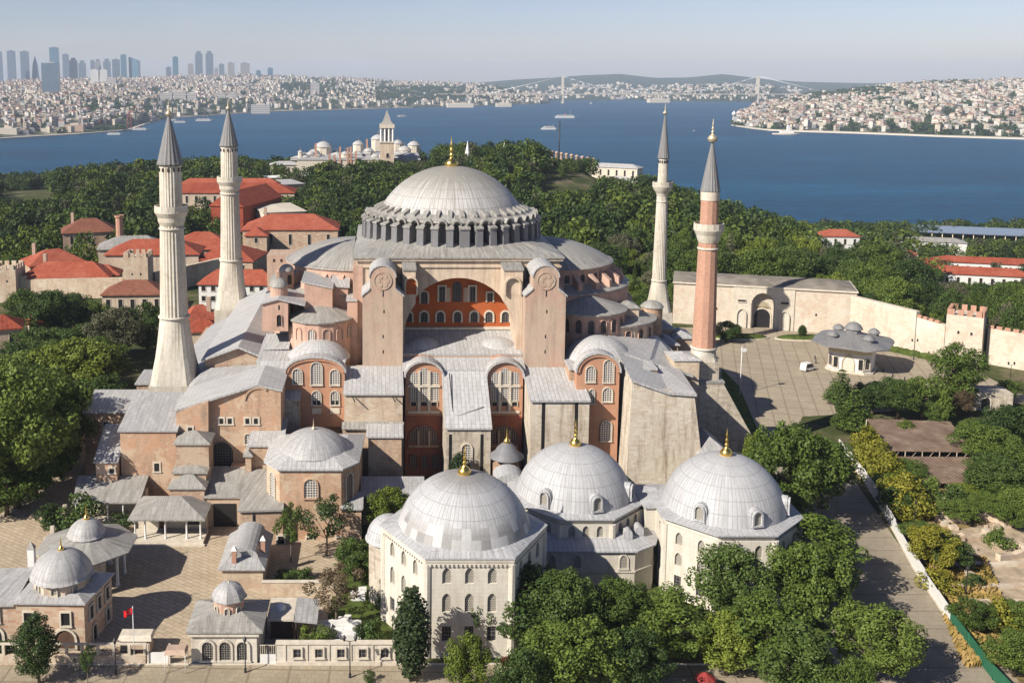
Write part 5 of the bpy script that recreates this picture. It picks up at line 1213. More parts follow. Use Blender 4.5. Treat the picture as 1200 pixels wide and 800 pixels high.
# parked vans on the square side
def vehicle(x, y, ang, body, lb_, L=4.4, van=False):
    e = empty('parked_van' if van else 'parked_car', (x, y, 0), lb_, 'van' if van else 'car')
    ca, sa = math.cos(ang), math.sin(ang); T = lambda u, v, z: (x+ca*u-sa*v, y+sa*u+ca*v, z)
    H = 2.1 if van else 1.45
    prof = [(-L/2, .35), (L/2, .35), (L/2, .8), (L/2-.15, .95), (L/2-1.1, 1.05), (L/2-1.7, H), (-L/2+.35, H), (-L/2+.05, 1.0)]
    MB().prism([T(u, -.85, z) for u, z in prof], (-sa*1.7, ca*1.7, 0)).build('body', M[body], e)
    g_ = MB(); g_.prism([T(u, -.865, z) for u, z in ((-L/2+.5, 1.05), (L/2-1.25, 1.05), (L/2-1.75, H-.12), (-L/2+.6, H-.12))], (-sa*1.73, ca*1.73, 0)); g_.build('window', M['dark'], e)
    for u in (-L/2+.8, L/2-.8):
        for v in (-.86, .66):
            MB().prism([T(u+.32*math.cos(2*PI*k/14), v, .33+.32*math.sin(2*PI*k/14)) for k in range(14)], (-sa*.2, ca*.2, 0)).build('wheel', M['iron'], e)
q = G2(947, 434); vehicle(q[0], q[1], .5, 'white', 'small white van parked on the square before the domed kiosk', 4.2, True)

pw_ = empty('path_wall', (-58, 135, 0), 'low dark wall with square posts beside the shaded path at the left edge', 'wall')
a_, b_ = G2(0, 745), G2(78, 606); an = math.atan2(b_[1]-a_[1], b_[0]-a_[0]); L_ = math.hypot(b_[0]-a_[0], b_[1]-a_[1])
MB().prism([(*a_, 0), (*b_, 0), (*b_, 1.2), (*a_, 1.2)], (-.5, 0, 0)).build('masonry', M['ashlar'], pw_)
m = MB()
for k in range(10): t_ = k/9; m.obox((a_[0]+(b_[0]-a_[0])*t_-.25, a_[1]+(b_[1]-a_[1])*t_), an, .55, .62, 0, 2.2)
o = m.build('post', M['trim'], pw_); o['kind'] = 'stuff'
# ================================================================== TREES
def leaf_cloud(seed, clumps, n_leaf, size, flat=1.):
    "clumps = (x,y,z,r); leaf quads on and in each clump, facing mostly outwards"
    R = np.random.default_rng(seed); out = []
    tot = sum(c[3]**2 for c in clumps)
    for (x, y, z, r) in clumps:
        n = max(4, int(n_leaf*r*r/tot))
        d = R.normal(size=(n, 3)); d /= np.linalg.norm(d, axis=1)[:, None]
        rad = r*(1-.45*R.random(n)**2.2)
        p = d*rad[:, None]*np.array([1, 1, flat])+np.array([x, y, z])
        nn = d*1.0+R.normal(size=(n, 3))*.55+np.array([0, 0, .35]); nn /= np.linalg.norm(nn, axis=1)[:, None]
        a = np.cross(nn, R.normal(size=(n, 3))); a /= np.linalg.norm(a, axis=1)[:, None]; b = np.cross(nn, a)
        s_ = size*(.6+.8*R.random(n))[:, None]
        out.append(np.stack([p-a*s_*.9, p-b*s_*.55+nn*s_*.15, p+a*s_*.9, p+b*s_*.55+nn*s_*.15], 1))
    return np.concatenate(out).reshape(-1, 3)
def mesh_quads(name, V_, mat, smooth=False):
    n = len(V_)//4; me = bpy.data.meshes.new(name)
    me.vertices.add(len(V_)); me.vertices.foreach_set('co', V_.astype(np.float32).ravel())
    me.loops.add(4*n); me.loops.foreach_set('vertex_index', np.arange(4*n, dtype=np.int32))
    me.polygons.add(n); me.polygons.foreach_set('loop_start', np.arange(0, 4*n, 4, dtype=np.int32)); me.polygons.foreach_set('loop_total', np.full(n, 4, np.int32))
    me.update(); me.validate(); me.materials.append(mat)
    return me
def round_clumps(seed, n, w, h, z0, top=.55, r0=.23, r1=.36):
    "clump balls filling an egg-shaped crown of unit width; w,h in metres"
    r = random.Random(seed); out = []
    for k in range(n):
        a = r.random()*2*PI; t = (k+.5)/n
        zz = t*2-1; rr = math.sqrt(max(.05, 1-abs(zz)**2.2))*(.45+.55*r.random())
        if r.random() < .18: rr *= .4
        R = (r0+(r1-r0)*r.random())*w*(.72 if zz > .7 else 1)
        if r.random() < .16: rr *= 1.22; R *= .62
        out.append((math.cos(a)*rr*w*.5*(1-.12*zz), math.sin(a)*rr*w*.5*(1-.12*zz), z0+h*(.5+.42*zz), R*.62))
    return out
def trunk_mesh(seed, h, r, spread):
    m = MB(); q = random.Random(seed); lean = (q.random()-.5)*.8, (q.random()-.5)*.8
    pts = [(0, 0, 0), (lean[0]*.3, lean[1]*.3, h*.35), (lean[0], lean[1], h*.62)]
    m.tube(pts[0], pts[1], r*1.15, r*.85, 8).tube(pts[1], pts[2], r*.85, r*.6, 8)
    for k in range(6):
        a = k*PI/3+q.random(); b0 = pts[1] if k % 2 else pts[2]
        e_ = (b0[0]+math.cos(a)*spread*.36, b0[1]+math.sin(a)*spread*.36, b0[2]+h*(.18+.2*q.random()))
        m.tube(b0, e_, r*.45, r*.18, 6)
    return m
LEAFS = {}
def variant(kind, i):
    "shared crown and trunk meshes of one unit tree (12 m high class)"
    if (kind, i) in LEAFS: return LEAFS[kind, i]
    sd = hash_(kind)*17+i*131
    if kind == 'round': cl = round_clumps(sd, 74, 9.5, 9.6, 2.6, r0=.14, r1=.27); L_ = leaf_cloud(sd, cl, 10500, .22); H = 12.; W_ = 9.5; tr = trunk_mesh(sd, 9., .30, 8)
    elif kind == 'wide': cl = round_clumps(sd, 100, 13., 10., 3.4, r0=.11, r1=.22); L_ = leaf_cloud(sd, cl, 15000, .24); H = 13.; W_ = 13.; tr = trunk_mesh(sd, 10., .38, 11)
    elif kind == 'tall': cl = round_clumps(sd, 80, 7.6, 13.2, 1.8, r0=.16, r1=.31); L_ = leaf_cloud(sd, cl, 11000, .21); H = 15.; W_ = 7.6; tr = trunk_mesh(sd, 12., .28, 6)
    elif kind == 'sparse':
        cl = [(c[0]*1.1, c[1]*1.1, c[2], c[3]*.72) for c in round_clumps(sd, 22, 8.0, 7.2, 4.2)]; L_ = leaf_cloud(sd, cl, 2600, .22); H = 12.; W_ = 8.; tr = trunk_mesh(sd, 9.5, .17, 7)
    elif kind == 'cypress':
        cl = [(.25*math.cos(k*2.4), .25*math.sin(k*2.4), .9+k*.46, .2+1.25*math.sin(PI*min(1, (k+1.5)/27))**.75) for k in range(26)]; L_ = leaf_cloud(sd, cl, 7600, .18); H = 13.; W_ = 2.9; tr = MB().tube((0, 0, 0), (0, 0, 3), .2, .15, 8)
    elif kind == 'cone':
        cl = []
        for k in range(9):
            rr = 2.9*(1-k/9.6)
            for j in range(max(3, 8-k)): a = j*2*PI/max(3, 8-k)+k; cl.append((math.cos(a)*rr*.62, math.sin(a)*rr*.62, 2.2+k*1.15, rr*.42+.3))
        L_ = leaf_cloud(sd, cl, 4200, .24, .6); H = 13.; W_ = 5.6; tr = MB().tube((0, 0, 0), (0, 0, 10), .25, .08, 8)
    elif kind == 'bush': cl = round_clumps(sd, 14, 3.2, 2.6, .1, r0=.3, r1=.42); L_ = leaf_cloud(sd, cl, 1500, .15); H = 2.7; W_ = 3.2; tr = MB().tube((0, 0, 0), (0, 0, 1.2), .07, .05, 6)
    me = mesh_quads(kind+'_crown', L_, M['leafA'])
    o = tr.build('trunk', M['bark']); tm = o.data; bpy.data.objects.remove(o)
    LEAFS[kind, i] = (me, tm, H, W_)
    return LEAFS[kind, i]
def hash_(s): return sum(ord(c)*(i+1) for i, c in enumerate(s)) % 97
MATCOPY = {}
def crown_mesh(kind, i, mat):
    k = (kind, i, mat)
    if k not in MATCOPY:
        me = variant(kind, i)[0].copy(); me.materials.clear(); me.materials.append(M[mat]); MATCOPY[k] = me
    return MATCOPY[k]
trnd = random.Random(21)
TREES = []
def tree(x, y, h, kind, mat, label, name='tree', cat='tree', group=None, w=None, z=None, parts=True, i=None):
    i = trnd.randrange(3 if kind in ('round', 'wide', 'tall') else 2) if i is None else i
    me0, tm, H, W_ = variant(kind, i); s_ = h/H; sw = s_ if w is None else w/W_
    z = gh(x, y) if z is None else z
    rot = trnd.random()*2*PI
    if parts:
        e = empty(name, (x, y, z), label, cat, group)
        c = bpy.data.objects.new('crown', crown_mesh(kind, i, mat)); t_ = bpy.data.objects.new('trunk', tm)
        for o in (c, t_):
            COL.objects.link(o); o.parent = e; o.scale = (sw, sw, s_); o.rotation_euler = (0, 0, rot)
        return e
    c = bpy.data.objects.new(name, crown_mesh(kind, i, mat)); COL.objects.link(c); tag(c, label, cat, group)
    c.location = (x, y, z); c.scale = (sw, sw, s_); c.rotation_euler = (0, 0, rot)
    return c
def tpx(px, pyb, h, kind, mat, label, **k):
    x, y = G2(px, pyb); return tree(x, y, h, kind, mat, label, **k)
def tat(px, Y, pyt, kind, mat, label, **k):
    "tree at depth Y whose top shows at row pyt"
    q = V(px, pyt, Y); z = gh(q[0], Y); return tree(q[0], Y, q[2]-z, kind, mat, label, z=z, **k)
# --- street and tomb garden trees (each its own description)
tpx(482, 797, 12.6, 'cypress', 'leafcyp', 'dark cypress before the left edge of the chequer-domed tomb', name='cypress_tree', w=4.3, cat='cypress')
tpx(46, 800, 9.2, 'tall', 'leafB', 'dense street tree in front of the banded domed house', w=5.2)
tpx(103, 800, 5.2, 'sparse', 'leafB', 'small spindly street tree right of the dense one by the banded house', w=2.6)
tat(548, 113, 742, 'round', 'leafC', 'bright green young tree below the corner of the chequer-domed tomb', w=5.2)
tat(563, 123, 682, 'sparse', 'leafB', 'thin tree leaning against the right corner column of the chequer-domed tomb', w=3.4)
tat(622, 124, 662, 'tall', 'leafB', 'dark tree touching the right wall of the chequer-domed tomb', w=10.5)
tat(665, 122, 674, 'wide', 'leafB', 'dark tree in front of the middle tomb', w=9.5)
tat(672, 112, 733, 'wide', 'leafA', 'broad light green tree at the bottom edge below the middle tomb', w=12)
tat(610, 107, 762, 'round', 'leafB', 'dark low tree at the bottom edge below the chequer-domed tomb', w=6)
tat(727, 124, 683, 'wide', 'leafA', 'tree at the right corner of the middle tomb', w=9)
tat(742, 113, 742, 'wide', 'leafB', 'dark tree at the bottom edge between middle and right tombs', w=8.5)
tat(790, 121, 688, 'tall', 'leafA', 'tall green tree left of the brownish parasol gap, below the right tomb', w=9.2)
tat(855, 118, 716, 'tall', 'leafC', 'yellow-green slim tree below the right tomb', w=6.2)
tat(862, 128, 643, 'round', 'leafB', 'round bushy dark tree before the front face of the right tomb', w=10)
tat(905, 117, 690, 'tall', 'leafA', 'tall feathery tree right of the yellow-green one', w=9)
tat(935, 112, 728, 'tall', 'leafB', 'dark feathery tree at the bottom edge by the lane', w=8)
tat(955, 138, 600, 'tall', 'leafA', 'tall plane tree at the right edge of the right tomb', w=12)
tat(948, 128, 640, 'wide', 'leafA', 'spreading plane tree over the lane beside the right tomb', w=11.5)
tat(930, 157, 500, 'wide', 'leafA', 'big plane tree behind the white dome of the right tomb', w=15)
tat(965, 168, 512, 'round', 'leafA', 'leafy tree over the lane end behind the right tomb', w=11)
tat(890, 175, 505, 'round', 'leafC', 'pale flowering tree at the foot of the stepped stone buttress', w=6)
tat(1030, 117, 715, 'wide', 'leafA', 'spreading tree standing alone in the paved lane', w=10.5)
tat(1000, 108, 770, 'round', 'leafA', 'small tree at the bottom edge beside the lane cafe', w=5)
tat(455, 158, 571, 'round', 'leafC', 'bright green round tree beside the domed brick annex', w=7.4)
tat(382, 150, 576, 'sparse', 'leafB', 'taller of the two young trees before the domed brick annex', w=7.6)
tat(340, 148, 585, 'sparse', 'leafA', 'slighter of the two young trees before the domed brick annex', w=4.4)
tat(415, 142, 632, 'round', 'leafB', 'dark leafy tree in the tomb garden', w=6.5)
tat(393, 129, 657, 'sparse', 'leafbrown', 'brownish thin-leaved tree in the tomb garden above the white monument', w=7)
tat(538, 170, 528, 'cypress', 'leafcyp', 'small dark evergreen against the flying buttress', name='evergreen_shrub', w=3.6, cat='shrub')
tat(852, 280, 375, 'tall', 'leafB', 'dark tree between the brick minaret and the gatehouse wall', w=7)
for k, (px, py, h, w_, lb_) in enumerate(((360, 752, 2.2, 2.2, 'clipped round bush left of the white monument'), (377, 752, 2.3, 2.8, 'larger clipped bush beside the white monument'), (418, 750, 2.0, 2.2, 'clipped bush right of the white monument'), (443, 752, 3.2, 3.6, 'tall bush in the garden corner by the cypress'), (448, 710, 2.6, 2.2, 'bush against the left wall of the chequer-domed tomb'), (340, 680, 1.6, 4.0, 'low hedge bush behind the rubble garden wall'), (362, 678, 1.6, 3.6, 'low hedge bush right of the first behind the rubble garden wall'), (92, 618, 5.6, 6.4, 'big round clipped tree behind the ablution canopy'), (140, 622, 2.8, 4.6, 'dark low bush left of the columned porch'), (52, 622, 4.0, 5.2, 'dark bush left of the clipped round tree'), (8, 768, 2.2, 3.0, 'bush behind the low wall in the far left corner'), (432, 798, 1.4, 1.4, 'little shrub on the street edge'))):
    tpx(px, py, h, 'bush', 'leafB' if k not in (0, 1, 4) else 'leafA', lb_, name='bush', cat='bush', w=w_)
# --- big trees on the left of the basilica
LT = [(12, 168, 432, 'wide', 'leafA', 20, 'very tall plane tree at the left edge by the side path'), (62, 182, 440, 'wide', 'leafA', 15, 'tall plane tree shading the brick annex'), (88, 196, 452, 'round', 'leafB', 12, 'dark plane tree leaning over the annex corner'),(40, 172, 520, 'wide', 'leafA', 13, 'shady plane tree over the side path beside the annex'), (22, 225, 415, 'wide', 'leafA', 18, 'tall plane tree at the left edge behind the lower pair'), (62, 240, 402, 'wide', 'leafA', 17, 'plane tree between the sunlit one and the left edge'), (112, 232, 408, 'wide', 'leafA', 15, 'plane tree nearest the annex wall on the left'), (100, 262, 380, 'wide', 'leafB', 15, 'dark tree behind the sunlit plane tree'), (45, 262, 385, 'wide', 'leafB', 16, 'dark tree right of the yellow house'), (150, 300, 362, 'round', 'leafB', 10, 'dark tree left of the beige brown-roofed house'), (0, 275, 372, 'wide', 'leafA', 13, 'tree behind the yellow house at the edge'), (120, 215, 440, 'round', 'leafB', 12, 'dark tree hanging over the lead annex roof'),(30, 205, 432, 'wide', 'leafA', 20, 'huge plane tree on the left edge beside the annex roofs'), (85, 225, 400, 'wide', 'leafC', 20, 'big sunlit plane tree left of the thick minaret'), (10, 185, 478, 'wide', 'leafA', 18, 'huge plane tree at the left edge, lower of the pair'), (70, 200, 455, 'wide', 'leafB', 15, 'dark leafy tree overhanging the shaded annex'), (135, 262, 362, 'wide', 'leafD', 15, 'olive-grey flowering tree left of the thick minaret'), (172, 268, 352, 'tall', 'leafB', 11, 'dark conifer-like tree just left of the thick minaret'), (15, 240, 405, 'wide', 'leafB', 17, 'dark tree below the yellow house at the left edge'), (60, 285, 342, 'wide', 'leafB', 17, 'dark tree in front of the left city wall'), (30, 300, 338, 'round', 'leafA', 13, 'tree by the left end of the city wall'), (85, 300, 345, 'wide', 'leafB', 14, 'dark tree before the battlemented tower'), (5, 165, 540, 'round', 'leafA', 13, 'tree over the paved side path at the left edge'), (55, 178, 500, 'round', 'leafB', 11, 'shady tree between side path and annex wall'), (118, 250, 395, 'round', 'leafA', 11, 'green tree under the olive-grey one'), (8, 215, 448, 'round', 'leafB', 12, 'dark tree filling the gap at the left edge'), (105, 290, 352, 'round', 'leafA', 10, 'green tree right of the left battlemented wall')]
for (px, Y, top, kd, mt, w_, lb_) in LT: tat(px, Y, top, kd, mt, lb_, w=w_)
# ================================================================== MIDDLE DISTANCE
def oriented(c, ang):
    ca, sa = math.cos(ang), math.sin(ang)
    return lambda u, v: (c[0]+ca*u-sa*v, c[1]+sa*u+ca*v)
# --- gatehouse on the square
GA = math.atan2(-11, 36); gc = (99.5, 299.2); T = oriented(gc, GA)
gt = empty('gatehouse', (*T(18, 3), 0), 'wide pale stone gatehouse with a tall arched portal between two niches, closing the square', 'gatehouse')
Lg = 38.5
MB().prism([(*T(-12, 2.2), 0), (*T(Lg, 2.2), 0), (*T(Lg, 16), 0), (*T(-12, 16), 0)], (0, 0, 12.3)).build('wall_block', M['palewall'], gt)
po_ = [(-12, 0), (10.4, 0)]+[(10.4, 7.2)]+[(13.4-3.0*math.cos(PI*k/10), 7.2+3.4*math.sin(PI*k/10)) for k in range(1, 10)]+[(16.4, 7.2), (16.4, 0), (Lg, 0), (Lg, 12.3), (-12, 12.3)]
MB().prism([(*T(u, 0), z) for u, z in po_], (*[a-b for a, b in zip(T(0, 2.195), T(0, 0))], 0)).build('portal_wall', M['palewall'], gt)
sub = [(5.0, 0), (10.15, 0)]+[(10.15, 7.2)]+[(13.4-3.25*math.cos(PI*k/10), 7.2+3.65*math.sin(PI*k/10)) for k in range(1, 10)]+[(16.65, 7.2), (16.65, 0), (22.0, 0), (22.0, 12.28), (5., 12.28)]
MB().prism([(*T(u, -.25), z) for u, z in sub], (*[a-b for a, b in zip(T(0, .245), T(0, 0))], 0)).build('marble_surround', M['trim'], gt)
for u in (7.5, 19.4): window(gt, (*T(u, -.25), .1), 2.3, 5.6, M['tomb'], ang=GA, frame=.3, depth=.5, fmat=M['trim'], sill=False, pointed=True, name='niche'); window(gt, (*T(u, -.25), 7.9), 2.2, .6, M['dark'], ang=GA, arched=False, frame=.1, name='inscription_panel')
window(gt, (*T(13.4, 2.2), 0), 4.6, 5.6, M['dark'], ang=GA, frame=.35, depth=.2, sill=False, name='doorway'); window(gt, (*T(13.4, 2.2), 6.2), 4.2, 1.6, M['bronze'], ang=GA, frame=.1, sill=False, name='inscription_panel')
MB().prism([(*T(-12.3, -.5), 12.32), (*T(Lg+.3, -.5), 12.32), (*T(Lg+.3, 16.3), 12.32), (*T(-12.3, 16.3), 12.32)], (0, 0, .5)).build('cornice', M['trim'], gt)
MB().loft([[(*T(u, v), 12.83) for u, v in ((-12.3, -.3), (Lg, -.3), (Lg, 16), (-12.3, 16))], [(*T(u, v), 14.0) for u, v in ((-12.3, 6), (Lg-6, 6), (Lg-6, 11), (-12.3, 11))]]).build('roof', M['gateroof'], gt)
for u in (0.5, 28): window(gt, (*T(u, 0), 4.9), .5, .7, M['dark'], ang=GA, frame=0)
# --- battlemented city wall on the right with its tower
def citywall(P, Q, h, th, name, lb_, z0=0, merlon=0, mat='palewall', mm='brickmin', kind_='wall', mh=.8, h2=None):
    e = empty(name, ((P[0]+Q[0])/2, (P[1]+Q[1])/2, z0), lb_, kind_)
    L = math.hypot(Q[0]-P[0], Q[1]-P[1]); an = math.atan2(Q[1]-P[1], Q[0]-P[0]); T = oriented(P, an); h2 = h if h2 is None else h2
    MB().prism([(*T(0, 0), z0), (*T(L, 0), z0), (*T(L, 0), z0+h2), (*T(0, 0), z0+h)], (*[a-b for a, b in zip(T(0, th), T(0, 0))], 0)).build('masonry', M[mat], e)
    if merlon:
        m = MB(); n = int(L/merlon)
        for k in range(n):
            hh = h+(h2-h)*(k+.4)/n
            m.prism([(*T(k*merlon, .02), z0+hh), (*T(k*merlon+merlon*.68, .02), z0+hh), (*T(k*merlon+merlon*.68, .02), z0+hh+mh), (*T(k*merlon, .02), z0+hh+mh)], (*[a-b for a, b in zip(T(0, .75), T(0, 0))], 0))
        o = m.build('battlement', M[mm], e); o['kind'] = 'stuff'
    return e
citywall((134.5, 287.5), (143.8, 269.3), 11.6, 1.6, 'city_wall', 'tall pale city wall joining the gatehouse behind the domed kiosk', h2=11.2)
citywall((143.9, 269.1), (147.6, 261.9), 9.6, 1.6, 'city_wall', 'short lower battlemented stretch of pale wall left of the right tower', merlon=1.7, h2=9.2)
citywall((156.5, 258), (176, 238), 9.4, 1.6, 'city_wall', 'pale battlemented wall running off the right edge of the picture', merlon=1.9, h2=9.2)
def walltower(c, ang, w, h, lb_, z0=0, mat='palewall', mm='brickmin', d=None):
    e = empty('wall_tower', (c[0], c[1], z0), lb_, 'tower'); T = oriented(c, ang); d = d or w
    MB().prism([(*T(u, v), z0) for u, v in ((-w/2, -d/2), (w/2, -d/2), (w/2, d/2), (-w/2, d/2))], (0, 0, h)).build('masonry', M[mat], e)
    m = MB()
    for s_ in (-1, 1):
        for k in range(4):
            u = (-.5+(k+.5)/4)*w*.98
            for (a, b, su, sv) in ((u, s_*(d/2-.35), w*.15, .66), (s_*(w/2-.35), u*d/w, .66, d*.15)):
                m.prism([(*T(a+x*su/2, b+y*sv/2), z0+h) for x, y in ((-1, -1), (1, -1), (1, 1), (-1, 1))], (0, 0, 1.5))
    o = m.build('battlement', M[mm], e); o['kind'] = 'stuff'
    for u in (-.15, .2): window(e, (*T(u*w, -d/2), z0+h*.62), .5, .8, M['dark'], ang=ang, frame=0)
    return e
walltower((152.7, 261.2), -.62, 8.4, 12.6, 'square battlemented tower in the pale city wall, standing at the right')
# --- the domed water kiosk
ka = -.585; kc_ = (119.9, 253.9); T = oriented(kc_, ka)
kk = empty('domed_water_kiosk', (*kc_, 0), 'white marble kiosk on the square under a wavy lead roof with five domes', 'kiosk')
W5 = 5.0
oct_ = [(-W5+1.6, -W5), (W5-1.6, -W5), (W5, -W5+1.6), (W5, W5-1.6), (W5-1.6, W5), (-W5+1.6, W5), (-W5, W5-1.6), (-W5, -W5+1.6)]
MB().prism([(*T(u, v), 0) for u, v in oct_], (0, 0, 6.6)).build('wall', M['white'], kk)
MB().prism([(*T(u*1.12, v*1.12), 0) for u, v in oct_], (0, 0, .45)).build('plinth', M['trim'], kk)
MB().prism([(*T(u*1.015, v*1.015), 4.9) for u, v in oct_], (0, 0, .9)).build('gilt_frieze', M['bronze'], kk)
for s_, v_ in ((0, 0),): window(kk, (*T(0, -W5), .5), 2.6, 3.9, M['tomb'], ang=ka, frame=.25, fmat=M['bronze'], pointed=True, name='fountain_niche')
for u in (-2.9, 2.9): window(kk, (*T(u, -W5), 1.1), 1.0, 2.7, M['dark'], ang=ka, arched=False, frame=.15)
for k in (0, 1): an = ka-PI/4+k*PI/2; q = (-W5+.8, -W5+.8) if k == 0 else (W5-.8, -W5+.8); window(kk, (*T(*q), 1.3), 1.3, 2.6, M['griddark'], ang=an, frame=.15)
window(kk, (*T(-W5, 0), .5), 2.4, 3.6, M['griddark'], ang=ka-PI/2, frame=.2)
def wav(r, z, amp, n=64):
    out = []
    for k in range(n):
        a = 2*PI*k/n; q = max(abs(math.cos(a)), abs(math.sin(a))); R = r*min(1/q, 1.17)
        out.append((*T(R*math.cos(a), R*math.sin(a)), z+amp*math.cos(8*a)))
    return out
MB().loft([wav(9.0, 7.0, .22), wav(9.0, 7.25, .22), wav(6.2, 8.0, .05), wav(2.2, 9.2, 0)]).build('wavy_roof', M['leadspire'], kk)
for u, v, r, z in ((0, 0, 1.9, 9.0), (-4.2, -4.2, 1.25, 8.1), (4.2, -4.2, 1.25, 8.1), (4.2, 4.2, 1.25, 8.1), (-4.2, 4.2, 1.25, 8.1)):
    c_ = T(u, v); o = MB().pz(ngon(c_, r, 8), z-.8, z+r*.75).build('drum', M['leaddark'], kk); MB().lathe((*c_, z+r*.75), cap(r*1.12, r*.85, 8, 0, .08)+[], 24).build('dome', M['leadspire'], o); MB().tube((*c_, z+r*1.5), (*c_, z+r*2.3), .07, .02).build('finial', M['bronze'], o)
# square furniture
pl_ = empty('floodlight_mast', (87, 232, 0), 'tall grey floodlight mast on the square beside the brick minaret', 'mast')
q = G2(867, 462); pl_.location = (q[0], q[1], 0); MB().tube((q[0], q[1], 0), (q[0], q[1], 11.5), .13, .09, 8).build('pole', M['white'], pl_); MB().box(q[0]-.1, q[0]+1.0, q[1]-.3, q[1]+.3, 10.3, 11.0).build('lamp_head', M['white'], pl_)
for k, (px, py) in enumerate(((955, 421), (956, 426), (1035, 436), (1046, 441), (1060, 446))):
    x, y = G2(px, py); o = MB().lathe((x, y, 0), [(.16, 0), (.16, .9), (.1, 1.0), (.001, 1.05)], 10).build('bollard', M['iron']); tag(o, 'dark bollard standing on the square by the domed kiosk', 'bollard', 'bollards round the domed kiosk')
def bed(px, py, rx, ry, lb_):
    x, y = G2(px, py); e = empty('planting_bed', (x, y, 0), lb_, 'planting bed')
    o_ = [(x+rx*math.cos(2*PI*k/28), y+ry*math.sin(2*PI*k/28)) for k in range(28)]
    MB().pz(o_, 0.02, .35).build('kerb', M['trim'], e); MB().loft([[(x+(a-x)*.95, y+(b-y)*.95, .36) for a, b in o_], [(x+(a-x)*.8, y+(b-y)*.8, .9) for a, b in o_]]).build('low_planting', M['grass'], e)
    return x, y
for px, py, lb_, lb2 in ((866, 396, 'oval planting bed left of the gatehouse portal', 'clipped cone shrub in the bed left of the portal'), (943, 397, 'oval planting bed right of the gatehouse portal', 'clipped cone shrub in the bed right of the portal')):
    x, y = bed(px, py, 8.5, 2.6, lb_); tree(x-.5, y+.6, 3.6, 'cypress', 'leafB', lb2, name='clipped_shrub', cat='shrub', w=2.3, z=.4)
hg = empty('wall_hedge', (140, 268, 0), 'low hedge along the foot of the pale city wall', 'hedge')
m = MB(); 
for k in range(40):
    t_ = k/40; x = 131+18*t_+rnd.random()*.6; y = 284-26*t_+rnd.random()*.6; m.loft([ngon_ for ngon_ in ([(a, b, 0) for a, b in ngon((x-1.8, y-.8), 1.1, 7, rnd.random())], [(a, b, .8) for a, b in ngon((x-1.8, y-.8), 1.15, 7, rnd.random())], [(a, b, 1.2+rnd.random()*.3) for a, b in ngon((x-1.8, y-.8), .7, 7, rnd.random())])])
o = m.build('foliage', M['grass'], hg); o['kind'] = 'stuff'
# --- the lane's hoarding
HP = [(91.0, 196), (88.8, 181), (85.4, 166), (82.2, 153.8), (80.2, 146.1), (76.9, 130.0)]
ho = empty('white_hoarding', (84, 160, 0), 'long white hoarding wall along the right side of the paved lane', 'hoarding')
for (a, b) in zip(HP, HP[1:]):
    an = math.atan2(b[1]-a[1], b[0]-a[0]); L = math.hypot(b[0]-a[0], b[1]-a[1]); n = max(2, int(L/4.2))
    for k in range(n):
        t0, t1 = k/n, (k+1)/n; hh = 2.15+.16*((k*7+int(a[1])) % 3-1)
        p, q = (a[0]+(b[0]-a[0])*t0, a[1]+(b[1]-a[1])*t0), (a[0]+(b[0]-a[0])*t1, a[1]+(b[1]-a[1])*t1)
        MB().prism([(*p, .25), (*q, .25), (*q, hh), (*p, hh)], (.12, .02, 0)).build('panel', M['white'], ho)
    MB().prism([(a[0]-.12, a[1], 0), (b[0]-.12, b[1], 0), (b[0]-.12, b[1], .245), (a[0]-.12, a[1], .245)], (.5, .04, 0)).build('kerb', M['trim'], ho)
M['green'] = m_plain('green_mesh', (.03, .14, .075), .7, .2)
gf = empty('green_fence', (75.5, 122, 0), 'green mesh fence continuing the white hoarding at the bottom right corner', 'fence')
GP = [(76.85, 129.8), (76.0, 124), (75.0, 117), (74.6, 108)]
for a, b in zip(GP, GP[1:]): MB().prism([(*a, .1), (*b, .1), (*b, 2.0), (*a, 2.0)], (.06, .01, 0)).build('panel', M['green'], gf)
for a in GP: MB().tube((*a, 0), (*a, 2.2), .06).build('post', M['green'], gf)
# --- excavation: brown sheet roofs on posts, stones, ruins
t = NT('corrugated_brown_sheet', .8, .25); sx = t.sep(t.pos()); wv = t.math('SINE', t.math('MULTIPLY', sx[0], 9.)); n_ = t.noise(t.pos(), .35, 5, .7)
t.bump(wv, .5, .05); M['rustsheet'] = t.out(t.ramp(n_, [(.3, (.14, .09, .06)), (.55, (.24, .165, .115)), (.72, (.33, .25, .18))]))
def shelter(P, z0, z1, lb_):
    e = empty('shelter_roof', (sum(p[0] for p in P)/4, sum(p[1] for p in P)/4, 0), lb_, 'shelter')
    m = MB(); slab(m, [(*P[0], z0), (*P[1], z0), (*P[2], z1), (*P[3], z1)], .12); m.build('sheet_roof', M['rustsheet'], e)
    m = MB()
    for k in range(6):
        t_ = k/5; x0, y0 = P[0][0]+(P[1][0]-P[0][0])*t_, P[0][1]+(P[1][1]-P[0][1])*t_
        x1, y1 = P[3][0]+(P[2][0]-P[3][0])*t_, P[3][1]+(P[2][1]-P[3][1])*t_
        m.tube((x0, y0, 0), (x0, y0, z0-.1), .09).tube((x1, y1, 0), (x1, y1, z1-.1), .09).tube((x0, y0, .2), (x0+2.2, y0+.1, z0-.2), .05)
    o = m.build('scaffold_post', M['ashlar'], e); o['kind'] = 'stuff'
shelter([(96.5, 187.3), (112.5, 186.6), (116, 201.5), (99.7, 203)], 3.0, 3.9, 'far brown sheet shelter roof over the excavation')
shelter([(92.4, 176), (107.5, 174.6), (111.6, 186.2), (95.6, 186.4)], 1.5, 2.2, 'near brown sheet shelter roof over the excavation, on bare scaffold posts')
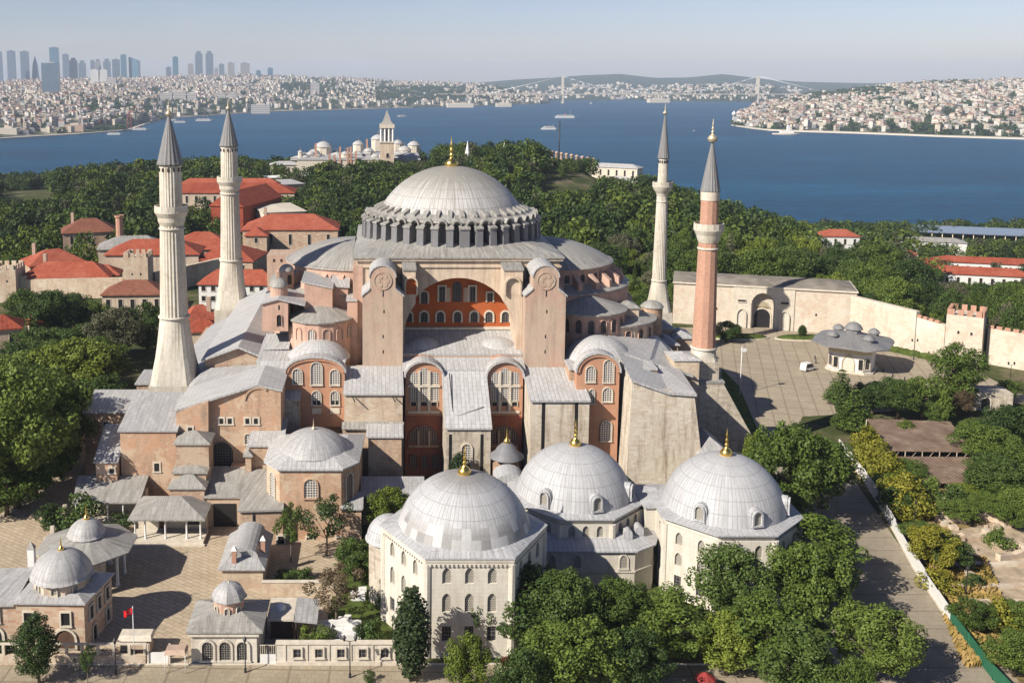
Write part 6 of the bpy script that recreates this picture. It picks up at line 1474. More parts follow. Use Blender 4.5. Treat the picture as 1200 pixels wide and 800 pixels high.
def ruin(px, py, L, ang, h, lb_, th=.9, mat='rubble'):
    x, y = G2(px, py); m = MB(); T = oriented((x, y), ang); n = max(3, int(L/1.4)); r = random.Random(int(px*7+py))
    tops = [h*(.55+.6*r.random()) for _ in range(n+1)]
    pts = [(-L/2, 0), (L/2, 0)]+[(L/2-L*k/n, tops[k]) for k in range(n+1)]
    m.prism([(*T(u, 0), z) for u, z in pts], (*[a-b for a, b in zip(T(0, th), T(0, 0))], 0)); o = m.build('ruined_wall', M[mat]); return tag(o, lb_, 'ruin', 'ruined walls in the excavation')
RL = 'broken rubble wall among the excavated ruins right of the hoarding'
for (px, py, L, a, h) in ((1120, 635, 12, .1, 1.2), (1165, 612, 7, -.6, 1.4), (1180, 640, 9, -1.2, 1.2), (1150, 665, 14, .05, .7), (1175, 690, 10, .1, .6), (1115, 612, 5, -.2, 1.3), (1150, 590, 8, .1, 1.4), (1085, 582, 5, .2, 1.3), (1190, 655, 6, .3, 1.0), (1130, 690, 8, .05, .5), (1165, 720, 8, .0, .5), (1105, 655, 6, -1.3, .8)): ruin(px, py, L, a, h, RL)
for k in range(46):
    px, py = 1075+rnd.random()*125, 575+rnd.random()*150
    if px < 1090+(py-575)*.35: continue
    x, y = G2(px, py); o = fragment(MB(), x, y, .5+rnd.random()*1.1, k+90).build('loose_stone', M['rubble']); tag(o, 'pale loose stone lying on the excavated ground', 'stone', 'loose stones in the excavation')
rs = empty('ruined_hall', (150, 232, 0), 'long roofless grey ruin at the right edge below the city wall', 'ruin'); q0, q1 = G2(1128, 480), G2(1186, 482)
MB().prism([(*q0, 0), (*q1, 0), (*q1, 4.0), (*q0, 4.0)], (1, 6, 0)).build('masonry', M['ashlar'], rs); a_ = math.atan2(q1[1]-q0[1], q1[0]-q0[0]); window(rs, (q0[0]*.55+q1[0]*.45, q0[1]*.55+q1[1]*.45, .3), 2., 2.6, M['dark'], ang=a_, frame=.2)
# excavation vegetation
for k in range(13):
    t_ = (k+.5)/13; px, py = 1003+t_*62, 530+t_*78
    x, y = G2(px+6, py+4); tree(x, y, 4.6+1.6*trnd.random(), 'bush', 'leafY', 'yellow-green flowering shrub in the row behind the white hoarding', name='shrub', cat='shrub', group='yellow-green shrubs behind the hoarding', w=5.2+trnd.random(), z=0)
EX = [(1000, 505, 10, 8, 'cone', 'leafA', 'layered conifer at the corner of the square'), (985, 474, 9, 7, 'cone', 'leafB', 'dark layered conifer in front of the domed kiosk'), (992, 505, 6, 6, 'round', 'leafB', 'dark tree below the layered conifer'), (1022, 486, 7, 11, 'wide', 'leafB', 'dark spreading tree left of the brown shelters'), (1052, 490, 8.5, 11, 'wide', 'leafB', 'dark bushy tree behind the brown shelters'), (1080, 492, 9.5, 11, 'round', 'leafA', 'green bushy tree behind the far shelter'), (1098, 497, 5.5, 6, 'round', 'leafB', 'round bush at the back corner of the far shelter'), (1120, 478, 15.5, 11, 'tall', 'leafA', 'tall plane tree before the pale wall tower'), (1128, 488, 6, 5, 'round', 'leafbrown', 'brownish small tree beside the tall plane tree'), (1180, 470, 5, 6, 'round', 'leafA', 'small tree at the foot of the right city wall'),
      (1155, 548, 8, 12, 'wide', 'leafA', 'green bush mass right of the far shelter'), (1190, 530, 9, 13, 'wide', 'leafB', 'dark bush mass at the right edge beside the shelters'), (1170, 582, 7, 12, 'wide', 'leafB', 'bush right of the near shelter'), (1198, 572, 8, 10, 'round', 'leafA', 'green bush at the right edge above the ruins'), (1120, 610, 3.2, 7, 'wide', 'leafA', 'low leafy bush before the near shelter'), (1160, 605, 3.5, 8, 'wide', 'leafA', 'second low leafy bush before the near shelter'), (1085, 605, 3.0, 4, 'bush', 'leafA', 'small bush under the near shelter edge'), (1050, 602, 4.5, 6, 'round', 'leafB', 'dark bush at the end of the yellow-green shrubs'), (1078, 640, 4, 5.6, 'round', 'leafA', 'green bush right of the hoarding bend'), (1095, 668, 6.8, 7.6, 'round', 'leafY', 'yellow-green tree standing over the hoarding'), (1112, 668, 5.6, 6.5, 'round', 'leafB', 'dark half of the tree pair over the hoarding'), (1098, 692, 3, 5, 'bush', 'leafY', 'yellowish bush below the tree pair'), (1137, 740, 4.6, 5.5, 'round', 'leafA', 'green tree at the end of the white hoarding'), (1188, 792, 5.5, 7, 'wide', 'leafA', 'tree at the bottom right corner behind the green fence'), (1170, 735, 4, 4.5, 'bush', 'leafY', 'yellow bush near the right edge'), (1195, 740, 4, 6, 'round', 'leafA', 'green bush at the right edge below the ruins'), (1170, 640, 3, 4, 'bush', 'leafA', 'bush growing among the ruins'), (1190, 620, 4.5, 6, 'round', 'leafA', 'bush at the right edge among the ruins'), (1145, 690, 2, 3, 'bush', 'leafB', 'little dark bush on the excavated ground'), (1060, 520, 5, 4, 'round', 'leafA', 'small tree beside the far shelter'), (1085, 585, 4.2, 4, 'bush', 'leafA', 'bush growing in front of the near shelter')]
for (px, py, h, w_, kd, mt, lb_) in EX: tpx(px, py, h, kd, mt, lb_, w=w_, name='tree' if h > 4.4 else 'bush', cat='tree' if h > 4.4 else 'bush', z=0)
for k in range(34):
    px, py = trnd.choice([(1110, 505), (1150, 510), (1180, 505), (1140, 525), (1165, 555), (1195, 600), (1185, 575), (1130, 592), (1075, 560), (1055, 575), (1200, 520), (1090, 470)]); px += trnd.uniform(-16, 16); py += trnd.uniform(-10, 10)
    tpx(px, py, trnd.uniform(2.5, 5.5), trnd.choice(['bush', 'round', 'wide']), trnd.choice(['leafA', 'leafB', 'leafC']), 'green scrub crowding round the brown shelters', name='shrub', cat='shrub', group='scrub round the excavation', w=trnd.uniform(4, 8), z=0)
# dry grass as one ground cover
R_ = np.random.default_rng(5); pts_ = []
for k in range(5200):
    px, py = 1085+R_.random()*90, 655+R_.random()*125
    if px > 1200 or px < 1078+(py-655)*.42 or px > 1078+(py-655)*.42+75: continue
    x, y = G2(px, py); a = R_.random()*PI; s_ = .25+R_.random()*.3; h = .35+R_.random()*.5; c, sn = math.cos(a)*s_, math.sin(a)*s_
    pts_ += [(x-c, y-sn, 0), (x+c, y+sn, 0), (x+c*.6+.2, y+sn*.6, h), (x-c*.6+.2, y-sn*.6, h)]
t = NT('dry_grass', .9, .1); M['drygrass'] = t.out(t.ramp(t.noise(t.pos(), .35, 4), [(.35, (.16, .13, .03)), (.52, (.34, .23, .075)), (.7, (.42, .29, .12))]))
o = bpy.data.objects.new('dry_grass', mesh_quads('dry_grass', np.array(pts_), M['drygrass'])); COL.objects.link(o); tag(o, 'ochre dry grass behind the white hoarding', 'grass', kind='stuff')

# ================================================================== LEFT: palace outbuildings, walls
def house(c, ang, w, d, h, rh, label, wall='cream', roof='tile', name='house', cat='house', wins=0, rows=1, gable=False, z=None, over=.6, chim=0, group=None, winmat='dark', side=0):
    z = gh(*c) if z is None else z; e = empty(name, (c[0], c[1], z), label, cat, group); T = oriented(c, ang)
    MB().prism([(*T(u, v), z-3) for u, v in ((-w/2, -d/2), (w/2, -d/2), (w/2, d/2), (-w/2, d/2))], (0, 0, h+3)).build('wall', M[wall], e)
    k = min(w, d)/2+over
    if gable:
        if w >= d: R = [(-w/2-over, 0), (w/2+over, 0)]
        else: R = [(0, -d/2-over), (0, d/2+over)]
    else: R = [(-w/2-over+k, 0), (w/2+over-k, 0)] if w >= d else [(0, -d/2-over+k), (0, d/2+over-k)]
    E = [(-w/2-over, -d/2-over), (w/2+over, -d/2-over), (w/2+over, d/2+over), (-w/2-over, d/2+over)]
    m = MB(); P = [(*T(*q), z+h) for q in E]; P0 = [(*T(*q), z+h-.3) for q in E]; A, B_ = [(*T(*q), z+h+rh) for q in R]
    m.poly(P0[::-1])
    for i in range(4): m.poly([P0[i], P0[(i+1) % 4], P[(i+1) % 4], P[i]])
    if w >= d: m.poly([P[0], P[1], B_, A]); m.poly([P[2], P[3], A, B_]); m.poly([P[1], P[2], B_]); m.poly([P[3], P[0], A])
    else: m.poly([P[1], P[2], B_, A]); m.poly([P[3], P[0], A, B_]); m.poly([P[0], P[1], A]); m.poly([P[2], P[3], B_])
    rf = m.build('roof', M[roof], e)
    hh = h/max(1, rows)
    for r in range(rows):
        for i in range(wins):
            u = (-.5+(i+.5)/wins)*w; window(e, (*T(u, -d/2), z+r*hh+hh*.3), min(1.3, w/wins*.45), hh*.48, M[winmat], ang=ang, arched=False, frame=.15, depth=.1)
        for i in range(side):
            v = (-.5+(i+.5)/side)*d; window(e, (*T(w/2, v), z+r*hh+hh*.3), min(1.3, d/side*.45), hh*.48, M[winmat], ang=ang+PI/2, arched=False, frame=.15, depth=.1)
    for k in range(chim):
        u, v = (-.3+.5*k)*w, .2*d*(-1)**k; p = T(u, v); o = MB().box(p[0]-.6, p[0]+.6, p[1]-.6, p[1]+.6, z+h, z+h+rh+2.2).build('chimney', M['pinkbeige'], rf)
    return e
def hpx(px, py, Y, ang, w, d, h, rh, label, **k):
    "house whose front eave middle shows at (px,py) at depth Y"
    q = V(px, py, Y); n = (-math.sin(ang), math.cos(ang)); c = (q[0]+n[0]*d/2, Y+n[1]*d/2)
    return house(c, ang, w, d, h, rh, label, z=q[2]-h, **k)
HS = [
 (340, 269, 436, 0, 41, 22, 9.5, 5.5, 'long stone hall with a red hipped roof, behind the left half dome', dict(wall='striped', wins=5, chim=1)),
 (300, 276, 428, 0, 9, 12, 9.0, 2.5, 'stone end pavilion of the long red-roofed hall', dict(wall='striped', wins=1, rows=2)),
 (308, 236, 500, 1.25, 44, 17, 9, 6.5, 'tall red gabled hall rising behind the long stone hall', dict(gable=True, wall='tile')),
 (334, 248, 480, .32, 20, 34, 8, .6, 'flat grey-white roofed hall beside the red gabled hall', dict(roof='trim', wall='trim', wins=3)),
 (268, 226, 560, 0, 72, 22, 8, 4.5, 'very long museum building with a red roof in front of the park', dict(wall='cream', wins=14, winmat='dark')),
 (268, 216, 575, 0, 56, 10, 11, 3, 'raised clerestory hall with a red roof behind the long museum building', dict(wall='white', wins=14)),
 (262, 305, 372, -.15, 22, 20, 7, 5, 'red-roofed house between the two thick minarets', dict(wall='striped', wins=3)),
 (235, 292, 395, .1, 26, 20, 8, 5.5, 'broad brick-red roofed house right of the near minaret', dict(wall='cream', roof='tile')),
 (178, 298, 372, .05, 34, 17, 7, 4.5, 'long red-roofed range behind the battlemented tower', dict(wall='cream')),
 (155, 291, 398, .2, 26, 15, 7, 4, 'grey-roofed shed beside the red ranges', dict(roof='leadold', wall='cream')),
 (75, 325, 352, .02, 31, 14, 6, 4.5, 'red-roofed range just behind the left city wall', dict(wall='brickmix', chim=1)),
 (68, 309, 372, .55, 20, 15, 7, 4.5, 'red-roofed house with a chimney behind the wall-side range', dict(wall='brickmix', chim=1)),
 (122, 322, 358, .1, 10, 9, 5, 3, 'small red hipped roof between range and battlemented tower', dict(wall='brickmix')),
 (105, 272, 430, .3, 22, 16, 7, 5, 'old house with a patched brown roof among the park trees', dict(roof='tiledull', wall='brickmix', chim=1, wins=3)),
 (155, 345, 318, .05, 19, 12, 7, 3.6, 'beige house with a brown-red hipped roof below the battlemented tower', dict(roof='tiledull', wall='cream', wins=5)),
 (278, 333, 322, -.05, 25, 10, 6.5, 4.0, 'white two-storey house with an orange roof beside the rear minaret', dict(wall='white', wins=8, rows=2)),
 (240, 376, 276, .5, 11, 9, 6, 3.8, 'orange-roofed cottage between the minarets', dict(wall='cream', chim=2)),
 (238, 388, 262, .1, 9, 7, 4.5, 2.6, 'lower orange roof in front of the cottage', dict(wall='cream')),
 (3, 385, 262, .3, 9, 9, 6, 3, 'yellow-walled house with red roof at the left edge', dict(wall='leafY' if 0 else 'pinkbeige', wins=2)),
 (48, 378, 285, .4, 6.5, 6, 5, 2.4, 'small red roof poking out of the trees', dict(wall='cream', wins=1)),
 (1150, 322, 505, -.28, 46, 12, 8, 3, 'pale hall with a red roof, front range of the right-hand courtyard', dict(wall='white', wins=9)),
 (1172, 309, 545, -.28, 62, 11, 9, 2.5, 'pale hall with a red roof, rear range of the right-hand courtyard', dict(wall='white', wins=10)),
 (1110, 311, 525, 1.3, 30, 11, 8, 2.5, 'pale hall with a red roof, left wing of the right-hand courtyard', dict(wall='white', wins=4)),
 (985, 277, 600, -.1, 22, 12, 7, 3.5, 'white house with a bright red roof among the trees on the right', dict(wall='white', wins=4)),
 (1064, 298, 540, .1, 10, 8, 5, 2.5, 'little red roof left of the right-hand courtyard', dict(wall='cream')),
 (1092, 283, 640, -.3, 40, 12, 7, 2.0, 'white shed with a grey roof near the right shore', dict(roof='leadold', wall='white')),
 (720, 229, 600, -.6, 24, 9, 6, 3, 'red-roofed kiosk building below the palace kitchens', dict(wall='cream')),
 (668, 218, 620, .0, 22, 8, 6, 1.2, 'plain beige wall building among the dark trees', dict(roof='trim', wall='cream')),
 (388, 206, 650, .0, 42, 12, 11, 2.2, 'cream palace range with a grey roof below the domes', dict(roof='leadwhite', wall='cream', wins=8)),
 (322, 208, 640, .1, 15, 12, 9, .8, 'palace building under restoration with white sheeted roof', dict(roof='white', wall='ashlar', wins=4, rows=2)),
 (338, 216, 600, .5, 20, 12, 6, 2.5, 'grey roofed range in front of the restored building', dict(roof='leadwhite', wall='cream')),
 (718, 196, 680, -.6, 34, 10, 8, 2.2, 'long pale lead-roofed range on the ridge below the kitchen chimneys', dict(roof='leadwhite', wall='trim', wins=6)),
 (334, 193, 692, .1, 20, 12, 9, 2.0, 'pale palace wing at the left end of the dome cluster', dict(roof='leadwhite', wall='trim', wins=4)),
 (20, 219, 1180, .1, 44, 16, 8, 1.5, 'flat pale roofed quay building with a flag at the far left shore', dict(roof='trim', wall='white', wins=8)),
 (675, 195, 930, 0, 16, 12, 13, 1, 'white block at the tip of the wooded point', dict(roof='white', wall='white', wins=2)),
]
for (px, py, Y, an, w, d, h, rh, lb_, kw) in HS: hpx(px, py, Y, an, w, d, h, rh, lb_, **kw)
# shore pavilion on the right
q = V(1140, 272, 770); sp_ = empty('shore_pavilion', (q[0], q[1], q[2]-5), 'large blue-grey canopy roof on timber posts by the water at the right', 'pavilion')
T = oriented((q[0], q[1]), -.30); MB().loft([[(*T(u, v), q[2]) for u, v in ((-45, -13), (48, -13), (48, 13), (-45, 13))], [(*T(u, v), q[2]+1.0) for u, v in ((-45, -13), (48, -13), (48, 13), (-45, 13))], [(*T(u, v), q[2]+4) for u, v in ((-34, -1), (36, -1), (36, 1), (-34, 1))]]).build('canopy_roof', m_plain('bluegrey_sheet', (.20, .25, .33), .9, .1) , sp_)
m = MB()
for k in range(14):
    for v in (-12, 12): p = T(-44+k*7, v); m.tube((*p, q[2]-9), (*p, q[2]), .35)
o = m.build('post', M['bronze'], sp_); o['kind'] = 'stuff'
# left city wall and towers
wz = -1.5
LW = [V(-30, 340, 352), V(30, 338, 350), V(92, 340, 348), V(144, 338, 346)]
citywall(LW[0][:2], LW[1][:2], 8.6, 1.8, 'city_wall', 'old rubble city wall at the far left edge', z0=-3.5, mat='rubble', mm='rubble', merlon=2.2, mh=1.4)
citywall(LW[1][:2], LW[3][:2], 7.4, 1.8, 'city_wall', 'old rubble city wall left of the battlemented tower', z0=-3.5, mat='rubble', h2=8.8)
p0, p1 = V(182, 330, 352), V(262, 318, 368)
citywall(p0[:2], p1[:2], 8.5, 1.8, 'city_wall', 'old rubble city wall running behind the near minaret', z0=-2.5, mat='rubble', h2=11)
walltower((V(163, 335, 349)[0], 349), .0, 8.4, 16.2, 'square battlemented rubble tower in the left city wall', z0=-3.5, mat='rubble', mm='rubble')
walltower((V(8, 335, 352)[0], 352), .0, 10, 11.5, 'battlemented rubble tower at the left edge', z0=-3.5, mat='rubble', mm='rubble')
q = V(139.5, 252, 415); z = gh(q[0], 415); o = MB().lathe((q[0], 415, z), [(1.6, 0), (1.5, q[2]-z-1), (2.0, q[2]-z-.8), (2.0, q[2]-z)], 10, sm=False).build('brick_chimney', M['brickmin']); tag(o, 'tall old brick chimney in front of the park trees', 'chimney')

# ================================================================== PALACE ON THE POINT
def pdome(px, py, Y, r, label, drum=3., mat='leadwhite', wall='trim', rise=.62):
    q = V(px, py, Y); e = empty('palace_dome_hall', (q[0], Y, q[2]-drum-5), label, 'domed hall', 'little domes of the palace' if r < 2.9 else 'domed halls of the palace')
    MB().pz(ngon((q[0], Y), r*1.02, 8, PI/8), q[2]-drum-6, q[2]).build('drum', M[wall], e)
    MB().lathe((q[0], Y, q[2]), cap(r*1.03, r*rise, 8, 0, .2), 28).build('dome', M[mat], e)
    MB().tube((q[0], Y, q[2]+r*rise-.2), (q[0], Y, q[2]+r*rise+2.6), .22, .06).build('finial', M['gold'], e)
    return e
PD = [(352+k*9.3+3*((k*7) % 3), 178+((k*5) % 4)*2.3, 698+((k*11) % 5)*9, 1.7+.35*((k*3) % 4), 'little white dome crowded among the palace roofs and chimneys') for k in range(14)]+[(379, 172, 730, 6.2, 'largest white palace dome left of the slender tower'), (420, 169, 745, 4.2, 'palace dome with a gilt tip left of the slender tower'), (443, 163, 770, 5.4, 'high palace dome just left of the slender tower'), (466, 168, 760, 4.2, 'palace dome just right of the slender tower'), (485, 170, 750, 4.6, 'rightmost white palace dome'), (474, 176, 735, 5.0, 'low broad palace dome right of the slender tower'), (368, 179, 715, 4.0, 'small palace dome at the left of the cluster'), (395, 182, 710, 3.6, 'small palace dome in front of the largest'), (408, 181, 700, 3.0, 'tiny palace dome between the chimneys'), (432, 177, 720, 3.6, 'small palace dome before the high one'), (357, 184, 700, 3.4, 'palace dome at the cluster end by the restored building'), (440, 183, 700, 3.0, 'tiny palace dome beside the slender tower foot'), (402, 214, 640, 3.2, 'grey palace dome below the cream range'), (467, 181, 715, 3.2, 'small dome at the right foot of the slender tower')]
for a in PD: pdome(*a)
pw = empty('palace_terrace', (0, 705, 0), 'long cream palace wall carrying the cluster of small domes', 'palace wall'); a, b = V(348, 188.5, 690), V(492, 188.5, 690)
MB().box(a[0], b[0], 690, 745, gh(0, 690)-6, a[2]+.5).build('masonry', M['trim'], pw); MB().box(a[0]-.5, b[0]+.5, 689.5, 745.5, a[2]+.52, a[2]+1.6).build('roof', M['leadwhite'], pw)
r_ = random.Random(9)
for k in range(16):
    px = 352+k*8.6+r_.uniform(-2, 2); Y = 696+r_.random()*40; q = V(px, 186.5-r_.random()*7, Y); w_, d_ = r_.uniform(3, 7), r_.uniform(4, 8)
    m = MB().box(q[0]-w_, q[0]+w_, Y-d_, Y+d_, a[2]-1, q[2]); hiproof(m, q[0]-w_, q[0]+w_, Y-d_, Y+d_, q[2]+.25, 1.6, .3); m.build('roof_block', M['leadwhite'], pw)
for px, pt, pb, Y in ((370, 168, 186, 700), (398.5, 172, 190, 690), (407.5, 173, 188, 690), (411, 172, 187, 690), (417, 177, 192, 688), (386, 180, 190, 690), (392, 181, 190, 690), (430, 163, 178, 720)):
    q, b = V(px, pt, Y), V(px, pb, Y); o = MB().box(q[0]-.65, q[0]+.65, Y-.65, Y+.65, b[2]-3, q[2]).build('palace_chimney', M['brickmin']); tag(o, 'slim red brick chimney rising among the small palace domes', 'chimney', 'red chimneys among the palace domes')
JY = 683.; q = V(453.5, 130, JY); b = V(453.5, 195, JY); jx = q[0]
jt = empty('palace_tower', (jx, JY, b[2]-4), 'slender cream tower with columned lantern and pointed grey spire above the palace', 'tower')
s_ = 4.6; zA, zB, zC = V(453, 167, JY)[2], V(453, 150, JY)[2], V(453, 147, JY)[2]
MB().box(jx-s_, jx+s_, JY-s_, JY+s_, b[2]-8, zA).build('shaft', M['cream'], jt); MB().box(jx-s_*1.12, jx+s_*1.12, JY-s_*1.12, JY+s_*1.12, zA+.01, zA+.8).build('cornice', M['trim'], jt)
MB().box(jx-s_*.62, jx+s_*.62, JY-s_*.62, JY+s_*.62, zA+.81, zB).build('lantern', M['trim'], jt)
for sx, sy in ((-1, -1), (1, -1), (1, 1), (-1, 1), (-.33, -1), (.33, -1)): MB().lathe((jx+sx*s_*.86, JY+sy*s_*.86, zA+.81), [(.75, 0), (.65, zB-zA-.9)], 10).build('column', M['white'], jt)
window(jt, (jx, JY-s_*.62, zA+1.2), 2.6, (zB-zA)*.7, M['dark'], frame=.3); window(jt, (jx+.4, JY-s_, b[2]+6), 1.8, 3.2, M['dark'], frame=.3)
MB().box(jx-s_*1.08, jx+s_*1.08, JY-s_*1.08, JY+s_*1.08, zB+.01, zC+.8).build('upper_cornice', M['trim'], jt)
MB().loft([[(jx+x*s_, JY+y*s_, zC+.81) for x, y in ((-1, -1), (1, -1), (1, 1), (-1, 1))], [(jx+x*s_*.6, JY+y*s_*.6, zC+2.6) for x, y in ((-1, -1), (1, -1), (1, 1), (-1, 1))], [(jx+x*.1, JY+y*.1, q[2]+.5) for x, y in ((-1, -1), (1, -1), (1, 1), (-1, 1))]]).build('spire', M['leadold'], jt)
# two gate turrets among the trees behind the dome
for px, pt, Y, lb_ in ((548, 165, 640, 'white pointed gate turret among the trees right of the gilt finial'), (591, 167, 655, 'second white pointed gate turret farther right among the trees')):
    t0, b0 = V(px, pt, Y), V(px, 185, Y); e = empty('gate_turret', (t0[0], Y, b0[2]-8), lb_, 'turret'); r = 2.3
    MB().pz(ngon((t0[0], Y), r, 8), b0[2]-12, b0[2]-2).build('wall', M['white'], e); MB().lathe((t0[0], Y, b0[2]-2), [(r*1.15, 0), (r*.5, (t0[2]-b0[2]+2)*.5), (.08, t0[2]-b0[2]+2)], 8, sm=False).build('spire', M['white'], e)
# palace kitchens: a long roof with a row of domed chimneys
kA, kB = V(648, 184, 790), V(757, 210, 640)
an = math.atan2(kB[1]-kA[1], kB[0]-kA[0]); Lk = math.hypot(kB[0]-kA[0], kB[1]-kA[1])
kt = empty('palace_kitchens', ((kA[0]+kB[0])/2, (kA[1]+kB[1])/2, 0), 'long pale kitchen range on the point with a lead roof running down towards the water', 'palace range'); T = oriented(kA[:2], an)
zk_ = kA[2]-5
MB().prism([(*T(-20, -8), zk_-14), (*T(Lk, -8), zk_-14), (*T(Lk, 8), zk_-14), (*T(-20, 8), zk_-14)], (0, 0, 12)).build('wall', M['trim'], kt)
MB().loft([[(*T(u, v), zk_-1.98) for u, v in ((-20.5, -8.6), (Lk+.5, -8.6), (Lk+.5, 8.6), (-20.5, 8.6))], [(*T(u, v), zk_-1.6) for u, v in ((-20.5, -8.6), (Lk+.5, -8.6), (Lk+.5, 8.6), (-20.5, 8.6))], [(*T(u, v), zk_+1.2) for u, v in ((-20.5, -.3), (Lk-2, -.3), (Lk-2, .3), (-20.5, .3))]]).build('roof', M['leadwhite'], kt)
for k in range(10):
    u = -8+Lk*.062*k; p = T(u, -1.5)
    e = empty('kitchen_chimney', (*p, zk_), 'domed white kitchen chimney with a pinkish stack on the pale range', 'chimney', 'row of palace kitchen chimneys')
    MB().lathe((*p, zk_-2), [(3.1, 0), (2.8, 1.6), (1.7, 4.2), (1.25, 5.2)], 16).build('domed_base', M['leadwhite'], e); MB().lathe((*p, zk_+3.1), [(1.25, 0), (1.15, 5.6), (1.5, 5.8), (1.3, 6.6), (.001, 7.2)], 12).build('stack', M['pinkbeige'], e)
q = V(655, 190, 800); t0 = V(656, 142, 800); cr = empty('quayside_crane_mast', (q[0], 800, q[2]-6), 'tall thin dark mast rising above the trees against the water', 'mast')
MB().tube((q[0], 800, q[2]-10), (q[0], 800, t0[2]), .55, .4, 6).build('pole', M['iron'], cr)
# ================================================================== WOODS
# individuals: the nearest park trees; everything farther is one mass
foot = []          # footprints to keep free
for o in list(COL.objects):
    if o.type == 'MESH' and o.name.split('.')[0] in ('wall', 'masonry', 'drum', 'wall_block', 'shaft', 'base') and o.parent is not None and not o.parent.name.startswith('palace_kitchens'):
        L_ = rootloc(o); vs_ = [v.co for v in o.data.vertices]
        x0, x1 = min(v.x for v in vs_)+L_.x, max(v.x for v in vs_)+L_.x; y0, y1 = min(v.y for v in vs_)+L_.y, max(v.y for v in vs_)+L_.y
        if y1 > 255: foot.append((x0-2.5, x1+2.5, y0-8, y1+2.5))
foot += [(-34, 60, 160, 255)]
for k in range(12):
    t_ = k/11; x, y = kA[0]+(kB[0]-kA[0])*t_, kA[1]+(kB[1]-kA[1])*t_; foot.append((x-11, x+11, y-13, y+11))
wr = random.Random(5)
def inpoly(x, y, P):
    r = False
    for (x0, y0), (x1, y1) in zip(P, P[1:]+P[:1]):
        if (y0 > y) != (y1 > y) and x < (x1-x0)*(y-y0)/(y1-y0)+x0: r = not r
    return r
def pxY(x, y, z):
    dz = z-CH; zc = y*CP-dz*SP; return PX+F*x/zc, PY-F*(y*SP+dz*CP)/zc
cand = []
def scatter(P, step, kinds, hr, lab, grp):
    xs_ = [p[0] for p in P]; ys_ = [p[1] for p in P]; y = min(ys_)
    while y < max(ys_):
        x = min(xs_)
        while x < max(xs_):
            X, Y = x+(wr.random()-.5)*step*.85, y+(wr.random()-.5)*step*.85
            x += step
            if not inpoly(X, Y, P): continue
            if any(a < X < b and c < Y < d for a, b, c, d in foot): continue
            z = gh(X, Y); px, py = pxY(X, Y, z)
            if px < -260 or px > 1560 or z < SEA+1: continue
            cand.append((Y, X, z, wr.choice(kinds), wr.uniform(*hr), lab, grp))
        y += step*.9
MAINM = ['leafB', 'leafA', 'leafA', 'leafA', 'leafC', 'leafB', 'leafB', 'leafC', 'leafB', 'leafA', 'leafD']
# right: first court park behind the basilica and the gatehouse
scatter([(18, 262), (60, 258), (66, 300), (100, 306), (140, 300), (152, 268), (178, 244), (300, 240), (420, 420), (560, 640), (520, 900), (200, 900), (120, 700), (60, 560), (30, 420), (0, 330)], 11.2, MAINM, (9, 20), 'green park tree in the wood behind the gatehouse and city wall', 'trees of the wood behind the gatehouse')
# left park
scatter([(-520, 420), (-150, 400), (-105, 415), (-70, 470), (-72, 545), (-90, 600), (-60, 620), (-30, 560), (-10, 470), (0, 600), (10, 640), (-40, 660), (-60, 760), (-100, 1000), (-330, 1215), (-620, 1215)], 12, MAINM, (10, 20), 'green park tree on the slope left of the palace', 'trees of the park left of the palace')
scatter([(-40, 470), (10, 400), (40, 330), (70, 560), (120, 690), (60, 690), (-40, 690), (-75, 600), (-60, 520)], 9.5, MAINM, (9, 14), 'green tree in the palace court behind the great dome', 'trees of the palace court')
scatter([(-60, 770), (140, 770), (200, 900), (150, 1010), (-80, 1080)], 12, MAINM, (13, 21), 'green tree on the point behind the palace', 'trees on the point')
scatter([(-160, 355), (-108, 362), (-100, 400), (-160, 420)], 9.5, MAINM, (9, 13), 'green tree among the red roofs left of the tower', 'trees among the red roofs')
# no tree may hide what the photograph shows: drop those whose crown would cover these windows
KEEP = [(283, 400, 205, 296, 430), (208, 322, 205, 240, 540), (90, 262, 262, 345, 340), (305, 345, 178, 226, 600), (345, 500, 120, 187, 682), (645, 705, 150, 184, 770), (700, 760, 170, 205, 690), (1100, 1200, 292, 330, 500), (952, 1003, 262, 290, 590), (1070, 1200, 255, 300, 600), (1072, 1210, 257, 279, 762), (0, 60, 200, 232, 900), (28, 190, 288, 345, 340), (640, 695, 175, 222, 600)]
def bad(Y, X, z, h):
    px, pt = pxY(X, Y, z+h*.93); pb = pxY(X, Y, z+h*.25)[1]; hw = 4.0*F/Y
    for (a, b, t_, bt, Yk) in KEEP:
        if Y < Yk+6 and px+hw > a and px-hw < b and pb > t_ and pt < bt: return True
    return False
def fit(c):
    for k in (1, .66, .42, .26):
        if not bad(c[0], c[1], c[2], c[4]*k): return (*c[:4], c[4]*k, *c[5:])
cand = [c for c in map(fit, cand) if c]
cand.sort(key=lambda c: (not -25 < pxY(c[1], c[0], c[2]+5)[0] < 1225, c[0])); NEAR = 205
for (Y, X, z, mt, h, lab, grp) in cand[:NEAR]:
    kd = wr.choice(['round', 'wide', 'round', 'tall', 'wide']) if wr.random() > .06 else 'cone'
    tree(X, Y, h*(1.1 if kd == 'tall' else 1), kd, mt, lab, name='park_tree', cat='tree', group=grp, z=z-.3, parts=True)
mass = {}
bases = []
for i in range(5):
    cl = round_clumps(900+i, 26, 1., 1., 0., r0=.2, r1=.38); bases.append(leaf_cloud(900+i, cl, 900, .058))
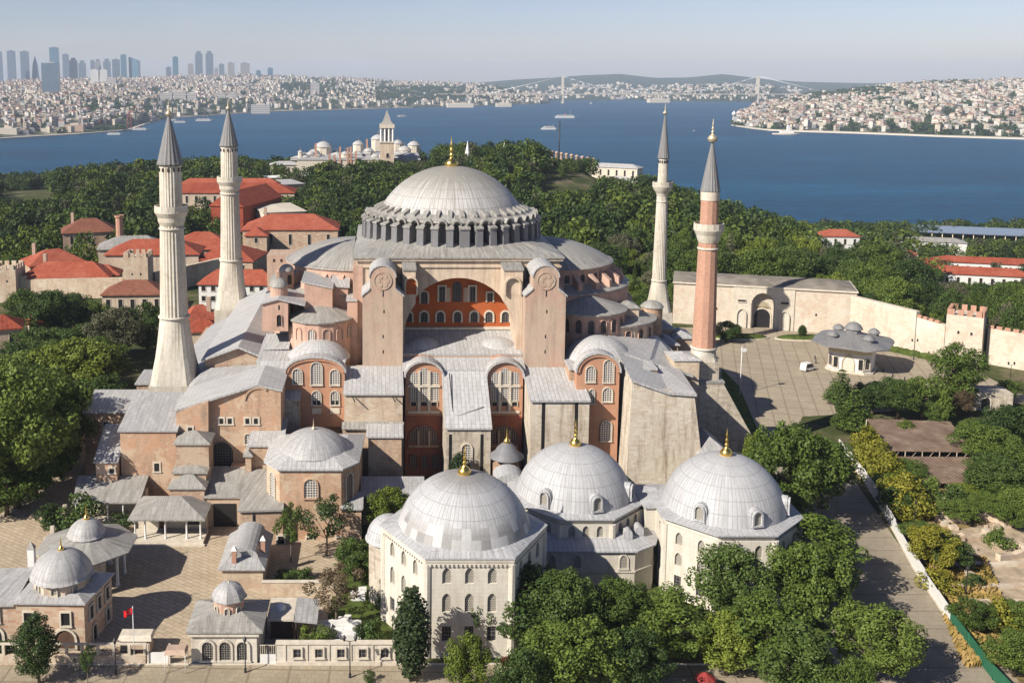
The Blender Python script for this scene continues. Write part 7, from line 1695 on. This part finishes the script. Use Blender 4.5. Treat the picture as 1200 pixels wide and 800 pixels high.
for (Y, X, z, mt, h, lab, grp) in cand[NEAR:]:
    b = bases[wr.randrange(5)]; a = wr.random()*2*PI; w_ = h*wr.uniform(.68, 1.1); ca, sa = math.cos(a)*w_, math.sin(a)*w_
    q = np.empty_like(b); q[:, 0] = b[:, 0]*ca-b[:, 1]*sa+X; q[:, 1] = b[:, 0]*sa+b[:, 1]*ca+Y; q[:, 2] = b[:, 2]*h+z-h*.05
    mass.setdefault(mt, []).append(q)
print('wood', len(cand))
# one object, several leaf materials, a shade per tree kept by position noise
allq = []; mi = []; mats = []
for k, mt in enumerate(sorted(mass)):
    a = np.concatenate(mass[mt]); allq.append(a); mi += [k]*(len(a)//4); mats.append(M[mt])
me = mesh_quads('far_wood', np.concatenate(allq), mats[0])
for m_ in mats[1:]: me.materials.append(m_)
me.polygons.foreach_set('material_index', np.array(mi, np.int32))
o = bpy.data.objects.new('far_wood', me); COL.objects.link(o); tag(o, 'dark green wood covering the slopes down to the water', 'wood', kind='stuff')
# ================================================================== FAR SHORES
def lerp_tab(tab, x):
    for (x0, y0), (x1, y1) in zip(tab, tab[1:]):
        if x <= x1: return y0+(y1-y0)*max(0, (x-x0))/(x1-x0)
    return tab[-1][1]
def shoreD(row): return 133*1200/(row-93.)
class Land:
    def __init__(s, name, lab, px0, px1, rs, rr, deep, mat, D0=None, nu=110, nv=26, prof=.8):
        s.rs, s.rr, s.deep, s.fD0, s.prof = rs, rr, deep, D0, prof
        m = MB()
        for j in range(nv+1):
            for i in range(nu+1): m.v.append(s.at(px0+(px1-px0)*i/nu, j/nv))
        # fall back to the water behind the crest
        for i in range(nu+1): x, y, z = s.at(px0+(px1-px0)*i/nu, 1.); m.v.append((x*1.12, y*1.12, SEA-6))
        for j in range(nv+1):
            for i in range(nu): m.f.append([j*(nu+1)+i, j*(nu+1)+i+1, (j+1)*(nu+1)+i+1, (j+1)*(nu+1)+i]); m.uv.append(None); m.sm.append(True)
        tag(m.build(name, M[mat]), kind='structure')
    def D(s, px):
        d0 = s.fD0 if s.fD0 else shoreD(lerp_tab(s.rs, px)); dp = lerp_tab(s.deep, px); return d0, d0+dp
    def at(s, px, t):
        d0, d1 = s.D(px); r = lerp_tab(s.rr, px); k = (px-PX)/F
        zr = CH-(r-YH)/F*d1; d = d0+(d1-d0)*t
        z0 = SEA+2.5
        bumps = 4*math.sin(px*.11+t*5)+5*math.sin(px*.043+t*9+1)
        z = z0+(zr-z0)*t**s.prof+bumps*math.sin(PI*t)*min(1, abs(zr-z0)/80)
        if t == 0: z = SEA-1.
        elif t < .045: z = max(SEA+2., z*0+SEA+2.5)
        dd = d*1.009
        return (k*dd, d, z)
t = NT('far_ground', .95, .1); n1 = t.noise(t.pos(), .0045, 6, .7); n2 = t.noise(t.pos(), .03, 4)
c = t.ramp(n1, [(.42, (.035, .052, .024)), (.52, (.075, .085, .045)), (.60, (.26, .23, .18))]); c = t.mix(.5, c, t.ramp(n2, [(.3, (.25, .25, .25)), (.7, (.75, .75, .72))]), 'OVERLAY'); M['farground'] = t.out(c)
t = NT('hill_wood', .95, .1); n1 = t.noise(t.pos(), .02, 6, .75); M['hillwood'] = t.out(t.ramp(n1, [(.35, (.022, .036, .018)), (.55, (.05, .068, .03)), (.7, (.10, .11, .06))]))
LL = Land('left_shore_land', '', -60, 640, [(-60, 169), (0, 163), (95, 157.5), (150, 153), (176, 144), (205, 138.5), (310, 131), (420, 128), (560, 124), (640, 121)],
          [(-60, 98), (0, 97), (150, 93), (300, 89), (420, 93), (470, 96), (560, 99), (640, 112)], [(-60, 3600), (300, 3200), (560, 2500), (640, 900)], 'farground')
FL = Land('far_hills', '', 480, 1640, [(0, 118), (2000, 118)], [(480, 99), (560, 97), (600, 93.5), (640, 91.5), (680, 88.5), (722, 87), (762, 91.5), (800, 91), (840, 87), (885, 92.5), (930, 96), (1000, 97.5), (1290, 97)], [(0, 4600), (2000, 4600)], 'hillwood', D0=6500., prof=1.5)
RL_ = Land('right_shore_land', '', 852, 1640, [(852, 146.5), (870, 149.5), (900, 153), (1000, 156), (1100, 160), (1200, 163), (1290, 166), (1640, 178)],
           [(852, 143), (862, 134), (875, 127), (900, 119), (940, 111), (1000, 104), (1050, 98.5), (1100, 95.5), (1150, 94.5), (1200, 94), (1290, 94)], [(852, 300), (900, 1400), (960, 2300), (1290, 3000), (1640, 3000)], 'farground', nu=170)
ML = Land('middle_shore_land', '', 742, 905, [(742, 117.2), (780, 118.5), (905, 119.5)], [(742, 116), (770, 106), (810, 101), (850, 100), (905, 101)], [(742, 200), (770, 1200), (905, 1800)], 'hillwood')
# houses
def wallmat(name, c):
    t = NT(name, .85, .2); col, f_ = t.brick(t.uv(), 1, 1, c, c, c, 0)
    return t.out(c)
FARW = [m_plain('far_wall_%s' % n, c, .9, .1, var=.1, scale=.05) for n, c in (('cream', (.60, .52, .40)), ('white', (.68, .63, .55)), ('beige', (.47, .40, .31)), ('rose', (.47, .37, .31)), ('grey', (.36, .355, .35)))]
FARR = [m_plain('far_roof_%s' % n, c, .9, .1, var=.15, scale=.05) for n, c in (('red', (.31, .155, .11)), ('brown', (.26, .18, .14)), ('pale', (.47, .44, .39)), ('grey', (.29, .29, .29)))]
hr_ = random.Random(11)
def green(px, row):
    for (a, b, t_, b_, p) in ((440, 545, 102, 119, .93), (330, 395, 98, 109, .85), (100, 200, 118, 132, .6), (195, 300, 118, 130, .75), (395, 440, 106, 114, .5), (560, 640, 100, 110, .7), (930, 1040, 103, 114, .9), (890, 960, 112, 122, .6), (1040, 1130, 95, 101, .6), (1010, 1060, 118, 124, .5), (1140, 1200, 148, 158, .75), (1030, 1130, 148, 158, .45)):
        if a < px < b and t_ < row < b_ and hr_.random() < p: return True
    return False
HL = []
def town(L, n, px0, px1, tmax=1., bias=1., hs=(7, 17), w=(7, 15), dens=None):
    for k in range(n):
        px = px0+(px1-px0)*hr_.random(); t_ = .03+(tmax-.03)*hr_.random()**bias
        x, y, z = L.at(px, t_); row = pxY(x, y, z)[1]
        if green(px, row): continue
        if math.sin(px*.21+t_*13)+math.sin(px*.083-t_*21+2) > 1.25: continue
        h = hr_.uniform(*hs)*(1.5 if hr_.random() < .06 else 1)
        HL.append((h*hr_.uniform(.8, 1.2)/y, x, y, z, hr_.uniform(*w), hr_.uniform(*w), h, hr_.random()*.9-.45+(.785 if hr_.random() < .4 else 0), hr_.randrange(5) if hr_.random() < .5 else hr_.randrange(2), hr_.choice((0, 0, 1, 1, 2, 2, 3, 3))))
town(LL, 7000, -40, 330, 1., .85); town(LL, 2300, 330, 635, 1., .9); town(RL_, 5200, 858, 1230, 1., .85, (6, 15)); town(RL_, 2200, 1230, 1630, 1., .85, (6, 15)); town(ML, 500, 750, 900, 1., .8); town(FL, 1300, 560, 1230, .62, 1.0, (9, 18), (14, 26))
HL.sort(key=lambda h: (not -10 < pxY(h[1], h[2], h[3])[0] < 1210, -h[0]))
def unit_house(wm, rm):
    m = MB().box(-.5, .5, -.5, .5, -.25, 1.); e = .54
    me_o = None
    m.poly([(-e, -e, 1.001), (e, -e, 1.001), (.16, 0, 1.22), (-.16, 0, 1.22)]); m.poly([(e, -e, 1.001), (e, e, 1.001), (.16, 0, 1.22)]); m.poly([(e, e, 1.001), (-e, e, 1.001), (-.16, 0, 1.22), (.16, 0, 1.22)]); m.poly([(-e, e, 1.001), (-e, -e, 1.001), (-.16, 0, 1.22)])
    for s_ in (-1, 1):
        for k in range(3):
            m.poly([(-.42, s_*.503, .14+k*.3), (.42, s_*.503, .14+k*.3), (.42, s_*.503, .27+k*.3), (-.42, s_*.503, .27+k*.3)])
    o = m.build('town_house', FARW[wm]); o.data.materials.append(FARR[rm]); o.data.materials.append(M['dark'])
    for p in o.data.polygons: p.material_index = 0 if p.index < 6 else 1 if p.index < 10 else 2
    me = o.data; bpy.data.objects.remove(o); return me
UH = {}
NI = 270
for (s_, x, y, z, w_, d_, h, a, wm, rm) in HL[:NI]:
    if (wm, rm) not in UH: UH[wm, rm] = unit_house(wm, rm)
    o = bpy.data.objects.new('town_house', UH[wm, rm]); COL.objects.link(o); o.location = (x, y, z); o.scale = (w_, d_, h); o.rotation_euler = (0, 0, a)
    if x > 500: tag(o, 'pale house in the town on the right-hand shore across the water', 'house', 'houses of the right-hand shore')
    else: tag(o, 'pale house in the town on the left-hand shore across the water', 'house', 'houses of the left-hand shore')
U = np.array([[-.5, -.5], [.5, -.5], [.5, .5], [-.5, .5]]); q_ = []; mi = []
for (s_, x, y, z, w_, d_, h, a, wm, rm) in HL[NI:]:
    ca, sa = math.cos(a), math.sin(a); B4 = [(x+ca*u*w_-sa*v*d_, y+sa*u*w_+ca*v*d_) for u, v in U]; C4 = [(x+ca*u*w_*.32-sa*v*d_*.05, y+sa*u*w_*.32+ca*v*d_*.05) for u, v in U]
    for k in range(4):
        p, q = B4[k], B4[(k+1) % 4]; c, d = C4[k], C4[(k+1) % 4]
        q_ += [(*p, z-h*.3), (*q, z-h*.3), (*q, z+h), (*p, z+h)]; mi.append(wm)
        rh = h*.2 if rm < 2 else .6
        q_ += [(*p, z+h), (*q, z+h), (*d, z+h+rh), (*c, z+h+rh)]; mi.append(5+rm)
    q_ += [(*p_, z+h+rh) for p_ in C4]; mi.append(5+rm)
me = mesh_quads('distant_town', np.array(q_), FARW[0])
for m_ in FARW[1:]+FARR: me.materials.append(m_)
me.polygons.foreach_set('material_index', np.array(mi, np.int32)); o = bpy.data.objects.new('distant_town', me); COL.objects.link(o); tag(o, 'thousands of pale houses covering the far hillsides', 'town', kind='stuff')
# tree masses between the houses
q_ = []; gr = random.Random(4)
def greens(L, n, px0, px1, P, sz=(9, 20), tmax=1.):
    for k in range(n):
        px, t_ = px0+(px1-px0)*gr.random(), .02+(tmax-.02)*gr.random()**.9; x, y, z = L.at(px, t_); row = pxY(x, y, z)[1]
        ing = any(a < px < b and u < row < v for a, b, u, v in P)
        if not ing and gr.random() > .42: continue
        b = bases[gr.randrange(5)][::1]; s_ = gr.uniform(*sz)
        b4 = b.reshape(-1, 4, 3)[gr.randrange(9)::9].reshape(-1, 3)
        c4 = b4.reshape(-1, 4, 3); ctr = c4.mean(1, keepdims=True); b4 = ((c4-ctr)*2.6+ctr).reshape(-1, 3)
        q_.append(b4*np.array([s_*1.5, s_*1.5, s_*.85])+np.array([x, y, z-s_*.12]))
PG = [(440, 545, 102, 119), (330, 395, 98, 109), (100, 200, 116, 132), (195, 300, 117, 131), (560, 640, 100, 110)]; PR = [(930, 1040, 103, 114), (890, 960, 112, 122), (1140, 1200, 148, 158), (1030, 1130, 148, 158), (1010, 1060, 118, 124), (1040, 1130, 95, 101)]
greens(LL, 5200, -40, 635, PG); greens(RL_, 3600, 858, 1230, PR); greens(RL_, 1500, 1230, 1630, PR); greens(ML, 700, 745, 900, [(745, 905, 100, 112)])
o = bpy.data.objects.new('distant_trees', mesh_quads('distant_trees', np.concatenate(q_), M['leafB'])); COL.objects.link(o); tag(o, 'dark tree cover between the far houses', 'trees', kind='stuff')
# quay walls
def quay(L, px0, px1, lb_):
    m = MB(); n = 40; prev = None
    for k in range(n+1):
        px = px0+(px1-px0)*k/n; x, y, z = L.at(px, 0.); cur = (x*.998, y*.998)
        if prev: m.prism([(*prev, SEA-1), (*cur, SEA-1), (*cur, SEA+3.2), (*prev, SEA+3.2)], (4, 40, 0))
        prev = cur
    o = m.build('quay', M['trim']); tag(o, kind='structure')
quay(LL, -50, 175, ''); quay(RL_, 856, 1630, ''); quay(LL, 205, 420, '')
# larger blocks on the left hills
M['glass'] = m_plain('tower_glass', (.17, .23, .29), .25, .6, var=.1, scale=.02); M['glassblue'] = m_plain('blue_tower_glass', (.12, .23, .31), .25, .6, var=.1, scale=.02)
t = NT('banded_facade', .6, .4); sx = t.sep(t.pos()); st = t.math('FRACT', t.math('MULTIPLY', sx[2], 1/7.)); M['band'] = t.out(t.ramp(st, [(.45, (.58, .52, .44)), (.55, (.26, .26, .28))]))
t = NT('banded_glass', .35, .5); sx = t.sep(t.pos()); st = t.math('FRACT', t.math('MULTIPLY', sx[2], 1/8.)); M['gband'] = t.out(t.ramp(st, [(.6, (.16, .205, .26)), (.72, (.27, .31, .35))]))
SKY = [(-5, 2.5, 60.5, 'gband', 0, 'grey glass tower cut by the left edge of the skyline'), (7.5, 18, 60, 'gband', 0, 'broad grey slab tower, second from the left on the skyline'), (23, 34, 60.5, 'gband', 0, 'broad grey slab tower, third from the left on the skyline'), (37, 44.5, 66, 'gband', 1, 'pointed dark tower on the left skyline'), (57, 69.5, 56, 'glassblue', 0, 'tallest bluish glass tower on the left skyline'), (72.5, 81, 64, 'gband', 0, 'pale-edged glass tower right of the tallest one'), (80.5, 91, 68, 'band', 2, 'white banded tower with a stepped top on the skyline'), (91, 101, 71, 'gband', 2, 'grey stepped tower right of the white banded one'), (105.5, 111, 71, 'gband', 0, 'thin dark tower left of the white round-topped one'), (110.5, 118.5, 69.5, 'band', 2, 'white round-shouldered tower on the skyline'), (120, 130, 69, 'gband', 2, 'pale grey tower with dark cap on the skyline'), (130.5, 141, 70, 'gband', 0, 'plain grey slab before the narrow blue tower'), (140.5, 148.5, 64.5, 'glassblue', 0, 'narrow blue glass tower on the skyline'), (150.5, 161.5, 67, 'glassblue', 3, 'blue tower with a slanting top on the skyline'),
       (201.5, 209, 67, 'glassblue', 0, 'lone slim blue tower in the middle of the skyline'), (227.5, 237.5, 60, 'gband', 2, 'left twin of the two tall dark towers'), (240, 250, 60, 'gband', 2, 'right twin of the two tall dark towers'), (219, 227, 75.5, 'band', 0, 'beige tower left of the dark twins'), (256, 263, 75.5, 'gband', 0, 'grey block right of the dark twins'), (265.5, 275, 74, 'band', 0, 'pale block second right of the dark twins'), (280, 293, 74.5, 'band', 0, 'wide pale block third right of the dark twins'), (299.5, 306, 83, 'glassblue', 0, 'short blue block near the right end of the skyline'), (313, 320, 80, 'glassblue', 0, 'last blue-topped block at the right end of the skyline'), (194, 201, 79, 'gband', 0, 'low grey tower left of the lone slim one'), (250.5, 256, 80.5, 'band', 0, 'small beige tower right of the dark twins')]
for (a, b, tp, mt, sh, lb_) in SKY:
    Y = 6900+hr_.random()*500; x0, x1 = V(a, tp, Y), V(b, tp, Y); zt = x0[2]; zb_ = V(a, 98, Y)[2]; w_ = x1[0]-x0[0]
    e = empty('skyscraper', ((x0[0]+x1[0])/2, Y, zb_), lb_, 'skyscraper', 'skyscrapers on the far skyline'); cx = (x0[0]+x1[0])/2
    if sh == 1: MB().loft([[(cx-w_/2, Y-w_/2, zb_), (cx+w_/2, Y-w_/2, zb_), (cx+w_/2, Y+w_/2, zb_), (cx-w_/2, Y+w_/2, zb_)], [(cx-w_*.3, Y-w_*.3, zb_+(zt-zb_)*.7), (cx+w_*.3, Y-w_*.3, zb_+(zt-zb_)*.7), (cx+w_*.3, Y+w_*.3, zb_+(zt-zb_)*.7), (cx-w_*.3, Y+w_*.3, zb_+(zt-zb_)*.7)], [(cx-1, Y-1, zt), (cx+1, Y-1, zt), (cx+1, Y+1, zt), (cx-1, Y+1, zt)]]).build('tower_body', M[mt], e)
    elif sh == 3: MB().prism([(cx-w_/2, Y, zb_), (cx+w_/2, Y, zb_), (cx+w_/2, Y, zt-25), (cx-w_/2, Y, zt)], (0, w_, 0)).build('tower_body', M[mt], e)
    else:
        zc = zt-(18 if sh == 2 else 0); MB().obox((cx, Y), .25, w_*.85, w_*.8, zb_, zc).build('tower_body', M[mt], e)
        MB().obox((cx, Y), .25, w_*(.5 if sh == 2 else .3), w_*.4, zc+.01, zt if sh == 2 else zt+6).build('roof_plant', M['gband'], e)
def block(a, b, tp, bt, Y, mt, lb_, ang=.2, name='tower_block', dep=.7):
    x0, x1 = V(a, tp, Y), V(b, tp, Y); zb_ = V(a, bt, Y)[2]; cx = (x0[0]+x1[0])/2; w_ = x1[0]-x0[0]
    e = empty(name, (cx, Y, zb_), lb_, 'building'); MB().obox((cx, Y), ang, w_*.88, w_*dep, zb_-12, x0[2]).build('body', M[mt], e); MB().obox((cx, Y), ang, w_*.4, w_*.3, x0[2]+.01, x0[2]+3.5).build('roof_plant', M['trim'], e)
block(48, 70, 74, 104, 3900, 'glass', 'big square dark glass hotel block standing before the skyline')
for a, b, tp, bt, Y, lb_ in ((105.5, 115.5, 82, 101, 5200, 'left of two white tower blocks under the skyline'), (116.5, 126, 82, 101, 5200, 'right of two white tower blocks under the skyline')): block(a, b, tp, bt, Y, 'white', lb_)
for a, b, tp, bt, Y, mt, lb_ in ((124, 137, 92, 106, 4900, 'band', 'banded beige block right of the two white tower blocks'), (187, 203, 109, 120, 4300, 'band', 'left wing of the long cream hotel on the wooded slope'), (203, 219, 107, 120, 4300, 'band', 'middle wing of the long cream hotel on the wooded slope'), (219, 231, 109, 121, 4250, 'band', 'right wing of the long cream hotel on the wooded slope'), (253, 265, 109, 119, 4500, 'band', 'left of a pair of brownish blocks above the wooded shore'), (267, 278, 109, 119, 4500, 'band', 'right of a pair of brownish blocks above the wooded shore'), (293, 318, 122.5, 132, 4000, 'band', 'large white waterside block on the left shore'), (363, 375, 97, 112, 5200, 'band', 'lone beige high-rise above the left shore'), (522, 556, 121.5, 125.5, 4900, 'trim', 'long white waterside palace by the strait'), (580, 600, 121, 125, 5000, 'trim', 'white hall on the shore left of the bridge'), (1038, 1046, 106, 112, 4700, 'white', 'white high block on the wooded ridge of the right shore'), (758, 785, 115.8, 119, 5900, 'trim', 'long white barracks on the far shore between the bridge towers'), (0, 22, 150, 160, 2450, 'trim', 'long terminal building on the left quay'), (48, 70, 150, 156, 2550, 'trim', 'white terrace-roofed terminal building on the left quay'), (76, 100, 146, 155, 2600, 'pinkbeige', 'long warehouse beside the quay terminal'), (110, 128, 140, 150, 2800, 'tile', 'red-roofed warehouse above the left quay'), (155, 170, 142, 148, 3300, 'white', 'white quay shed near the small pier')): block(a, b, tp, bt, Y, mt, lb_, .05, dep=.45)
# suspension bridge
BY = 5700.; bx0, bx1 = V(659.5, 100, BY)[0], V(888, 100, BY)[0]; tz = V(660, 89.5, BY)[2]; dz_ = V(660, 110.5, BY)[2]
sbz = empty('suspension_bridge', ((bx0+bx1)/2, BY, SEA), 'long pale suspension bridge with two tall towers spanning the strait far away', 'bridge')
for x in (bx0, bx1):
    MB().box(x-4, x+4, BY-18, BY-11, SEA-2, tz).box(x-4, x+4, BY+11, BY+18, SEA-2, tz).box(x-3, x+3, BY-11, BY+11, tz-8, tz-1).box(x-3, x+3, BY-11, BY+11, dz_+50, dz_+56).build('tower', M['trim'], sbz)
MB().box(bx0-700, bx1+600, BY-17, BY+17, dz_-2.5, dz_+2.5).build('deck', M['ashlar'], sbz)
for v in (-15, 15):
    m = MB(); prev = None
    for k in range(25):
        t_ = k/24; x = bx0+(bx1-bx0)*t_; z = dz_+6+(tz-dz_-6)*(2*t_-1)**2
        if prev: m.tube(prev, (x, BY+v, z), 1.0, n=4)
        prev = (x, BY+v, z)
        if 0 < k < 24: m.tube((x, BY+v, z), (x, BY+v, dz_), .35, n=3)
    m.tube((bx0, BY+v, tz), (bx0-420, BY+v, dz_), 1., n=4).tube((bx1, BY+v, tz), (bx1+420, BY+v, dz_), 1., n=4); m.build('cable', M['white'], sbz)
# boats
def boat(px, py, L, lb_, ang=0., decks=2, name='ferry', cat='ferry'):
    x, y = G2(px, py, SEA); e = empty(name, (x, y, SEA), lb_, cat); T = oriented((x, y), ang); H = L*.07
    hull = [(-L/2, -L*.085), (L*.32, -L*.085), (L/2, 0), (L*.32, L*.085), (-L/2, L*.085)]
    MB().loft([[(*T(u*.92, v*.8), SEA-.6) for u, v in hull], [(*T(u, v), SEA+H) for u, v in hull]]).build('hull', M['white'], e)
    for k in range(decks):
        f_ = 1-.2*k; MB().prism([(*T(u, v), SEA+H*(1.02+.75*k)) for u, v in ((-L*.4*f_, -L*.07), (L*.26*f_, -L*.07), (L*.26*f_, L*.07), (-L*.4*f_, L*.07))], (0, 0, H*.7)).build('deck', M['white'], e)
        MB().prism([(*T(u, v), SEA+H*(1.2+.75*k)) for u, v in ((-L*.38*f_, -L*.0715), (L*.24*f_, -L*.0715), (L*.24*f_, L*.0715), (-L*.38*f_, L*.0715))], (0, 0, H*.28)).build('window_band', M['dark'], e)
    p = T(-L*.05, 0); MB().lathe((*p, SEA+H*(1.02+.75*decks)), [(L*.03, 0), (L*.024, H*1.0)], 10).build('funnel', M['tile'], e); MB().tube((*T(L*.15, 0), SEA+H*2.4), (*T(L*.15, 0), SEA+H*4.2), L*.004).build('mast', M['white'], e)
boat(644.5, 152, 50, 'white passenger ferry crossing the strait, nearest the wooded point'); boat(664, 138.5, 84, 'long low cargo ship on the strait beyond the ferry', decks=1, name='cargo_ship', cat='ship'); boat(471.5, 137, 36, 'white motor yacht on the water above the slender palace tower', .3, name='motor_yacht', cat='yacht'); boat(693, 122, 48, 'small ship near the foot of the left bridge tower', 1.2, 1, 'coaster', 'ship'); boat(814.5, 153.5, 13, 'tiny boat alone on the open water between the right minarets', .6, 1, 'motor_boat', 'boat')
for k, (px, py, L) in enumerate(((240, 142, 60), (212, 144, 44), (135, 158, 40), (165, 152.5, 46), (202, 141.5, 38))): boat(px, py, L, ('white ferry moored at the shore behind the rear minaret spire', 'white ferry moored right of the near minaret spire', 'small ferry moored at the left quay', 'ferry at the small pier left of the near minaret spire', 'ferry half hidden by the near minaret spire')[k], .1, 1)
M['foam'] = m_plain('wake_foam', (.32, .42, .50), .7, .2, var=.4, scale=.05)
for px, py, L_, a_ in ((644.5, 152, 260, 0.), (471.5, 137, 170, .3), (814.5, 153.5, 90, .6), (693, 122, 200, 1.2)):
    x, y = G2(px, py, SEA); T = oriented((x, y), a_); m = MB(); n = 14
    for k in range(n):
        u0, u1 = -L_*k/n, -L_*(k+1)/n; w0, w1 = 2+9*k/n, 2+9*(k+1)/n
        for s_ in (-1, 1): m.poly([(*T(u0, s_*w0), SEA+.25), (*T(u1, s_*w1), SEA+.25), (*T(u1, s_*(w1+2.4*(1-k/n))), SEA+.25), (*T(u0, s_*(w0+2.4*(1-k/n)+.2)), SEA+.25)])
    tag(m.build('wake', M['foam']), 'pale wake behind a boat', 'wake', kind='stuff')
cr_ = empty('harbour_crane', (*G2(152, 152, SEA), SEA), 'red lattice harbour crane on the left quay', 'crane'); x, y = G2(152, 152, SEA)
m = MB()
for u in (-6, 6):
    m.tube((x+u, y, SEA), (x+u*.4, y, SEA+52), 1.1, n=4)
for k in range(6): m.tube((x-6+k*.6, y, SEA+k*8), (x+6-k*.6, y, SEA+8+k*8), .5, n=4)
m.build('lattice_mast', M['tile'], cr_); MB().tube((x, y, SEA+48), (x+22, y, SEA+66), .9, n=4).build('jib', M['tile'], cr_)
# island tower and the slim white light tower on the right
q = G2(921, 157.5, SEA); it = empty('island_tower', (*q, SEA), 'small white tower house on an islet before the right-hand shore', 'tower')
MB().pz([(q[0]+26*math.cos(a)*1.3, q[1]+16*math.sin(a)) for a in [k*PI/7 for k in range(14)]], SEA-1, SEA+2.6).build('islet', M['trim'], it); MB().box(q[0]-14, q[0]+18, q[1]-5, q[1]+6, SEA+2.62, SEA+9).build('house', M['white'], it); MB().box(q[0]+2, q[0]+9, q[1]-3.5, q[1]+3.5, SEA+9.01, SEA+22).build('tower_body', M['white'], it); MB().lathe((q[0]+5.5, q[1], SEA+22), [(4, 0), (3.2, 2), (1, 4.5), (.1, 8)], 10).build('cap', M['leaddark'], it)
q = G2(859.5, 146, SEA); lt = empty('light_tower', (*q, SEA), 'slim white light tower at the tip of the right-hand shore', 'tower'); MB().lathe((*q, SEA), [(4.6, 0), (3.4, 28), (6, 29), (6, 33), (3, 36), (.3, 41)], 14).build('shaft', M['white'], lt)
# thin air over the water
hz = MB().box(-13000, 17000, -300, 17200, SEA-8, 330).build('haze', None); tag(hz, kind='stuff')
hm = bpy.data.materials.new('haze_air'); hm.use_nodes = True; hn = hm.node_tree; hn.nodes.remove(hn.nodes['Principled BSDF']); pv = hn.nodes.new('ShaderNodeVolumePrincipled'); pv.inputs['Color'].default_value = (.74, .85, 1., 1); pv.inputs['Density'].default_value = 6.2e-5; pv.inputs['Anisotropy'].default_value = 0.
hn.links.new(pv.outputs[0], hn.nodes['Material Output'].inputs['Volume']); hz.data.materials.append(hm)
